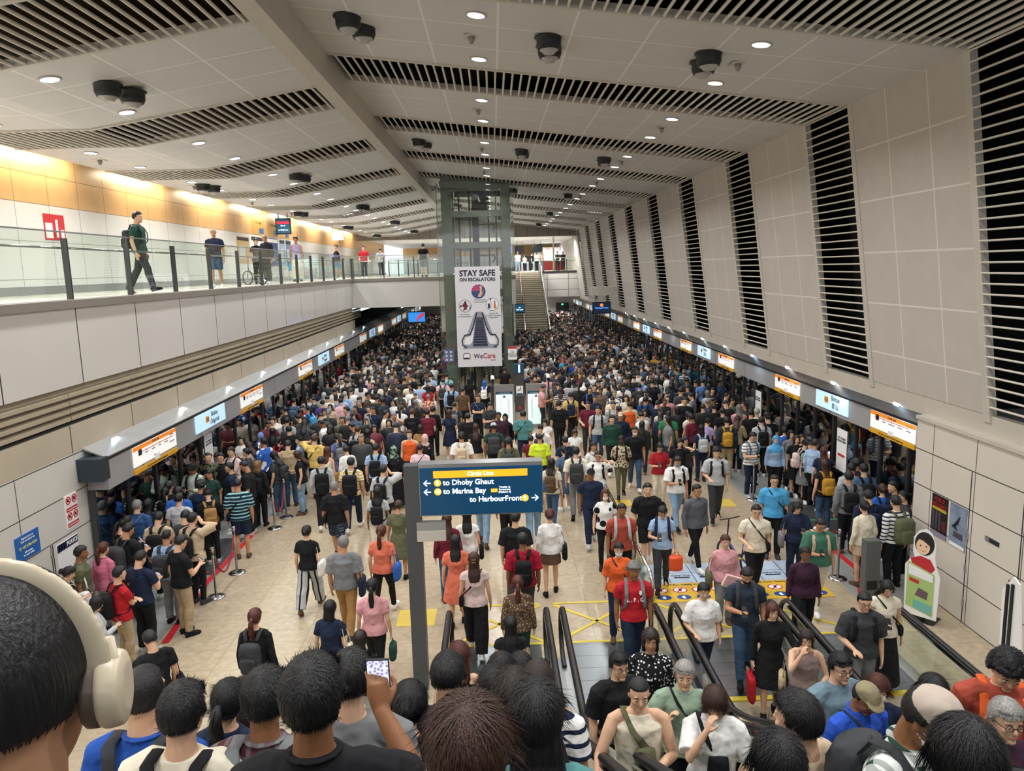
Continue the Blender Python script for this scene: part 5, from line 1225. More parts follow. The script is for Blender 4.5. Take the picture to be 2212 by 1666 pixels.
BAGNAME = {'pack': ('backpack', 'backpack', 'backpack worn by'), 'bigpack': ('backpack', 'backpack', 'large backpack worn by'), 'tote': ('shoulder_bag', 'bag', 'shoulder bag hanging from'), 'cross': ('crossbody_bag', 'bag', 'crossbody bag worn by'), 'sling': ('sling_bag', 'bag', 'sling bag across the chest of'), 'hand': ('handbag', 'bag', 'handbag carried by'), 'shop': ('shopping_bag', 'bag', 'shopping bag carried by')}

# ---- colours and cloth
PAL = {'black': '17181C', 'navy': '1B2740', 'white': 'E9E8E6', 'grey': '77797C', 'lgrey': 'B4B7BA', 'dgrey': '3A3C40', 'beige': 'C3AE92', 'cream': 'DED6C2', 'khaki': 'AE9A7A', 'brown': '5B4636', 'tan': '9A7648',
       'olive': '5E6048', 'green': '2F7A55', 'dgreen': '22443A', 'teal': '4F8585', 'sage': '8FA58F', 'red': 'B3202B', 'maroon': '6A2233', 'rust': 'A3493A', 'pink': 'D59AA0', 'rose': 'C66E88', 'salmon': 'D9755C', 'blush': 'DCC3BD', 'purple': '5B4687', 'lilac': 'A99CC9',
       'blue': '2D62B8', 'lblue': '9DB9DB', 'sky': '4FA3D6', 'denim': '3C5674', 'ldenim': '7E9DBB', 'steel': '4E6680', 'yellow': 'D2B468', 'neon': 'C9E03A', 'orange': 'E0622C', 'mustard': 'B98A2E', 'aqua': '8FCFCB', 'plum': '3B2034'}
SKIN = {'l': 'D9AE90', 'm': 'BE8D6C', 't': '8F6243', 'd': '54382A'}
HAIR = {'black': '131215', 'brown': '3A231B', 'dbrown': '241A17', 'auburn': '4E261E', 'grey': '6E6D6B', 'silver': '9C9A96', 'blonde': '7A5B3A'}
def tinted(nm, **kw):
    """one shared material whose colour is each object's own colour, so that equal meshes are stored once"""
    if nm in MATS: return MATS[nm]
    m = mat(nm, 'FFFFFF', **kw); n = m.node_tree.nodes; L = m.node_tree.links; b = n['Principled BSDF']
    oi = n.new('ShaderNodeObjectInfo'); old = [l.from_socket for l in b.inputs['Base Color'].links]
    if old:
        vm = n.new('ShaderNodeVectorMath'); vm.operation = 'MULTIPLY'; L.new(old[0], vm.inputs[0]); L.new(oi.outputs['Color'], vm.inputs[1]); L.new(vm.outputs[0], b.inputs['Base Color'])
    else: L.new(oi.outputs['Color'], b.inputs['Base Color'])
    return m
def deepen(m):
    for q_ in m.node_tree.nodes:
        if q_.type == 'BUMP': q_.inputs['Distance'].default_value = .05
    return m
def cloth(col, pat=None):
    if not pat:
        if 'cloth' not in MATS: deepen(tinted('cloth', rough=.82, noise=.10, nscale=5, spec=.25, bump=1.0, bscale=6))
        return (MATS['cloth'], srgb(PAL.get(col, col)))
    nm = 'cloth_%s_%s' % (col, pat or 'plain')
    if nm in MATS: return MATS[nm]
    m = mat(nm, PAL.get(col, col), .82, noise=.10, nscale=5, spec=.25, bump=.9, bscale=9)
    for q_ in m.node_tree.nodes:
        if q_.type == 'BUMP': q_.inputs['Distance'].default_value = .03
    if pat:
        n = m.node_tree.nodes; L = m.node_tree.links; b = n['Principled BSDF']
        tc = n.new('ShaderNodeTexCoord'); sx = n.new('ShaderNodeSeparateXYZ'); L.new(tc.outputs['Object'], sx.inputs[0])
        def M(op, a, bb=None):
            q = n.new('ShaderNodeMath'); q.operation = op
            for i, v in enumerate((a, bb)):
                if v is None: continue
                if isinstance(v, (int, float)): q.inputs[i].default_value = v
                else: L.new(v, q.inputs[i])
            return q.outputs[0]
        pk, c2 = pat.split('-')
        if pk == 'stripe': fac = M('GREATER_THAN', M('SINE', M('MULTIPLY', sx.outputs[2], 2 * pi / .07)), .45)
        elif pk == 'fine': fac = M('GREATER_THAN', M('SINE', M('MULTIPLY', sx.outputs[0], 2 * pi / .022)), .2)
        elif pk == 'vstripe': fac = M('GREATER_THAN', M('SINE', M('MULTIPLY', sx.outputs[0], 2 * pi / .11)), .65)
        elif pk == 'check':
            s1 = M('GREATER_THAN', M('SINE', M('MULTIPLY', sx.outputs[2], 2 * pi / .055)), .3); s2 = M('GREATER_THAN', M('SINE', M('MULTIPLY', sx.outputs[0], 2 * pi / .055)), .3); fac = M('MULTIPLY', M('ADD', s1, s2), .5)
        else:
            v = n.new('ShaderNodeTexVoronoi'); v.inputs['Scale'].default_value = {'dots': 28, 'floral': 16, 'camo': 12, 'print': 5}[pk]; L.new(tc.outputs['Object'], v.inputs['Vector'])
            fac = M('LESS_THAN', v.outputs['Distance'], {'dots': .32, 'floral': .42, 'camo': .5, 'print': .35}[pk])
        mx = n.new('ShaderNodeMix'); mx.data_type = 'RGBA'; L.new(fac, mx.inputs[0]); mx.inputs[6].default_value = srgb(PAL.get(col, col)); mx.inputs[7].default_value = srgb(PAL[c2])
        for l in list(b.inputs['Base Color'].links): L.remove(l)
        L.new(mx.outputs[2], b.inputs['Base Color'])
    return m
def skin(t): return (tinted('skin', rough=.5, noise=.05, nscale=20, spec=.35), srgb(SKIN[t]))
def hairm(c):
    nm = 'hair'
    if nm in MATS: return (MATS[nm], srgb(HAIR[c]))
    m = mat(nm, 'FFFFFF', .42, spec=.45); n = m.node_tree.nodes; L = m.node_tree.links; b = n['Principled BSDF']
    tc = n.new('ShaderNodeTexCoord'); mp = n.new('ShaderNodeMapping'); mp.inputs['Scale'].default_value = (260, 260, 22); L.new(tc.outputs['Object'], mp.inputs['Vector'])
    nz = n.new('ShaderNodeTexNoise'); nz.inputs['Scale'].default_value = 1.0; nz.inputs['Detail'].default_value = 3; L.new(mp.outputs[0], nz.inputs['Vector'])
    bp = n.new('ShaderNodeBump'); bp.inputs['Strength'].default_value = .8; bp.inputs['Distance'].default_value = .004; L.new(nz.outputs['Fac'], bp.inputs['Height']); L.new(bp.outputs['Normal'], b.inputs['Normal'])
    mr = n.new('ShaderNodeMapRange'); mr.inputs['From Min'].default_value = .35; mr.inputs['From Max'].default_value = .68; mr.inputs['To Min'].default_value = .55; mr.inputs['To Max'].default_value = 1.9; L.new(nz.outputs['Fac'], mr.inputs['Value'])
    vm = n.new('ShaderNodeVectorMath'); vm.operation = 'SCALE'; oi = n.new('ShaderNodeObjectInfo'); L.new(oi.outputs['Color'], vm.inputs[0]); L.new(mr.outputs[0], vm.inputs['Scale']); L.new(vm.outputs[0], b.inputs['Base Color'])
    return (m, srgb(HAIR[c]))
MV = {}
def child(name, me, m, parent, M=None):
    m, colr = m if isinstance(m, tuple) else (m, None)
    k = (me.name, m.name)
    if k not in MV:
        first = me.name not in MV; v = me if first else me.copy(); v.materials.clear(); v.materials.append(m); MV[k] = v; MV[me.name] = 1
    o = bpy.data.objects.new(name, MV[k]); COL.objects.link(o); o.parent = parent
    if M is not None: o.matrix_local = M
    if colr: o.color = colr
    return o
def colsplit(c):
    """'navy/stripe-teal' -> colour, pattern"""
    a = c.split('/'); return a[0], (a[1] if len(a) > 1 else None)
def screen_mat():
    if 'phone_screen' in MATS: return MATS['phone_screen']
    m = mat('phone_screen', 'BFD8FF', .3, emit=1.0); n = m.node_tree.nodes; L = m.node_tree.links; b = n['Principled BSDF']
    tc = n.new('ShaderNodeTexCoord'); v = n.new('ShaderNodeTexVoronoi'); v.inputs['Scale'].default_value = 90; L.new(tc.outputs['Object'], v.inputs['Vector'])
    r = n.new('ShaderNodeValToRGB'); r.color_ramp.elements[0].color = (.03, .03, .12, 1); r.color_ramp.elements[1].color = (.75, .82, 1, 1); r.color_ramp.elements[0].position = .15; r.color_ramp.elements[1].position = .6
    e = r.color_ramp.elements.new(.32); e.color = (.35, .16, .38, 1)
    L.new(v.outputs['Distance'], r.inputs[0]); L.new(r.outputs[0], b.inputs['Emission Color']); return m
USEDL = set()
def held_label(prefix, label):
    sg = [q.strip() for q in label.split(',')]
    opts = [sg[0] + ' ' + sg[-1]] + [sg[0] + ' with ' + m_ + ' ' + sg[-1] for m_ in sg[1:-1] if 'back' not in m_ and 'bag' not in m_] + [sg[0] + ' and ' + ' and '.join(sg[1:-1]) + ' ' + sg[-1], sg[0] + ' with ' + ' '.join(sg[1:-1])]
    for o in opts:
        s = (prefix + ' the ' + o).replace('with using', 'using').replace('with seen', 'seen').replace('with facing', 'facing').replace('t-shirt and', 't-shirt with')
        if s not in USEDL and len(s.split()) <= 16: USEDL.add(s); return s
    for o in opts:
        for cut_ in ('in the ', 'person in '):
            s = (prefix + ' the ' + o).replace(cut_, '' if cut_[0] == 'p' else 'in ')
            if s not in USEDL and len(s.split()) <= 16: USEDL.add(s); return s
    s = ' '.join((prefix + ' ' + label).replace('person in ', '').replace(',', '').split()[:16]); USEDL.add(s); return s
def make_person(loc, head, h, sex='m', sk='l', hair='short:black', top='tee:black', bottom='pants:black', pose='stand', legs='stand', bag=None, label='', wear=(), shoe='black', lod=1, yaw=0, fat=1.0, group=None, faces=True, phone=False):
    rz = -radians(head)
    if (bottom.split(':')[0] in ('skirt', 'mini', 'lskirt') or top.split(':')[0] in ('dress', 'ldress', 'robe')) and legs.startswith('walk'): legs = 'step'
    e = empty('person', tuple(loc), rz, label, 'person', group)
    s = h / 1.70; e.scale = (s * fat, s * fat, s)
    J = joints(sex, pose, legs)
    child('body', body_mesh(sex, pose, legs, lod, yaw=yaw), skin(sk), e)
    HM = head_M(J['pitch'], yaw)
    hk, hc = hair.split(':')
    if hk == 'cap': child('hair', hair_mesh('bald', lod), hairm('black'), e, HM); child('cap', wear_mesh('cap', lod), cloth(hc), e, HM)
    elif hk in ('hijab', 'bucket', 'turban'):
        if hk == 'bucket': child('hair', hair_mesh('bald', lod), hairm('black'), e, HM)
        child({'hijab': 'headscarf', 'bucket': 'bucket_hat', 'turban': 'turban'}[hk], wear_mesh(hk, lod), cloth(*colsplit(hc)), e, HM)
    elif hk != 'none': child('hair', hair_mesh(hk, lod), hairm(hc), e, HM)
    tk, tc = top.split(':'); loose = 1 if tk.startswith('o') and tk[1:] in ('tee', 'polo', 'shirt', 'long', 'cap') else 0
    tk = tk[1:] if loose else tk; nm = {'tee': 't_shirt', 'polo': 'polo_shirt', 'shirt': 'shirt', 'long': 'sweater', 'tank': 'sleeveless_top', 'dress': 'dress', 'ldress': 'dress', 'robe': 'robe', 'jacket': 'jacket', 'tuck': 't_shirt', 'crop': 'short_top', 'cap': 'blouse'}[tk]
    geo = {'polo': 'tee', 'long': 'long', 'shirt': 'long', 'jacket': 'jacket'}.get(tk, tk)
    c_, p_ = colsplit(tc); tm = cloth(c_, p_); to = child(nm, top_mesh(sex, pose, geo, lod, loose), tm, e)
    if tk in ('polo', 'shirt') and lod < 2:
        k = ('collar', sex)
        if k not in PC:
            mb = MB(); mb.tube([(0.068 * cos(a * pi / 9 + 1.9), -.005 + .072 * sin(a * pi / 9 + 1.9), 1.448 - .014 * (1 + sin(a * pi / 9 + 1.9))) for a in range(0, 17)], [(.006, .017)] * 17, 8, side=(0, 0, 1)); PC[k] = remesh(mb, .006, 1, 'collar')
        child('collar', PC[k], tm, to)
    if bottom != 'none' and tk not in ('dress', 'ldress', 'robe'):
        bk, bc = bottom.split(':'); c_, p_ = colsplit(bc)
        child({'skirt': 'skirt', 'mini': 'skirt', 'lskirt': 'long_skirt', 'shorts': 'shorts', 'jeans': 'jeans'}.get(bk, 'trousers'), bottom_mesh(sex, legs, bk, lod), cloth(c_, p_), e)
    shoe = ('black', 'black', 'white', 'lgrey', 'black', 'brown', 'white', 'dgrey')[int(abs(loc[0]) * 100 + loc[1] * 37) % 8]
    for q in (1, -1): child('shoe', shoe_mesh(sex, legs, q, lod), cloth(shoe), e)
    if faces and lod < 2:
        child('eye', face_mesh('eyer'), mat('eye_white', 'D8D2CB', .3), e, HM); child('eye', face_mesh('eyel'), MATS['eye_white'], e, HM)
        child('irises', face_mesh('iris'), mat('iris_dark', '1C120E', .2), e, HM); child('eyebrows', face_mesh('brows'), hairm('black'), e, HM)
        if 'mask' not in ' '.join(wear): child('mouth', face_mesh('mouth'), mat('lip_' + sk, {'l': 'B3665C', 'm': '9A5547', 't': '6E3F34', 'd': '472B26'}[sk], .4), e, HM)
    for w_ in wear:
        wk, _, wc = w_.partition(':')
        if wk == 'mask': child('face_mask', wear_mesh('mask', lod), cloth(wc or 'white'), e, HM)
        if wk == 'glasses': child('eyeglasses', wear_mesh('glasses', lod), MATS['matte_black'], e, HM)
        if wk == 'claw': child('hair_clip', wear_mesh('claw', lod), cloth(wc or 'tan'), e, HM)
    R = Matrix.Translation(loc) @ rot_z(rz) @ Matrix.Diagonal((s * fat, s * fat, s, 1))
    sg_ = [q.strip() for q in label.split(',')]; short = (sg_[0] + ' ' + sg_[-1]) if len(sg_) > 1 else label
    if bag:
        bk, bc = bag.split(':'); nm, cat_, ph = BAGNAME[bk]; mir = bk.endswith('-')
        c_, p_ = colsplit(bc)
        be = empty(nm, tuple(loc), rz, None, cat_); be.scale = e.scale
        cn = {'lgrey': 'light grey', 'dgrey': 'dark grey', 'lblue': 'light blue', 'denim': 'blue', 'dgreen': 'dark green', 'steel': 'blue grey'}.get(c_, c_)
        be['label'] = held_label(cn + ' ' + ph, label)
        for pt in BAGPARTS[bk]:
            child('strap' if pt.startswith('strap') else pt, bag_mesh(bk, pt), cloth(c_, p_), be)
    if phone:
        side = -1 if pose.endswith('-') else 1; sh, el, wr, hd, an = J['arm', side]
        c = wr + hd * .085
        pe = empty('mobile_phone', tuple(R @ c), rz, None, 'phone'); pe['label'] = held_label('phone held by', label)
        up_ = Vector((0, -.55, .83)) if an != 'high' else Vector((0, -.1, 1)); f_ = frame((0, 0, 0), (1, 0, 0), up_)
        if ('ph', 0) not in PC:
            mb = MB(); mb.box((-.037, -.076, -.004), (.037, .076, .004)); PC['ph', 0] = mb.mesh('case'); PC['ph', 0].materials.append(M_black)
            mb = MB(); mb.box((-.034, -.072, .004), (.034, .072, .0052)); PC['ph', 1] = mb.mesh('screen'); PC['ph', 1].materials.append(screen_mat())
        FM = f_ 
        if True:
            o1 = bpy.data.objects.new('case', PC['ph', 0]); o2 = bpy.data.objects.new('screen', PC['ph', 1])
            for o in (o1, o2): COL.objects.link(o); o.parent = pe; o.matrix_local = Matrix.Translation((0, .02, .0)) @ FM
    return e
# ================================================================ the crowd
# x y floor heading height detail | build hair top bottom pose legs bag wear | label
PEOPLE = """
-7.08 17.76 0.00 170 1.75 1|ml thin:dbrown shirt:olive/camo-black pants:black stand stand - -|person in olive and black patterned shirt, in the left queue
-7.08 18.44 0.00 200 1.60 1|fl bob:dbrown tee:blush pants:navy phone stand - -|person in pale pink t-shirt, in the left queue
-7.08 16.82 0.00 190 1.74 1|mt turban:black shirt:white/fine-green pants:dgrey phones stand pack:black -|person in white and green striped shirt, in the left queue
-6.83 17.89 0.00 175 1.70 1|ml short:black tee:black pants:dgrey stand stand - glasses|person in black t-shirt, in the left queue
-6.71 18.34 0.00 205 1.74 1|ml short:black long:blush pants:black fold stand pack:black -|person in pale pink long-sleeved top, in the left queue
-6.71 16.85 0.00 190 1.56 1|fm pony:black polo:dgreen pants:black ear stand - -|person in dark green polo shirt, in the left queue
-6.25 16.90 0.00 255 1.70 1|ml short:black tee:navy pants:navy stand stand - -|person in navy t-shirt, in the left queue
-5.82 16.76 0.00 265 1.78 1|mm buzz:black otee:black wide:black phone stand - -|person in black t-shirt, seen from the side, in the left queue
-5.53 15.26 0.00 345 1.75 1|mm buzz:black otee:navy/stripe-aqua shorts:navy stand stand cross:black -|person in navy and pale aqua striped t-shirt, in the left queue
-6.07 15.03 0.00 335 1.62 1|fl bucket:black jacket:black slim:black phone stand pack:tan -|person in black jacket, in the left queue
-6.36 15.39 0.00 5 1.70 1|mm curly:black tee:navy pants:black stand stand - -|person in navy t-shirt, seen from behind, in the left queue
-6.48 14.56 0.00 0 1.68 1|ml short:black tee:lgrey jeans:denim stand stand - -|person in light grey t-shirt, in the left queue
-6.72 15.10 0.00 350 1.66 1|ml short:black tee:blue pants:black stand stand cross:black -|person in blue t-shirt, in the left queue
-7.05 15.42 0.00 10 1.70 1|mm short:black tee:dgrey pants:black stand stand pack:black -|person in dark grey t-shirt, in the left queue
-7.08 15.31 0.00 350 1.60 1|fl pony:black tee:white/stripe-green skirt:black stand stand - -|person in white and green striped t-shirt, in the left queue
-7.08 14.06 0.00 0 1.72 1|ml short:grey oshirt:2C4F80 pants:navy stand stand cross:grey -|person in blue shirt, in the left queue
-7.05 14.43 0.00 0 1.62 1|fl long:black jacket:navy pants:black stand stand - -|person in navy jacket, in the left queue
-6.39 13.40 0.00 0 1.68 1|ml short:black tee:beige pants:black phone stand pack:black -|person in beige t-shirt, in the left queue
-7.08 13.41 0.00 40 1.58 1|fl pony:dbrown tank:black pants:black phone stand - -|person in black sleeveless top, in the left queue
-7.00 13.45 0.00 20 1.60 1|fl bun:black tee:black pants:dgrey stand stand - claw:pink|person in black t-shirt, seen from behind, in the left queue
-6.59 12.62 0.00 25 1.75 1|mm short:black otee:black pants:black phone stand bigpack:dgrey -|person in black t-shirt, using a phone, in the left queue
-5.76 12.33 0.00 10 1.70 1|mm buzz:black tee:lblue pants:grey stand stand pack:dgrey -|person in light blue t-shirt, in the left queue
-5.94 13.52 0.00 0 1.66 1|ml short:black tee:dgrey pants:black phone stand - -|person in dark grey t-shirt, seen from behind, in the left queue
-5.63 13.10 0.00 20 1.74 1|ml short:black otee:beige slim:black ear stand pack:black -|person in beige t-shirt, seen from behind, in the left queue
-5.38 11.89 0.00 40 1.76 1|ml short:black tee:black pants:khaki phone stand - glasses|person in black t-shirt, using a phone, seen from behind, in the left queue
-6.86 11.64 0.00 65 1.72 1|mt short:black tee:olive pants:black stand stand tote:white -|person in olive t-shirt, in the left queue
-6.73 12.08 0.00 20 1.60 1|fl pony:auburn oshirt:rose pants:lgrey stand stand - -|person in pink shirt, in the left queue
-6.85 11.18 0.00 60 1.56 1|fl bun:black tank:black pants:black phone stand cross:cream claw:tan|person in black sleeveless top, seen from the side, in the left queue
-5.77 11.32 0.00 15 1.72 1|ml short:black tee:navy pants:black phones stand cross:navy -|person in navy t-shirt, using a phone, in the left queue
-5.86 10.85 0.00 40 1.66 1|ml short:black tee:red pants:khaki fold stand pack:black -|person in red t-shirt, in the left queue
-5.86 10.11 0.00 45 1.52 1|fl bob:black long:lgrey pants:black phone stand hand:red -|person in light grey long-sleeved top, in the left queue
-7.03 23.12 0.00 185 1.60 1|fl pony:brown tee:white pants:black phones stand cross:black glasses|person in white t-shirt, in the crowd left of the map boards
-7.08 24.07 0.00 10 1.60 2|fl bun:black tee:cream pants:black high stand - -|person in cream t-shirt, in the crowd left of the map boards
-6.90 23.87 0.00 285 1.74 1|ml short:black tee:black pants:dgrey stand stand - glasses|person in black t-shirt, in the crowd left of the map boards
-7.08 25.53 0.00 0 1.72 2|ml short:black tee:steel pants:black stand stand pack:steel -|person in slate blue t-shirt, in the crowd left of the map boards
-7.08 25.56 0.00 5 1.72 2|ml short:black tee:lblue jeans:denim stand stand pack:steel -|person in light blue t-shirt, in the crowd left of the map boards
-7.08 27.38 0.00 0 1.60 2|fl bob:black tee:rose pants:black stand stand pack:black -|person in pink t-shirt, in the crowd left of the map boards
-6.75 27.03 0.00 350 1.60 2|fl bun:black tee:sage pants:black stand stand cross:black -|person in sage green t-shirt, in the crowd left of the map boards
-6.45 27.38 0.00 10 1.60 2|fl hijab:lgrey robe:lgrey x:x stand stand - -|person in light grey robe, in the crowd left of the map boards
-6.64 25.05 0.00 190 1.58 2|fl bun:black tee:red pants:black phone stand - glasses|person in red t-shirt, in the crowd left of the map boards
-6.31 24.47 0.00 305 1.64 2|fl pony:black tee:blue/print-white jeans:ldenim stand stand pack:sky -|person in blue and white printed t-shirt, in the crowd left of the map boards
-5.64 23.92 0.00 175 1.64 1|fl long:black long:cream skirt:white elbow stand shop:aqua -|person in cream long-sleeved top, in the crowd left of the map boards
-5.64 24.80 0.00 190 1.62 2|fl long:brown long:beige pants:beige stand stand tote:cream mask:lblue|person in beige long-sleeved top, in the crowd left of the map boards
-6.01 25.25 0.00 0 1.68 2|ml short:black tee:purple pants:black stand stand - -|person in purple t-shirt, in the crowd left of the map boards
-5.41 25.39 0.00 320 1.70 2|ml short:black shirt:E3B9C4 pants:dgrey stand stand - mask:lblue|person in pale pink shirt, in the crowd left of the map boards
-4.83 23.59 0.00 255 1.74 1|ml short:black tee:dgrey jeans:denim fold stand - -|person in dark grey t-shirt, in the crowd left of the map boards
-4.52 23.25 0.00 200 1.58 1|fl bob:black tee:steel pants:black stand stand tote:grey mask:lblue|person in slate blue t-shirt, facing the camera, in the crowd left of the map boards
-3.96 23.40 0.00 200 1.74 1|mm short:black tee:navy pants:grey elbow stand cross:grey -|person in navy t-shirt, in the crowd left of the map boards
-3.89 24.96 0.00 300 1.76 2|mt curly:black shirt:dgrey/check-navy pants:black stand stand - -|person in dark grey and navy checked shirt, in the crowd left of the map boards
-5.54 26.71 0.00 10 1.72 2|ml short:silver shirt:lblue pants:navy stand stand - -|person in light blue shirt, in the crowd left of the map boards
-5.95 27.11 0.00 0 1.58 2|fl bob:brown tee:beige pants:black stand stand pack:beige -|person in beige t-shirt, in the crowd left of the map boards
-4.70 26.53 0.00 90 1.70 2|mm cap:black tee:brown pants:black stand stand cross:brown -|person in brown t-shirt, in the crowd left of the map boards
-4.71 25.14 0.00 200 1.66 2|ml short:grey tee:navy pants:navy stand stand - glasses|person in navy t-shirt, facing the camera, in the crowd left of the map boards
-4.77 24.65 0.00 210 1.56 2|fm pony:black tee:maroon pants:black stand stand - -|person in maroon t-shirt, in the crowd left of the map boards
-4.27 24.36 0.00 200 1.60 2|fl pony:black tank:black pants:white stand stand - -|person in black sleeveless top, in the crowd left of the map boards
-3.15 24.18 0.00 200 1.72 2|mt short:black tee:navy pants:black stand stand - -|person in navy t-shirt, short hair, in the crowd left of the map boards
-3.57 25.43 0.00 210 1.60 2|fl long:black tee:white pants:black stand stand - -|person in white t-shirt, facing the camera, in the crowd left of the map boards
-2.68 22.88 0.00 0 1.72 1|ml short:auburn tee:black pants:black stand stand pack:black -|person in black t-shirt, seen from behind, in the crowd left of the map boards
-3.18 22.45 0.00 190 1.70 1|mm short:grey tee:grey jeans:denim ear- stand cross:black -|person in grey t-shirt, in the crowd left of the map boards
-2.42 19.87 0.00 185 1.70 1|ml short:brown tank:orange pants:navy stand stand - mask:lblue|person in orange sleeveless top, in the middle of the hall
-5.98 20.90 0.00 345 1.70 1|ml short:black tee:black pants:black stand stand - -|person in black t-shirt, short hair, in the crowd left of the map boards
-5.36 19.70 0.00 275 1.68 1|ml cap:black tee:lblue pants:dgrey stand stand pack:black mask:white|person in light blue t-shirt, behind the left ropes
-6.39 22.17 0.00 0 1.70 1|ml short:black tee:lgrey pants:black stand stand pack:dgrey -|person in light grey t-shirt, in the crowd left of the map boards
-6.09 22.53 0.00 290 1.74 1|ml short:black long:dgrey pants:black phone stand - -|person in dark grey long-sleeved top, in the crowd left of the map boards
-6.50 21.05 0.00 0 1.62 1|fl long:black tee:black pants:black stand stand - -|person in black t-shirt, long hair, in the crowd left of the map boards
-6.72 20.65 0.00 0 1.58 1|fl hijab:6F86B8 robe:navy x:x stand stand - -|person in navy robe, in the crowd left of the map boards
-6.19 19.26 0.00 300 1.74 1|mm short:black tee:blue/print-white pants:black photo stand tote:lblue -|person in blue and white printed t-shirt, behind the left ropes
-6.02 19.92 0.00 10 1.60 1|fl pony:black tee:black pants:black stand stand pack:red -|person in black t-shirt, behind the left ropes
-5.44 18.79 0.00 350 1.76 1|ml short:black otee:khaki jeans:denim phone stand - -|person in khaki t-shirt, in the left queue
-4.95 18.11 0.00 265 1.66 1|fl long:brown cap:black jeans:ldenim phone stand - -|person in black blouse, in the left queue
-5.56 18.16 0.00 290 1.64 1|fl long:black tee:dgrey jeans:denim phone stand pack:dgrey mask:lblue|person in dark grey t-shirt, seen from the side, in the left queue
-4.89 19.34 0.00 0 1.76 1|ml short:brown otee:yellow pants:black ear- stand cross:black -|person in yellow t-shirt, behind the left ropes
-4.36 18.42 0.00 25 1.64 1|fl long:auburn tank:cream skirt:cream stand stand tote:tan -|person in cream sleeveless top, behind the left ropes
-4.41 20.05 0.00 330 1.62 1|fl pony:black dress:5D6AA0 x:x phone stand pack:grey -|person in slate blue dress, in the crowd left of the map boards
-3.97 20.61 0.00 20 1.70 1|ml short:brown tee:lgrey pants:black stand stand pack:black -|person in light grey t-shirt, seen from behind, in the crowd left of the map boards
-3.64 20.28 0.00 10 1.66 1|fl long:black tank:black lskirt:aqua stand stand - -|person in black sleeveless top, seen from behind, in the crowd left of the map boards
-3.90 18.67 0.00 330 1.60 1|fl bun:black long:white jeans:ldenim phone stand - claw:cream|person in white long-sleeved top, behind the left ropes
-3.08 18.18 0.00 0 1.74 1|ml short:black tee:lblue pants:black stand walk pack:black -|person in light blue t-shirt, in the middle of the hall
-4.17 17.02 0.00 350 1.74 1|ml short:black oshirt:lgrey pants:black stand walk bigpack:black -|person in light grey shirt, behind the left ropes
-3.43 16.75 0.00 0 1.76 1|mm short:black polo:yellow/stripe-white pants:navy stand walk bigpack:black -|person in yellow and white striped polo shirt, in the middle of the hall
-2.60 16.15 0.00 15 1.72 1|ml short:black otee:lgrey pants:black ear walk- pack:black -|person in light grey t-shirt, in the middle of the hall
-2.66 18.38 0.00 0 1.62 1|fm hijab:sage/camo-dgreen robe:black x:x stand stand hand:maroon -|person in black robe, in the middle of the hall
-3.43 14.92 0.00 0 1.72 1|mm short:grey otee:black shorts:navy/dots-grey stand walk- cross:black -|person in black t-shirt, walking before the blue sign
-2.53 14.84 0.00 0 1.60 1|ft long:black tee:lgrey pants:cream stand walk pack:black -|person in light grey t-shirt, walking before the blue sign
-1.99 13.89 0.00 10 1.60 1|fm bun:brown dress:olive x:x phone stand - claw:white|person in olive dress, walking before the blue sign
-6.61 19.44 0.00 300 1.60 1|fl long:brown tee:cream pants:black phone stand - -|person in cream t-shirt, behind the left ropes
-6.46 18.72 0.00 255 1.60 1|fl bun:black tee:dgrey pants:black stand stand - -|person in dark grey t-shirt, hair tied up, in the left queue
-5.77 17.30 0.00 0 1.60 1|fl bob:blonde jacket:black pants:black stand stand pack:black -|person in black jacket, seen from behind, in the left queue
-3.45 12.65 0.00 8 1.58 1|fl bun:black tee:black wide:lgrey/vstripe-black stand walk tote:white -|person in black t-shirt, seen from behind, walking before the blue sign
-2.58 11.62 0.00 0 1.74 1|mm short:grey otee:grey pants:tan stand walk- tote:navy -|person in grey t-shirt, near the foot of the left stair
-2.07 12.30 0.00 10 1.66 1|fl pony:auburn tee:salmon slim:black stand walk tote:blue -|person in salmon t-shirt, walking before the blue sign
-1.88 10.14 0.00 0 1.62 1|fl pony:black tee:pink slim:black stand walk- hand:dgreen -|person in pink t-shirt, near the foot of the left stair
-2.38 9.60 0.00 10 1.56 1|fl bob:black tee:navy jeans:denim stand step tote:cream -|person in navy t-shirt, near the foot of the left stair
-1.80 8.66 0.00 10 1.58 1|fl bob:dbrown tee:black pants:lgrey stand step tote:black -|person in black t-shirt, near the foot of the left stair
-3.27 9.21 0.00 5 1.66 1|fl pony:auburn long:black pants:dgrey stand walk pack:dgrey -|person in black long-sleeved top, near the foot of the left stair
-4.38 8.72 0.00 315 1.66 1|ml short:black tee:black pants:black down stand tote:black -|person in black t-shirt, seen from behind, near the foot of the left stair
0.03 21.87 0.00 182 1.74 1|mt short:black oshirt:plum pants:dgrey stand stand - -|person in plum shirt, around the map boards
0.24 22.28 0.00 195 1.60 1|fm hijab:black robe:black x:x stand stand - -|person in black robe, around the map boards
0.77 21.84 0.00 10 1.76 1|mm short:black otee:teal pants:navy stand walk cross:black -|person in teal t-shirt, around the map boards
-0.12 20.27 0.00 0 1.74 1|mt cap:lgrey tee:dgreen pants:black stand stand bigpack:dgrey -|person in dark green t-shirt, around the map boards
-0.97 19.20 0.00 0 1.74 1|mm bun:dbrown otee:white pants:beige stand stand pack:beige -|person in white t-shirt, in the middle of the hall
-0.63 20.58 0.00 0 1.66 1|fl long:brown cap:black skirt:beige stand stand - -|person in black blouse, around the map boards
-1.53 23.07 0.00 0 1.62 1|fl bob:brown dress:navy x:x stand stand tote:cream -|person in navy dress, around the map boards
-0.90 21.91 0.00 0 1.72 1|ml short:black otee:black pants:black stand stand - -|person in black t-shirt, around the map boards
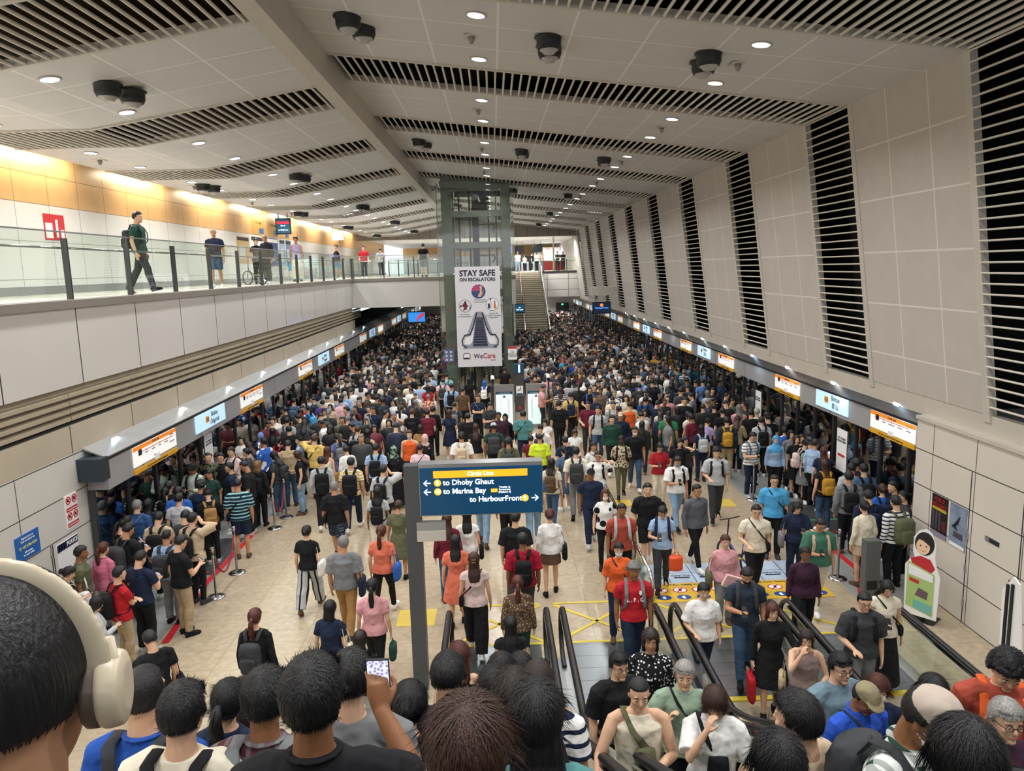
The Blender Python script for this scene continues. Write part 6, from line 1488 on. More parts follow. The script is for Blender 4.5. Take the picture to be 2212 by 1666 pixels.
-2.21 22.94 0.00 0 1.68 1|ml short:black tee:maroon pants:black stand stand tote:black -|person in maroon t-shirt, seen from behind, in the crowd left of the map boards
-2.09 23.66 0.00 0 1.64 1|fl bun:black jacket:black pants:black stand stand - -|person in black jacket, around the map boards
0.26 18.70 0.00 0 1.66 1|mm curly:black otee:olive pants:black stand stand pack:dgrey -|person in olive t-shirt, in the middle of the hall
1.09 19.00 0.00 0 1.68 1|mm buzz:black otee:neon pants:navy stand stand - -|person in neon yellow t-shirt, in the middle of the hall
0.88 19.61 0.00 10 1.50 1|ml short:black tee:maroon pants:black stand stand tote:black -|person in maroon t-shirt, in the middle of the hall
1.18 20.15 0.00 15 1.70 1|mm thin:black otee:white pants:dgrey phone stand pack:dgrey -|person in white t-shirt, around the map boards
1.40 21.46 0.00 190 1.60 1|fl long:black cap:white pants:black phone stand - -|person in white blouse, around the map boards
1.98 23.34 0.00 0 1.76 1|ml short:black otee:black pants:black stand walk - -|person in black t-shirt, seen from behind, around the map boards
2.12 20.02 0.00 182 1.58 1|fl bob:brown cap:white jeans:denim phone stand - glasses|person in white blouse, facing the camera, around the map boards
1.74 18.77 0.00 350 1.64 1|ml short:black tee:navy pants:black stand stand - -|person in navy t-shirt, in the middle of the hall
1.62 17.73 0.00 340 1.64 1|fl pony:black dress:steel x:x stand stand cross:black -|person in slate blue dress, in the middle of the hall
1.85 17.18 0.00 5 1.74 1|ml short:black otee:cream pants:grey stand walk bigpack:dgrey -|person in cream t-shirt, in the middle of the hall
1.21 16.57 0.00 15 1.64 1|fl long:black tee:cream jeans:denim stand walk- pack:brown -|person in cream t-shirt, seen from behind, in the middle of the hall
-1.99 18.34 0.00 10 1.66 1|mm thin:black shirt:E0C3CB pants:black stand stand cross:black -|person in pale pink shirt, in the middle of the hall
-1.99 19.69 0.00 10 1.60 1|fl hijab:C9A7A2 robe:black x:x stand stand - -|person in black robe, seen from behind, in the middle of the hall
-2.25 21.07 0.00 10 1.58 1|fl bob:dbrown tee:tan pants:black stand stand tote:brown -|person in tan t-shirt, in the crowd left of the map boards
0.90 12.95 0.00 0 1.64 1|fl bun:auburn long:white mini:brown stand walk tote:black claw:cream|person in white long-sleeved top, walking before the blue sign
0.26 12.62 0.00 5 1.72 1|ml short:black otee:black pants:dgrey stand walk - -|person in black t-shirt, short hair, walking before the blue sign
0.35 11.49 0.00 2 1.74 1|mt short:black otee:A01830 pants:dgrey stand walk pack:black -|person in red t-shirt, at the escalator foot
-0.77 11.87 0.00 0 1.60 1|fl long:black dress:salmon x:x stand step - -|person in salmon dress, at the escalator foot
-0.97 12.88 0.00 355 1.64 1|fl long:brown long:maroon jeans:denim stand step hand:rust -|person in maroon long-sleeved top, walking before the blue sign
-0.62 13.17 0.00 0 1.60 1|fl long:black cap:white mini:black stand step tote:black -|person in white blouse, walking before the blue sign
-0.38 15.56 0.00 5 1.74 1|ml short:black otee:white jeans:ldenim stand walk- - -|person in white t-shirt, seen from behind, in the middle of the hall
0.17 15.12 0.00 2 1.76 1|mt short:black tee:navy pants:black stand stand bigpack:dgrey -|person in navy t-shirt, walking before the blue sign
0.72 15.43 0.00 0 1.76 1|ml short:black tee:denim jeans:ldenim stand walk - -|person in blue t-shirt, walking before the blue sign
3.08 22.22 0.00 190 1.76 1|ml short:black polo:lgrey jeans:denim stand walk pack:black -|person in light grey polo shirt, in the crowd right of the map boards
3.29 20.80 0.00 185 1.76 1|ml short:black oshirt:dgreen pants:black stand walk - -|person in dark green shirt, in the crowd right of the map boards
3.64 21.39 0.00 195 1.72 1|mm cap:beige shirt:navy jeans:denim stand stand - -|person in navy shirt, in the crowd right of the map boards
3.64 19.20 0.00 185 1.76 1|mm short:black polo:black jeans:denim stand walk- - mask:white|person in black polo shirt, behind the right ropes
3.17 18.59 0.00 185 1.66 1|fd bun:black otee:beige/floral-dgreen slim:olive stand walk pack:black -|person in beige and dark green patterned t-shirt, in the middle of the hall
4.02 17.93 0.00 180 1.62 1|fl bun:black otee:A02028 pants:cream phone stand - glasses|person in red t-shirt, behind the right ropes
4.56 18.09 0.00 190 1.66 1|fl bob:black tee:black skirt:black ear- stand - -|person in black t-shirt, behind the right ropes
4.82 18.47 0.00 190 1.62 1|fl bob:black tee:dgrey pants:black stand stand - glasses|person in dark grey t-shirt, behind the right ropes
4.02 16.19 0.00 170 1.74 1|mm short:black otee:white jeans:ldenim phone walk pack:black mask:sky|person in white t-shirt, behind the right ropes
5.06 16.63 0.00 190 1.78 1|ml curly:black otee:lgrey pants:dgrey elbow walk pack:black -|person in light grey t-shirt, behind the right ropes
2.91 14.03 0.00 182 1.76 1|ml short:black otee:black shorts:black stand walk cross:black -|person in black t-shirt, walking towards the right escalators
2.97 12.98 0.00 190 1.66 1|fl pony:black polo:lblue pants:dgrey phone walk pack:navy glasses|person in light blue polo shirt, walking towards the right escalators
3.84 13.90 0.00 160 1.74 1|mm short:black shirt:5A5D66 slim:black stand walk - glasses|person in slate blue shirt, walking towards the right escalators
2.20 12.88 0.00 180 1.74 1|mt short:black tee:rust pants:black stand step pack:lgrey -|person in rust t-shirt, walking towards the right escalators
2.09 14.16 0.00 182 1.62 1|fl long:auburn tee:white/print-black slim:black stand step - mask:white|person in white and black printed t-shirt, walking towards the right escalators
1.96 15.33 0.00 180 1.72 1|mt cap:black polo:navy pants:navy stand walk - -|person in navy polo shirt, walking towards the right escalators
2.33 16.85 0.00 190 1.72 1|mm short:black otee:white pants:black ear- stand pack:black glasses|person in white t-shirt, facing the camera, in the middle of the hall
2.38 18.17 0.00 150 1.62 1|fm pony:black tee:white pants:black stand stand cross:black -|person in white t-shirt, black crossbody bag, in the middle of the hall
4.56 12.59 0.00 188 1.74 1|ml short:black polo:cream pants:black elbow walk cross:black glasses|person in cream polo shirt, walking towards the right escalators
5.56 14.37 0.00 195 1.74 1|ml short:dbrown otee:sky pants:black stand stand cross:black glasses|person in sky blue t-shirt, walking towards the right escalators
7.10 18.34 0.00 195 1.60 1|fl hijab:sky long:lblue pants:black stand stand - mask:lblue|person in light blue long-sleeved top, in the right queue
6.46 18.32 0.00 160 1.74 1|ml short:black polo:white/stripe-grey jeans:navy phone stand pack:steel glasses|person in white and grey striped polo shirt, in the right queue
4.99 21.11 0.00 20 1.76 1|mm thin:black polo:green jeans:denim stand stand cross:dgrey -|person in green polo shirt, in the crowd right of the map boards
5.61 19.84 0.00 0 1.60 1|fl bob:black tee:navy jeans:navy stand stand pack:lgrey -|person in navy t-shirt, behind the right ropes
6.03 20.76 0.00 45 1.60 1|fl bun:black tee:lilac pants:black phone stand - -|person in lilac t-shirt, in the crowd right of the map boards
6.38 20.05 0.00 10 1.76 1|ml short:black jacket:2A333B pants:khaki stand stand pack:mustard -|person in dark green jacket, in the crowd right of the map boards
6.86 20.66 0.00 30 1.66 1|fl long:brown jacket:khaki pants:black phone stand cross:black -|person in khaki jacket, in the crowd right of the map boards
7.42 21.11 0.00 10 1.74 1|ml short:black tee:black pants:black stand stand - -|person in black t-shirt, in the crowd right of the map boards
7.38 20.12 0.00 5 1.72 1|ml short:black tee:lgrey pants:black stand stand pack:black -|person in light grey t-shirt, in the crowd right of the map boards
7.71 20.49 0.00 0 1.72 1|ml cap:black tee:black pants:black stand stand - -|person in black t-shirt, seen from behind, in the crowd right of the map boards
7.72 21.44 0.00 0 1.70 1|ml short:silver tee:cream pants:dgrey stand stand - -|person in cream t-shirt, in the crowd right of the map boards
5.68 21.14 0.00 330 1.64 1|fm curly:black long:maroon pants:black stand stand tote:brown -|person in maroon long-sleeved top, in the crowd right of the map boards
4.22 23.14 0.00 0 1.70 1|ml thin:dbrown tank:orange pants:black stand stand - -|person in orange sleeveless top, in the crowd right of the map boards
4.83 23.64 0.00 20 1.76 1|mm short:black jacket:navy/check-blue pants:black stand stand bigpack:black -|person in navy and blue checked jacket, in the crowd right of the map boards
5.10 23.24 0.00 60 1.70 1|ml short:black tee:navy pants:black phone stand - -|person in navy t-shirt, in the crowd right of the map boards
6.06 23.37 0.00 200 1.74 1|ml short:black tee:black pants:black stand stand - -|person in black t-shirt, facing the camera, in the crowd right of the map boards
6.63 22.09 0.00 10 1.76 1|ml short:black tee:black pants:black stand stand - -|person in black t-shirt, short hair, in the crowd right of the map boards
6.75 21.63 0.00 0 1.70 1|ml short:black tee:black pants:black stand stand - -|person in black t-shirt, black trousers, in the crowd right of the map boards
7.72 20.65 0.00 5 1.74 1|ml short:black shirt:navy/check-white pants:black stand stand pack:navy -|person in navy and white checked shirt, in the crowd right of the map boards
7.61 18.26 0.00 190 1.62 1|fl long:dbrown dress:black x:x stand stand - -|person in black dress, in the right queue
7.72 18.88 0.00 190 1.60 1|fl long:black tee:grey pants:black stand stand - -|person in grey t-shirt, in the right queue
7.72 18.92 0.00 195 1.60 1|fl bob:black tee:black pants:black stand stand - glasses|person in black t-shirt, in the right queue
7.63 17.80 0.00 95 1.62 1|fl bun:black tee:navy skirt:grey phone stand pack:blush mask:black|person in navy t-shirt, in the right queue
7.72 17.44 0.00 60 1.70 1|mm short:dbrown shirt:lblue pants:black stand stand - -|person in light blue shirt, in the right queue
7.72 18.23 0.00 185 1.64 1|fl long:brown tank:black pants:black stand stand - -|person in black sleeveless top, in the right queue
7.72 17.69 0.00 185 1.58 1|fl pony:black tee:sage pants:black stand stand - -|person in sage green t-shirt, in the right queue
7.72 16.93 0.00 20 1.62 1|fl long:auburn tee:navy pants:navy photo stand - -|person in navy t-shirt, seen from behind, in the right queue
7.21 15.72 0.00 0 1.64 1|fl long:brown cap:black jeans:denim stand stand pack:mustard -|person in black blouse, in the right queue
7.53 15.16 0.00 15 1.70 1|ml short:black tee:lgrey pants:black stand stand - -|person in light grey t-shirt, in the right queue
7.12 14.42 0.00 10 1.74 1|mm short:black jacket:grey pants:black stand stand pack:black -|person in grey jacket, in the right queue
7.72 15.44 0.00 0 1.70 1|ml short:black tee:black pants:black stand stand pack:grey -|person in black t-shirt, seen from behind, in the right queue
7.72 15.01 0.00 0 1.72 1|ml short:black tee:steel pants:black stand stand pack:black -|person in slate blue t-shirt, in the right queue
7.72 15.32 0.00 2 1.76 1|mm short:black polo:32445A pants:navy stand stand pack:red -|person in dark grey polo shirt, in the right queue
6.92 13.23 0.00 5 1.72 1|ml short:black jacket:navy pants:black stand stand pack:navy -|person in navy jacket, in the right queue
7.56 13.94 0.00 10 1.60 1|fl bun:brown jacket:blue pants:black stand stand pack:navy claw:brown|person in blue jacket, in the right queue
7.20 12.78 0.00 350 1.74 1|ml short:black long:white/stripe-navy pants:black stand stand bigpack:olive -|person in white and navy striped long-sleeved top, in the right queue
7.72 13.81 0.00 270 1.70 1|ml short:black tee:navy pants:black stand stand - -|person in navy t-shirt, seen from the side, in the right queue
7.72 13.43 0.00 280 1.62 1|fl bun:black tee:dgrey pants:black stand stand - -|person in dark grey t-shirt, in the right queue
6.66 12.85 0.00 350 1.64 1|fl bun:black long:cream mini:beige stand stand tote:black -|person in cream long-sleeved top, in the right queue
5.52 13.14 0.00 190 1.60 1|fl bob:black otee:navy pants:navy phone- stand tote:grey -|person in navy t-shirt, walking towards the right escalators
5.41 11.92 0.00 185 1.72 1|mm short:black otee:3F6F5B pants:cream phone walk pack:beige glasses|person in green t-shirt, at the escalator foot
4.71 10.84 0.00 190 1.62 1|ft bun:dbrown long:plum wide:black stand walk - glasses|person in plum long-sleeved top, at the escalator foot
7.72 19.33 0.00 20 1.60 1|fl bun:black tee:blue/print-white pants:black stand stand - claw:cream|person in blue and white printed t-shirt, in the right queue
3.69 11.57 0.00 185 1.58 1|fl bun:auburn olong:pink pants:grey stand step tote:olive -|person in pink long-sleeved top, at the escalator foot
3.47 9.90 0.00 190 1.76 1|mm short:black polo:2A3442 jeans:denim phone walk pack:dgrey mask:black|person in dark grey polo shirt, at the escalator foot
2.78 9.63 0.00 183 1.64 1|fl bun:black otee:white slim:navy elbow walk - -|person in white t-shirt, at the escalator foot
3.51 9.01 0.00 188 1.62 1|fl bob:auburn ldress:black x:x rail- step shop:red -|person in black dress, at the escalator foot
3.66 8.29 0.00 200 1.62 1|fl long:dbrown tank:8C7874 wide:white nose step tote:khaki -|person in grey sleeveless top, at the escalator foot
4.69 8.96 0.00 190 1.74 1|ml short:black otee:dgrey pants:grey elbow step pack:black glasses|person in dark grey t-shirt, at the escalator foot
5.28 9.53 0.00 188 1.66 1|fl long:black cap:cream lskirt:black phone step cross:black -|person in cream blouse, at the escalator foot
1.91 10.17 0.00 180 1.74 1|mt curly:grey polo:red pants:navy stand walk pack:grey -|person in red polo shirt, at the escalator foot
1.88 11.28 0.00 185 1.62 1|fl pony:black otee:orange pants:navy stand step cross:navy mask:white|person in orange t-shirt, at the escalator foot
1.63 7.67 0.16 190 1.85 1|fm bob:dbrown olong:black/dots-white pants:black stand stand - -|person in black and white dotted long-sleeved top, riding up the second escalator
1.06 6.40 0.69 165 1.76 0|ml short:black otee:black pants:black stand stand - glasses|person in black t-shirt, riding up the second escalator
0.91 4.67 1.69 182 1.54 0|ml buzz:black tank:cream pants:cream rails stand sling:olive -|person in cream sleeveless top, riding up the second escalator
1.51 5.75 1.07 190 1.64 0|ml short:silver polo:sage pants:black strap stand cross:black -|person in sage green polo shirt, riding up the second escalator
1.40 4.54 1.73 195 1.50 0|fl bob:brown otee:white pants:white nose stand sling:black -|person in white t-shirt, riding up the second escalator
-0.43 10.91 0.00 0 1.66 1|fl long:brown cap:blush wide:black stand walk- cross:black claw:tan|person in pale pink blouse, at the escalator foot
0.22 10.12 0.00 0 1.60 1|fl pony:auburn olong:brown/dots-khaki pants:dgreen stand step - -|person in brown and khaki dotted long-sleeved top, at the escalator foot
0.09 8.86 0.00 0 1.60 1|fl long:black cap:black pants:black stand stand tote:cream -|person in black blouse, at the escalator foot
-0.44 6.69 0.57 355 1.85 0|fl bob:auburn tank:black pants:black stand stand - -|person in black sleeveless top, on the escalator beside the sign pole
-0.30 3.49 2.37 5 1.69 0|ml short:black tee:navy pants:black phone stand pack:dgrey -|person in navy t-shirt, on the escalator beside the sign pole
-0.03 5.07 1.46 0 1.72 0|fl long:black tee:black pants:black stand stand - -|person in black t-shirt, on the escalator beside the sign pole
0.12 5.33 1.31 5 1.72 0|fl bob:black tee:black pants:black rail stand - -|person in black t-shirt, seen from behind, on the escalator beside the sign pole
-0.08 4.33 1.89 0 1.61 0|fl long:black tee:navy pants:black stand stand - -|person in navy t-shirt, seen from behind, on the escalator beside the sign pole
0.17 3.56 2.33 5 1.64 0|mm thin:dbrown tee:white/stripe-navy pants:black stand stand - -|person in white and navy striped t-shirt, on the escalator beside the sign pole
0.03 2.76 2.80 0 1.58 0|fl bob:dbrown tee:black pants:black stand stand - -|person in black t-shirt, dark brown bobbed hair, on the escalator beside the sign pole
0.09 2.05 3.20 0 1.55 0|fl long:black tee:teal pants:black stand stand - -|person in teal t-shirt, on the escalator beside the sign pole
-0.08 1.35 3.61 0 1.53 0|fl long:brown tee:dgrey pants:black stand stand - -|person in dark grey t-shirt, on the escalator beside the sign pole
-1.46 2.77 2.79 5 1.66 0|ml thin:black polo:2350A8 pants:navy stand stand pack:dgrey -|person in blue polo shirt, on the near left stair
-1.21 2.55 2.91 5 1.59 0|ml short:black otee:cream pants:navy stand stand pack:black -|person in cream t-shirt, on the near left stair
-1.52 3.75 2.22 10 1.59 0|fl pony:black tee:navy pants:black stand stand - -|person in navy t-shirt, on the near left stair
-1.61 4.18 1.97 25 1.60 0|fl long:dbrown tee:navy pants:black stand stand - -|person in navy t-shirt, seen from behind, on the near left stair
-0.92 2.61 2.88 5 1.63 0|mt short:black oshirt:5B2E36/check-grey pants:black stand stand pack:grey -|person in maroon and grey checked shirt, on the escalator beside the sign pole
-0.54 1.91 3.28 0 1.66 0|mt short:black polo:black pants:black photo stand - -|person in black polo shirt, on the escalator beside the sign pole
-0.66 2.93 2.70 5 1.70 0|ml short:black otee:grey pants:black stand stand tote:dgrey -|person in grey t-shirt, on the escalator beside the sign pole
-0.48 3.32 2.47 5 1.54 0|fl bun:black tee:black pants:black phone stand - -|person in black t-shirt, using a phone, on the escalator beside the sign pole
2.67 5.44 1.25 170 1.66 0|ml short:black otee:6F8794 pants:black stand stand - glasses|person in grey t-shirt, on the right escalators
2.37 4.52 1.75 165 1.50 0|mt cap:8C8368 polo:2A55C0 pants:navy down stand cross:dgrey -|person in blue polo shirt, riding up the second escalator
2.89 5.27 1.31 185 1.50 0|fl long:auburn tee:navy pants:navy stand stand - mask:white|person in navy t-shirt, on the right escalators
1.38 2.27 3.08 150 1.53 0|mt cap:B7A99E oshirt:E0E4E2/check-dgreen pants:black down stand pack:dgrey mask:white|person in white and dark green checked shirt, riding up the second escalator
1.12 2.53 2.89 315 1.50 0|ml short:black tee:beige pants:black stand stand - -|person in beige t-shirt, riding up the second escalator
0.93 2.24 2.92 340 1.50 0|fl bob:black tee:navy pants:black stand stand pack:navy -|person in navy t-shirt, riding up the second escalator
3.03 4.10 2.02 200 1.66 0|ml curly:black otee:rust pants:black down stand pack:orange -|person in rust t-shirt, on the right escalators
2.59 3.48 2.23 185 1.50 0|fl short:silver tee:plum pants:black stand stand - glasses|person in plum t-shirt, on the right escalators
2.58 4.04 2.01 5 1.50 0|fl long:black tee:black pants:black stand stand tote:black -|person in black t-shirt, on the right escalators
1.21 1.70 3.31 340 1.50 0|fl long:black tee:sage pants:black rail- stand - -|person in sage green t-shirt, riding up the second escalator
-0.51 0.69 3.93 347 1.78 0|mm buzz:black tee:5A3A40 pants:black stand stand - -|person in brown t-shirt, on the escalator beside the sign pole
-7.08 36.60 0.00 190 1.60 2|fl long:black tee:red pants:black phone stand - -|person in red t-shirt, in the crowd left of the lift
-6.23 36.01 0.00 180 1.68 2|mm bald:black tee:white pants:black phone stand - mask:sky|person in white t-shirt, in the crowd left of the lift
-6.00 36.68 0.00 180 1.70 2|ml short:black tee:white pants:black stand stand pack:black -|person in white t-shirt, facing the camera, in the crowd left of the lift
-7.05 42.62 0.00 190 1.70 2|mm short:black tee:purple pants:navy phone stand - -|person in purple t-shirt, in the crowd left of the lift
-6.08 40.45 0.00 170 1.70 2|ml short:black shirt:lblue pants:navy phone stand - -|person in light blue shirt, in the crowd left of the lift
-6.30 39.74 0.00 20 1.70 2|ml short:black tee:navy pants:black stand stand - -|person in navy t-shirt, in the crowd left of the lift
-5.04 42.85 0.00 180 1.78 2|mm short:black shirt:black pants:black fold stand - -|person in black shirt, in the crowd left of the lift
-3.57 35.23 0.00 0 1.72 2|ml short:black tee:black pants:black stand stand pack:grey -|person in black t-shirt, in the crowd left of the lift
-3.12 35.78 0.00 0 1.72 2|ml short:black tee:black pants:black stand stand pack:blue -|person in black t-shirt, seen from behind, in the crowd left of the lift
-2.73 36.67 0.00 0 1.60 2|fm bun:black dress:maroon/floral-brown x:x stand stand - -|person in maroon and brown patterned dress, in the crowd left of the lift
-4.57 35.75 0.00 250 1.72 2|ml short:black tee:black pants:black phone stand - -|person in black t-shirt, seen from the side, in the crowd left of the lift
-5.36 37.59 0.00 30 1.60 2|fl long:brown tank:black pants:black stand stand - -|person in black sleeveless top, in the crowd left of the lift
-5.54 30.18 0.00 195 1.72 2|ml short:black polo:navy pants:black fold stand - -|person in navy polo shirt, in the crowd left of the lift
-5.91 30.62 0.00 200 1.60 2|fl long:black tee:black/print-white pants:black phone stand - -|person in black and white printed t-shirt, in the crowd left of the lift
-6.37 30.43 0.00 185 1.68 2|ml short:black tee:white pants:black stand stand pack:black -|person in white t-shirt, black backpack, in the crowd left of the lift
-6.48 29.43 0.00 60 1.70 2|ml thin:black tee:white pants:dgrey stand stand pack:dgrey -|person in white t-shirt, seen from the side, in the crowd left of the lift
-5.80 33.43 0.00 0 1.62 2|fl long:brown tee:white pants:black stand stand pack:dgrey -|person in white t-shirt, seen from behind, in the crowd left of the lift
-4.96 29.55 0.00 190 1.60 2|fl bob:black tee:navy pants:navy stand stand - -|person in navy t-shirt, facing the camera, in the crowd left of the lift
-4.54 30.24 0.00 180 1.72 2|ml short:grey tee:dgrey pants:black fold stand - glasses|person in dark grey t-shirt, in the crowd left of the lift
-4.47 31.59 0.00 40 1.72 2|ml short:black shirt:6A5C70 pants:black stand stand - -|person in slate blue shirt, in the crowd left of the lift
-3.42 30.35 0.00 250 1.76 2|ml short:black jacket:black pants:black phone stand cross:grey -|person in black jacket, in the crowd left of the lift
-3.88 32.43 0.00 20 1.68 2|mm buzz:black tee:tan pants:black stand stand - -|person in tan t-shirt, in the crowd left of the lift
-2.77 30.91 0.00 0 1.70 2|ml short:black tee:lblue pants:black stand stand - -|person in light blue t-shirt, in the crowd left of the lift
-2.14 29.33 0.00 5 1.72 2|mm cap:brown tee:E0C3CB pants:black stand stand pack:dgrey -|person in pale pink t-shirt, around the map boards
-2.09 30.77 0.00 5 1.72 2|ml short:black tee:aqua pants:black stand stand pack:steel -|person in pale aqua t-shirt, around the map boards
-1.70 27.49 0.00 5 1.78 2|mm short:black shirt:lblue pants:navy stand walk pack:black -|person in light blue shirt, around the map boards
-1.42 24.07 0.00 5 1.68 2|mm thin:black tee:dgrey pants:black stand stand pack:grey -|person in dark grey t-shirt, around the map boards
-2.65 28.16 0.00 350 1.64 2|fl long:black tee:red skirt:black stand stand tote:white -|person in red t-shirt, seen from behind, in the crowd left of the map boards
-2.48 26.41 0.00 0 1.58 2|fm bun:grey otee:E0A58F/floral-brown pants:black stand stand cross:brown -|person in pink and brown patterned t-shirt, in the crowd left of the map boards
-1.13 29.99 0.00 0 1.62 2|fl bob:black tee:black pants:black stand stand - -|person in black t-shirt, bobbed hair, around the map boards
-0.66 25.12 0.00 182 1.74 2|ml short:black polo:navy pants:black fold stand cross:grey glasses|person in navy polo shirt, around the map boards
-0.26 23.66 0.00 150 1.74 1|ml short:black polo:dgrey pants:khaki phone stand - -|person in dark grey polo shirt, around the map boards
-0.48 29.32 0.00 10 1.58 2|fl hijab:blue tee:black pants:black stand stand pack:white -|person in black t-shirt, white backpack, around the map boards
0.37 32.38 0.00 0 1.70 2|mt short:black tee:black pants:black stand stand - -|person in black t-shirt, short hair, around the map boards
-1.26 26.85 0.00 10 1.72 2|mm short:black tee:brown pants:black stand stand - -|person in brown t-shirt, around the map boards
-5.13 33.44 0.00 185 1.60 2|fm bob:brown tee:dgrey pants:black stand stand cross:black -|person in dark grey t-shirt, facing the camera, in the crowd left of the lift
3.10 51.91 0.00 0 1.74 2|ml short:black shirt:white pants:black stand walk pack:black -|person in white shirt, in the far crowd right of the lift
2.27 48.60 0.00 182 1.70 2|ml thin:silver tee:grey pants:black stand stand pack:black mask:sky|person in grey t-shirt, in the far crowd right of the lift
1.78 44.21 0.00 0 1.70 2|ml short:black polo:sky pants:navy stand stand pack:navy -|person in sky blue polo shirt, in the far crowd right of the lift
2.56 43.05 0.00 190 1.72 2|ml short:black tee:white pants:black stand walk cross:black -|person in white t-shirt, in the far crowd right of the lift
1.93 37.85 0.00 190 1.74 2|mt short:black tee:black pants:black stand walk - -|person in black t-shirt, in the far crowd right of the lift
1.49 39.71 0.00 182 1.60 2|fl bob:black cap:white pants:black phone stand - -|person in white blouse, in the far crowd right of the lift
2.00 34.98 0.00 20 1.76 2|mm short:black tee:plum pants:black stand stand pack:dgrey -|person in plum t-shirt, in the far crowd right of the lift
1.54 35.02 0.00 0 1.72 2|mm short:black shirt:navy pants:black stand stand - -|person in navy shirt, in the far crowd right of the lift
2.45 36.55 0.00 10 1.72 2|ml short:black tee:black pants:black stand stand cross:navy -|person in black t-shirt, seen from behind, in the far crowd right of the lift
3.32 41.76 0.00 30 1.70 2|ml short:black tee:grey pants:black stand stand pack:black -|person in grey t-shirt, seen from behind, in the far crowd right of the lift
3.26 34.93 0.00 185 1.74 2|mt short:black polo:sky pants:black stand stand - -|person in sky blue polo shirt, short hair, in the far crowd right of the lift
3.59 33.59 0.00 190 1.72 2|ml short:black shirt:2548A8 pants:black stand stand - mask:white|person in blue shirt, in the far crowd right of the lift
4.12 34.52 0.00 185 1.66 2|mt short:black tee:black pants:black phone stand - -|person in black t-shirt, facing the camera, in the far crowd right of the lift
2.84 31.58 0.00 0 1.60 2|fl bob:black tee:lblue pants:black stand stand pack:navy -|person in light blue t-shirt, in the far crowd right of the lift
3.03 30.41 0.00 10 1.60 2|fl long:black tee:lilac pants:black stand stand - -|person in lilac t-shirt, in the far crowd right of the lift
2.46 29.89 0.00 95 1.76 2|ml cap:black otee:282E3A pants:black stand stand - -|person in navy t-shirt, around the map boards
3.60 31.77 0.00 190 1.64 2|mm short:grey tee:yellow pants:black stand stand - -|person in yellow t-shirt, in the far crowd right of the lift
3.55 30.38 0.00 185 1.66 2|mt short:black tee:dgrey pants:black stand stand - -|person in dark grey t-shirt, in the far crowd right of the lift
3.80 29.47 0.00 185 1.76 2|mm short:black shirt:white pants:black strap stand cross:black -|person in white shirt, facing the camera, in the far crowd right of the lift
4.09 29.90 0.00 180 1.60 2|fl bob:brown tee:grey pants:black stand stand - -|person in grey t-shirt, facing the camera, in the far crowd right of the lift
4.05 27.94 0.00 200 1.60 2|fl short:silver otee:cream pants:black stand stand - -|person in cream t-shirt, facing the camera, in the crowd right of the map boards
3.70 25.93 0.00 190 1.72 2|mt short:black shirt:6B5A50 pants:dgrey stand stand - -|person in olive shirt, in the crowd right of the map boards
4.81 30.83 0.00 60 1.74 2|mm short:black shirt:lblue pants:dgrey stand stand - -|person in light blue shirt, in the far crowd right of the lift
5.12 30.39 0.00 10 1.70 2|ml short:black tee:white pants:black stand stand pack:grey -|person in white t-shirt, seen from behind, in the far crowd right of the lift
4.63 28.73 0.00 200 1.62 2|fl long:dbrown tank:blush skirt:blush phone stand tote:blush -|person in pale pink sleeveless top, in the crowd right of the map boards
5.33 29.98 0.00 120 1.60 2|fl pony:black dress:navy x:x phone stand - -|person in navy dress, in the far crowd right of the lift
3.05 28.77 0.00 0 1.64 2|fl long:black tank:black pants:black stand stand pack:sage -|person in black sleeveless top, in the crowd right of the map boards
3.34 26.22 0.00 182 1.72 2|ml short:black tee:black pants:black elbow stand pack:blue glasses|person in black t-shirt, blue backpack, in the crowd right of the map boards
3.35 24.93 0.00 185 1.62 2|fm pony:brown tee:navy pants:black stand stand - -|person in navy t-shirt, facing the camera, in the crowd right of the map boards
4.09 25.33 0.00 182 1.70 2|ml short:grey otee:white/floral-navy pants:dgrey stand stand - glasses|person in white and navy patterned t-shirt, in the crowd right of the map boards
3.71 23.26 0.00 185 1.70 1|ml short:black shirt:lgrey pants:black stand stand pack:olive -|person in light grey shirt, in the crowd right of the map boards
4.44 25.03 0.00 182 1.58 2|fl curly:dbrown tee:cream pants:black stand stand - -|person in cream t-shirt, dark brown curly hair, in the crowd right of the map boards
2.90 23.22 0.00 190 1.74 1|ml short:black tee:maroon pants:dgrey elbow stand - glasses|person in maroon t-shirt, in the crowd right of the map boards
2.53 25.10 0.00 0 1.72 2|mm short:black tee:yellow pants:black stand walk pack:navy -|person in yellow t-shirt, around the map boards
2.35 26.84 0.00 10 1.62 2|fl long:brown tee:dgrey/stripe-white pants:black stand stand tote:tan -|person in dark grey and white striped t-shirt, around the map boards
5.23 26.70 0.00 10 1.70 2|ml short:black tee:dgrey pants:black stand stand pack:dgrey -|person in dark grey t-shirt, in the crowd right of the map boards
5.82 27.22 0.00 10 1.76 2|ml short:black tee:2A3038 pants:black stand stand bigpack:black -|person in navy t-shirt, seen from behind, in the crowd right of the map boards
5.64 28.13 0.00 60 1.70 2|ml short:black shirt:lblue pants:navy stand stand pack:blue mask:lblue|person in light blue shirt, in the crowd right of the map boards
6.51 30.26 0.00 185 1.60 2|fl bun:brown tee:D97A86 pants:black stand stand cross:white mask:lilac|person in pink t-shirt, in the far crowd right of the lift
6.79 29.89 0.00 30 1.74 2|mm short:black tee:grey pants:black stand stand pack:black -|person in grey t-shirt, black backpack, in the far crowd right of the lift
7.16 29.61 0.00 200 1.60 2|fl bob:black tee:white pants:black phone stand - -|person in white t-shirt, facing the camera, in the far crowd right of the lift
7.72 32.32 0.00 210 1.60 2|fl bob:auburn shirt:lblue pants:black stand stand - mask:white|person in light blue shirt, facing the camera, in the far crowd right of the lift
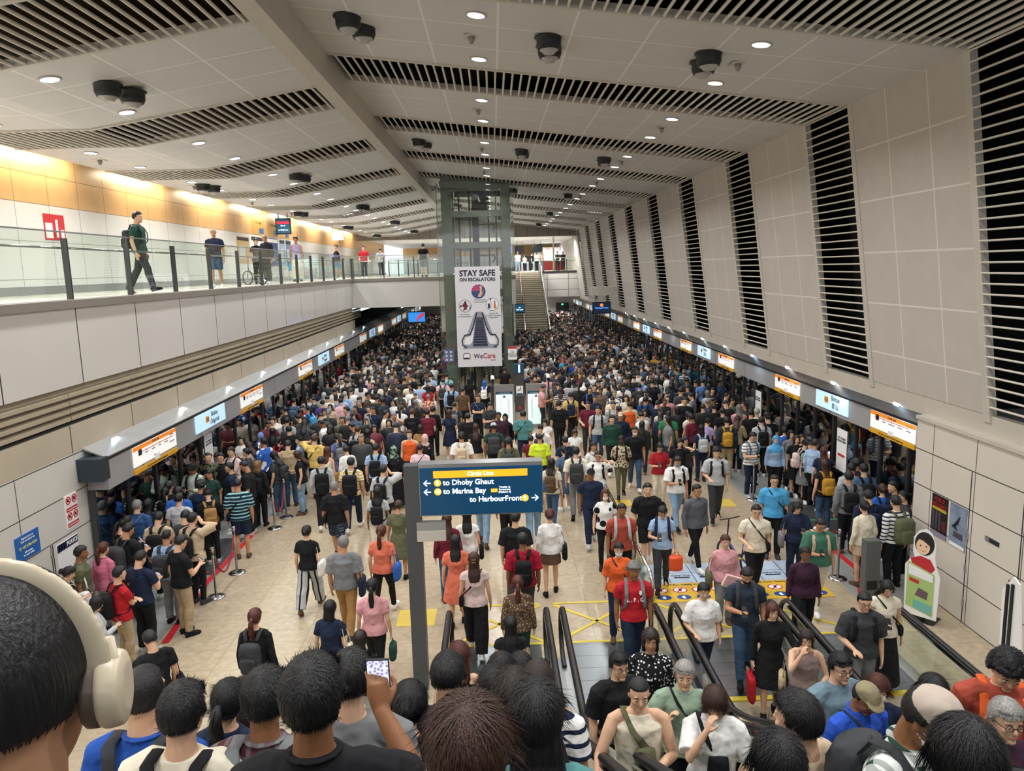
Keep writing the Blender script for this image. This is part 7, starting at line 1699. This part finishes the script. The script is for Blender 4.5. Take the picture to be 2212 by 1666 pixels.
7.72 35.39 0.00 182 1.74 2|mt short:black tee:mustard pants:black stand stand - -|person in mustard t-shirt, in the far crowd right of the lift
7.72 35.79 0.00 120 1.74 2|ml short:black tee:navy pants:black stand stand - -|person in navy t-shirt, in the far crowd right of the lift
4.37 23.67 0.00 0 1.60 1|fm bun:auburn tee:cream pants:black stand stand - -|person in cream t-shirt, seen from behind, in the crowd right of the map boards
6.58 25.86 0.00 20 1.70 2|ml short:black tee:black pants:black stand stand cross:black -|person in black t-shirt, black crossbody bag, in the crowd right of the map boards
6.39 26.67 0.00 20 1.64 2|fl long:black shirt:steel pants:black stand stand pack:navy -|person in slate blue shirt, in the crowd right of the map boards
6.57 24.39 0.00 300 1.72 2|ml short:black tee:grey pants:black phone stand - -|person in grey t-shirt, in the crowd right of the map boards
7.72 30.96 0.00 182 1.72 2|mm short:black polo:2E7D8C pants:black stand stand - glasses|person in teal polo shirt, in the far crowd right of the lift
7.72 30.00 0.00 190 1.70 2|mm short:grey polo:blue/stripe-white pants:navy stand stand - mask:white|person in blue and white striped polo shirt, in the far crowd right of the lift
7.47 29.06 0.00 200 1.72 2|ml short:black shirt:3E4E50 pants:black stand stand cross:black -|person in dark grey shirt, in the far crowd right of the lift
7.72 27.23 0.00 0 1.72 2|ml short:black tee:5B7FB8 pants:black stand stand cross:navy -|person in pale blue t-shirt, in the crowd right of the map boards
7.72 33.88 0.00 10 1.70 2|ml short:black tee:grey pants:black stand stand pack:black -|person in grey t-shirt, short hair, in the far crowd right of the lift
5.91 37.10 0.00 80 1.64 2|fl bob:black tee:cream pants:black stand stand - -|person in cream t-shirt, in the far crowd right of the lift
4.54 40.86 0.00 190 1.60 2|fl bun:brown tee:white pants:black stand stand - -|person in white t-shirt, brown hair tied up, in the far crowd right of the lift
4.50 52.56 0.00 10 1.70 2|ml short:black tee:lblue pants:black stand stand pack:denim -|person in light blue t-shirt, seen from behind, in the far crowd right of the lift
5.67 53.87 0.00 190 1.60 2|fl long:auburn tee:orange pants:black stand stand - -|person in orange t-shirt, in the far crowd right of the lift
6.14 44.82 0.00 80 1.60 2|fl long:black tee:mustard pants:black stand stand - -|person in mustard t-shirt, seen from the side, in the far crowd right of the lift
7.72 44.91 0.00 185 1.58 2|fl short:brown tee:rose pants:black stand stand - -|person in pink t-shirt, facing the camera, in the far crowd right of the lift
6.41 33.69 0.00 20 1.72 2|ml short:black tee:black pants:black stand stand pack:dgrey -|person in black t-shirt, dark grey backpack, in the far crowd right of the lift
7.35 35.79 0.00 20 1.66 2|ml cap:green tee:dgrey pants:black stand stand - -|person in dark grey t-shirt, seen from behind, in the far crowd right of the lift
7.72 48.43 0.00 200 1.70 2|mm bald:black tee:white pants:black stand stand - -|person in white t-shirt, bald head, in the far crowd right of the lift
-7.90 17.05 5.65 88 1.80 1|ml short:black polo:dgreen pants:dgrey stand walk pack:dgrey -|person in dark green polo shirt, on the balcony
-8.20 22.44 5.65 172 1.71 1|mm bald:grey polo:navy shorts:denim stand step - -|person in navy polo shirt, on the balcony
-8.90 28.61 5.65 150 1.70 1|fl pony:black tee:black pants:black stand stand - -|person in black t-shirt, on the balcony
-8.40 28.18 5.65 205 1.81 1|mm bald:black long:1F2228 pants:2C2E33 down stand - -|person in black long-sleeved top, on the balcony
-8.80 33.98 5.65 175 1.99 1|fm bun:black tank:lilac wide:cream stand step hand:sky -|person in lilac sleeveless top, on the balcony
-8.40 40.71 5.65 200 1.83 1|fl bun:black tank:black shorts:ldenim stand step - -|person in black sleeveless top, on the balcony
-7.26 42.50 5.65 185 1.80 1|ml short:black tee:red pants:dgrey stand stand - -|person in red t-shirt, on the bridge behind the lift
-6.84 46.00 5.65 10 1.76 2|ml short:black tee:lgrey pants:black stand stand - -|person in light grey t-shirt, on the bridge behind the lift
-3.80 41.20 5.65 5 1.80 1|ml short:black tee:black shorts:grey stand stand - -|person in black t-shirt, on the bridge behind the lift
2.23 67.60 5.65 182 1.80 2|mm thin:silver tee:white jeans:ldenim stand stand - -|person in white t-shirt, on the top of the far stair
3.96 68.00 5.65 180 1.80 2|mt short:black shirt:white slim:black fold stand - -|person in white shirt, on the top of the far stair
4.45 68.40 5.65 185 1.80 2|mm bald:black shirt:cream pants:grey fold stand - -|person in cream shirt, on the top of the far stair
5.85 68.00 5.65 160 1.75 2|ml short:black tee:dgrey slim:black fold stand - -|person in dark grey t-shirt, on the upper rail right of the far stair
6.33 67.80 5.65 185 1.73 2|mt buzz:black tee:black pants:black fold stand - -|person in black t-shirt, on the upper rail right of the far stair
3.80 74.00 5.65 90 1.76 2|ml short:black tee:black pants:black stand stand - -|person in black t-shirt, on the far ticket gates
3.16 75.00 5.65 200 1.61 2|fl long:black tee:white pants:navy stand stand - -|person in white t-shirt, on the far ticket gates
"""
UPSIDE = []
for ln in PEOPLE.strip().split('\n'):
    a, b, lab = ln.split('|'); x, y, z, hd, h, lod = a.split(); sxk, hair, top, bot, pose, legs, bag, *wear = b.split()
    wear = [q for q in wear if q != '-']; lod = int(lod)
    facing = 70 < float(hd) % 360 < 290
    if float(z) > 0.1 and float(z) < 5.6: pass
    e = make_person((float(x), float(y), float(z)), float(hd), float(h), sxk[0], sxk[1], hair, top, bot, pose, legs, None if bag == '-' else bag, lab, wear, lod=lod, faces=facing, phone=pose.rstrip('-') in ('phone', 'phones', 'photo', 'rails') and float(y) < 22)
    UPSIDE.append((float(x), float(y), float(z)))
# ---------------------------------------------------------------- the packed far crowd beyond the counted people
rc = random.Random(21)
CP = {}
def proto(sex, hair, kind, pose):
    k = (sex, hair, kind, pose)
    if k in CP: return CP[k]
    out = []
    J = joints(sex, pose, 'stand'); HM = head_M(J['pitch'])
    for slot, me, M in (('skin', body_mesh(sex, pose, 'stand', 2), None), ('hair', hair_mesh(hair, 2), HM), ('top', top_mesh(sex, pose, kind, 2), None), ('bot', bottom_mesh(sex, 'stand', 'pants', 2), None)):
        o = bpy.data.objects.new('t', me); d = o.modifiers.new('d', 'DECIMATE'); d.ratio = .14
        m2 = baked(o)
        if M is not None: m2.transform(M)
        m2.calc_loop_triangles()
        v = np.zeros(len(m2.vertices) * 3, 'f'); m2.vertices.foreach_get('co', v); t = np.zeros(len(m2.loop_triangles) * 3, 'i'); m2.loop_triangles.foreach_get('vertices', t)
        out.append((slot, v.reshape(-1, 3), t.reshape(-1, 3))); bpy.data.meshes.remove(m2)
    CP[k] = out; return out
slots = [('skin', 'l'), ('skin', 'm'), ('skin', 't'), ('hair', 'black'), ('hair', 'dbrown'), ('hair', 'grey')] + [('c', c) for c in ('black', 'navy', 'white', 'grey', 'dgrey', 'lgrey', 'lblue', 'cream', 'maroon', 'olive', 'pink', 'steel', 'teal', 'khaki')]
smats = [mat('crowd_' + c, SKIN[c] if k == 'skin' else HAIR[c] if k == 'hair' else PAL[c], .7) if k != 'hair' else mat('crowd_hair_' + c, HAIR[c], .5) for k, c in slots]
cells = {}
def far_ok(x, y, d):
    gx, gy = int(x / .6), int(y / .6)
    for i in (-1, 0, 1):
        for j in (-1, 0, 1):
            for (a, b) in cells.get((gx + i, gy + j), ()):
                if (a - x) ** 2 + (b - y) ** 2 < d * d: return False
    return True
def put(x, y): cells.setdefault((int(x / .6), int(y / .6)), []).append((x, y))
for x, y, z in UPSIDE:
    if z == 0: put(x, y)
V = []; T = []; MI = []; off = 0
spots = []
for (x0, x1, y0, y1, n, d) in ((-7.0, -2.7, 19.5, 33, 1400, .58), (-7.0, -2.7, 33, 75, 5200, .50), (-2.6, 1.2, 37.4, 54, 500, .7), (3.4, 7.8, 20.5, 30, 1500, .58), (1.4, 7.8, 27, 53.8, 6500, .50), (4.6, 7.8, 53.8, 75.5, 3000, .48), (1.6, 4.0, 40, 54, 200, .5)):
    for _ in range(n):
        x = rc.uniform(x0, x1); y = rc.uniform(y0, y1)
        if far_ok(x, y, d): put(x, y); spots.append((x, y))
for x, y in spots:
    sex = rc.choice('mf'); hair = rc.choice(('short', 'short', 'buzz')) if sex == 'm' else rc.choice(('long', 'bob', 'pony')); kind = rc.choice(('tee', 'tee', 'long'))
    P_ = proto(sex, hair, kind, rc.choice(('stand', 'phone', 'fold'))); a = rc.choice((0, 0, .2, -.2, pi, pi + .3, pi / 2, -pi / 2, .6)); s = rc.uniform(.92, 1.03); sx = s * rc.uniform(1, 1.08)
    ca, sa = cos(a), sin(a); Rm = np.array([[ca * sx, -sa * sx, 0], [sa * sx, ca * sx, 0], [0, 0, s]], 'f')
    pick = {'skin': rc.choice((0, 0, 0, 1, 1, 2)), 'hair': rc.choice((3, 3, 3, 3, 3, 3, 4, 5)), 'top': rc.choice((6,) * 14 + (7,) * 5 + (8,) * 5 + (9, 10, 10, 10, 10, 11, 11, 12, 13, 13, 14, 15, 16, 17, 19)), 'bot': rc.choice((6, 6, 7, 10, 17))}
    for slot, v, t in P_:
        V.append(v @ Rm.T + np.array([x, y, 0], 'f')); T.append(t + off); off += len(v); MI.append(np.full(len(t), pick[slot], 'i'))
V = np.concatenate(V); T = np.concatenate(T); MI = np.concatenate(MI)
me = bpy.data.meshes.new('crowd'); me.vertices.add(len(V)); me.vertices.foreach_set('co', V.ravel()); me.loops.add(len(T) * 3); me.loops.foreach_set('vertex_index', T.ravel())
me.polygons.add(len(T)); me.polygons.foreach_set('loop_start', np.arange(0, len(T) * 3, 3, dtype='i')); me.polygons.foreach_set('material_index', MI); me.polygons.foreach_set('use_smooth', np.ones(len(T), bool))
for m_ in smats: me.materials.append(m_)
me.update(); me.validate()
co_ = bpy.data.objects.new('crowd', me); COL.objects.link(co_)
tag(co_, 'packed mass of distant commuters filling both platforms out to the far end', 'crowd', kind='stuff')
print('stuff people', len(spots), 'tris', len(T))
# ================================================================ headphones on the nearest man
def find_person(frag):
    return next(o for o in COL.objects if o.name.startswith('person') and frag in o.get('label', ''))
NEAR = min((o for o in COL.objects if o.name.split('.')[0] == 'person'), key=lambda o: (o.location - EYE).length)
NEAR['label'] = 'nearest person at the lower left, close cropped hair, wearing cream headphones'
hp = empty('headphones', tuple(NEAR.location), NEAR.rotation_euler.z, 'cream over-ear headphones on the nearest cropped head at the lower left', 'headphones')
hp.scale = NEAR.scale
HMn = head_M(3)
M_cream = mat('headphone_cream', 'CDBfA6'.upper(), .35); M_creamd = mat('headphone_grey', '5E5248', .4)
q = MB(); q.tube([(.088 * cos(a * pi / 24), -.012, .012 + .112 * sin(a * pi / 24)) for a in range(0, 25)], [(.006, .017)] * 25, 10, side=(0, 1, 0)); q.v = [(x, y, z) for x, y, z in q.v]
child('headband', remesh(q, .004, 1, 'headband'), M_cream, hp, HMn)
for s in (1, -1):
    q = MB(); q.tube([(s * .094, -.01, .045), (s * .098, -.008, .0), (s * .1, -.005, -.03)], [(.004, .012)] * 3, 8, side=(0, 1, 0)); child('arm', q.mesh('arm', True), M_cream, hp, HMn)
    q = MB(); q.tube([(s * .072, 0, -.012), (s * .088, 0, -.012)], [(.030, .038)] * 2, 20, side=(0, 1, 0)); child('ear_cushion', remesh(q, .004, 3, 'ear_cushion'), M_creamd, hp, HMn)
    q = MB(); q.tube([(s * .086, 0, -.012), (s * .092, 0, -.012), (s * .108, 0, -.012), (s * .112, 0, -.012)], [(.030, .036), (.034, .040), (.032, .038), (.02, .026)], 24, side=(0, 1, 0)); child('ear_cup', remesh(q, .0035, 2, 'ear_cup'), M_cream, hp, HMn)
# ================================================================ folding bicycles
def bicycle(loc, rz, label, col):
    e = empty('folding_bicycle', loc, rz, label, 'bicycle'); R_ = .24
    for y in (-.36, .36):
        m = MB(); m.tube([(0, y + R_ * cos(a * pi / 14), R_ + R_ * sin(a * pi / 14)) for a in range(29)], .022, 8, side=(1, 0, 0)); wh = m.build('wheel', M_rubber, e, True)
        m = MB()
        for i in range(10): a = i * pi / 5; m.tube([(0, y, R_), (0, y + .22 * cos(a), R_ + .22 * sin(a))], .0022, 4)
        m.tube([(-.03, y, R_), (.03, y, R_)], .02, 8); m.build('spokes', M_chrome, wh)
    fm = mat('bike_' + col, PAL.get(col, col), .3, .3)
    m = MB(); m.tube([(0, -.36, R_), (.0, -.15, .3), (0, 0, .33), (0, .28, .52), (0, .30, .62)], .02, 8); m.tube([(0, .36, R_), (0, .30, .55)], .016, 8); m.tube([(0, -.15, .3), (0, -.2, .62)], .016, 8); m.build('frame', fm, e, True)
    m = MB(); m.tube([(0, .30, .6), (0, .26, .98)], .014, 8); m.tube([(-.24, .24, 1.0), (0, .26, .98), (.24, .24, 1.0)], .012, 8); m.build('handlebar', M_black, e, True)
    m = MB(); superbox(m, (0, -.2, .82), (.06, .12, .03), .6); m.tube([(0, -.2, .62), (0, -.2, .8)], .012, 8); m.build('seat', M_black, e, True)
    m = MB(); m.tube([(-.05, -.05, .3), (.05, -.05, .3)], .05, 12); m.tube([(.08, -.05, .3), (.08, .1, .26)], .01, 6); m.tube([(-.08, -.05, .3), (-.08, -.2, .34)], .01, 6); m.build('crank', M_steeld, e, True)
    for s, y, z in ((1, .13, .26), (-1, -.22, .34)):
        m = MB(); m.box((s * .12 - .045, y - .03, z - .012), (s * .12 + .045, y + .03, z + .012)); m.build('pedal', mat('pedal_yellow', 'B9B04A', .4), e)
    return e
bicycle((4.62, 13.75, 0), radians(20), 'purple folding bicycle wheeled by the man in the light grey t-shirt', 'purple')
bicycle((-8.6, 27.2, 5.65), radians(60), 'dark folding bicycle parked by the woman on the balcony', 'black')
# ================================================================ carried extras
def bag_thing(name, label, loc, sx, sy, sz, m_, rz=0, handle=True):
    e = empty(name, loc, rz, label, 'bag'); q = MB(); superbox(q, (0, 0, sz), (sx, sy, sz), .85); q.build('bag_body', m_, e, True)
    if handle:
        q = MB(); q.tube([(-sx * .5, 0, sz * 1.9), (-sx * .3, 0, sz * 2.3), (0, 0, sz * 2.45), (sx * .3, 0, sz * 2.3), (sx * .5, 0, sz * 1.9)], .008, 6); q.build('handle', m_, e, True)
    return e
bag_thing('plastic_bag', 'orange plastic bag hanging below the phone of the light blue polo woman', (3.12, 12.55, .55), .13, .07, .15, mat('bag_orange', 'E2542A', .35))
q = MB(); q.box((-.14, -.02, -.1), (.14, .03, .1)); o = q.build('flat_box', mat('box_pink', 'E3B9B4', .5)); o.location = (3.55, 10.75, 1.12); o.rotation_euler = (.2, .35, .2); tag(o, 'pale pink flat box held by the woman in the white tunic on the escalator', 'box')

lfc = next((o for o in COL.objects if o.name.startswith('person') and 'in red polo shirt' in o.get('label', '')), None)
if lfc:
    pt = next(c for c in lfc.children if c.name.startswith('polo_shirt'))
    text('L . F . C', .075, M_wht, pt, frame((0, .150, 1.2), (-1, 0, 0), (0, -.1, 1)), bold=.002)
    q = MB(); q.prism([(-.09, .136, 1.33), (-.06, .136, 1.33), (-.055, .14, 1.29), (-.075, .142, 1.26), (-.095, .14, 1.29)], (0, .004, 0)); q.build('crest', M_wht, pt)
bpy.data.scenes.remove(TMP)
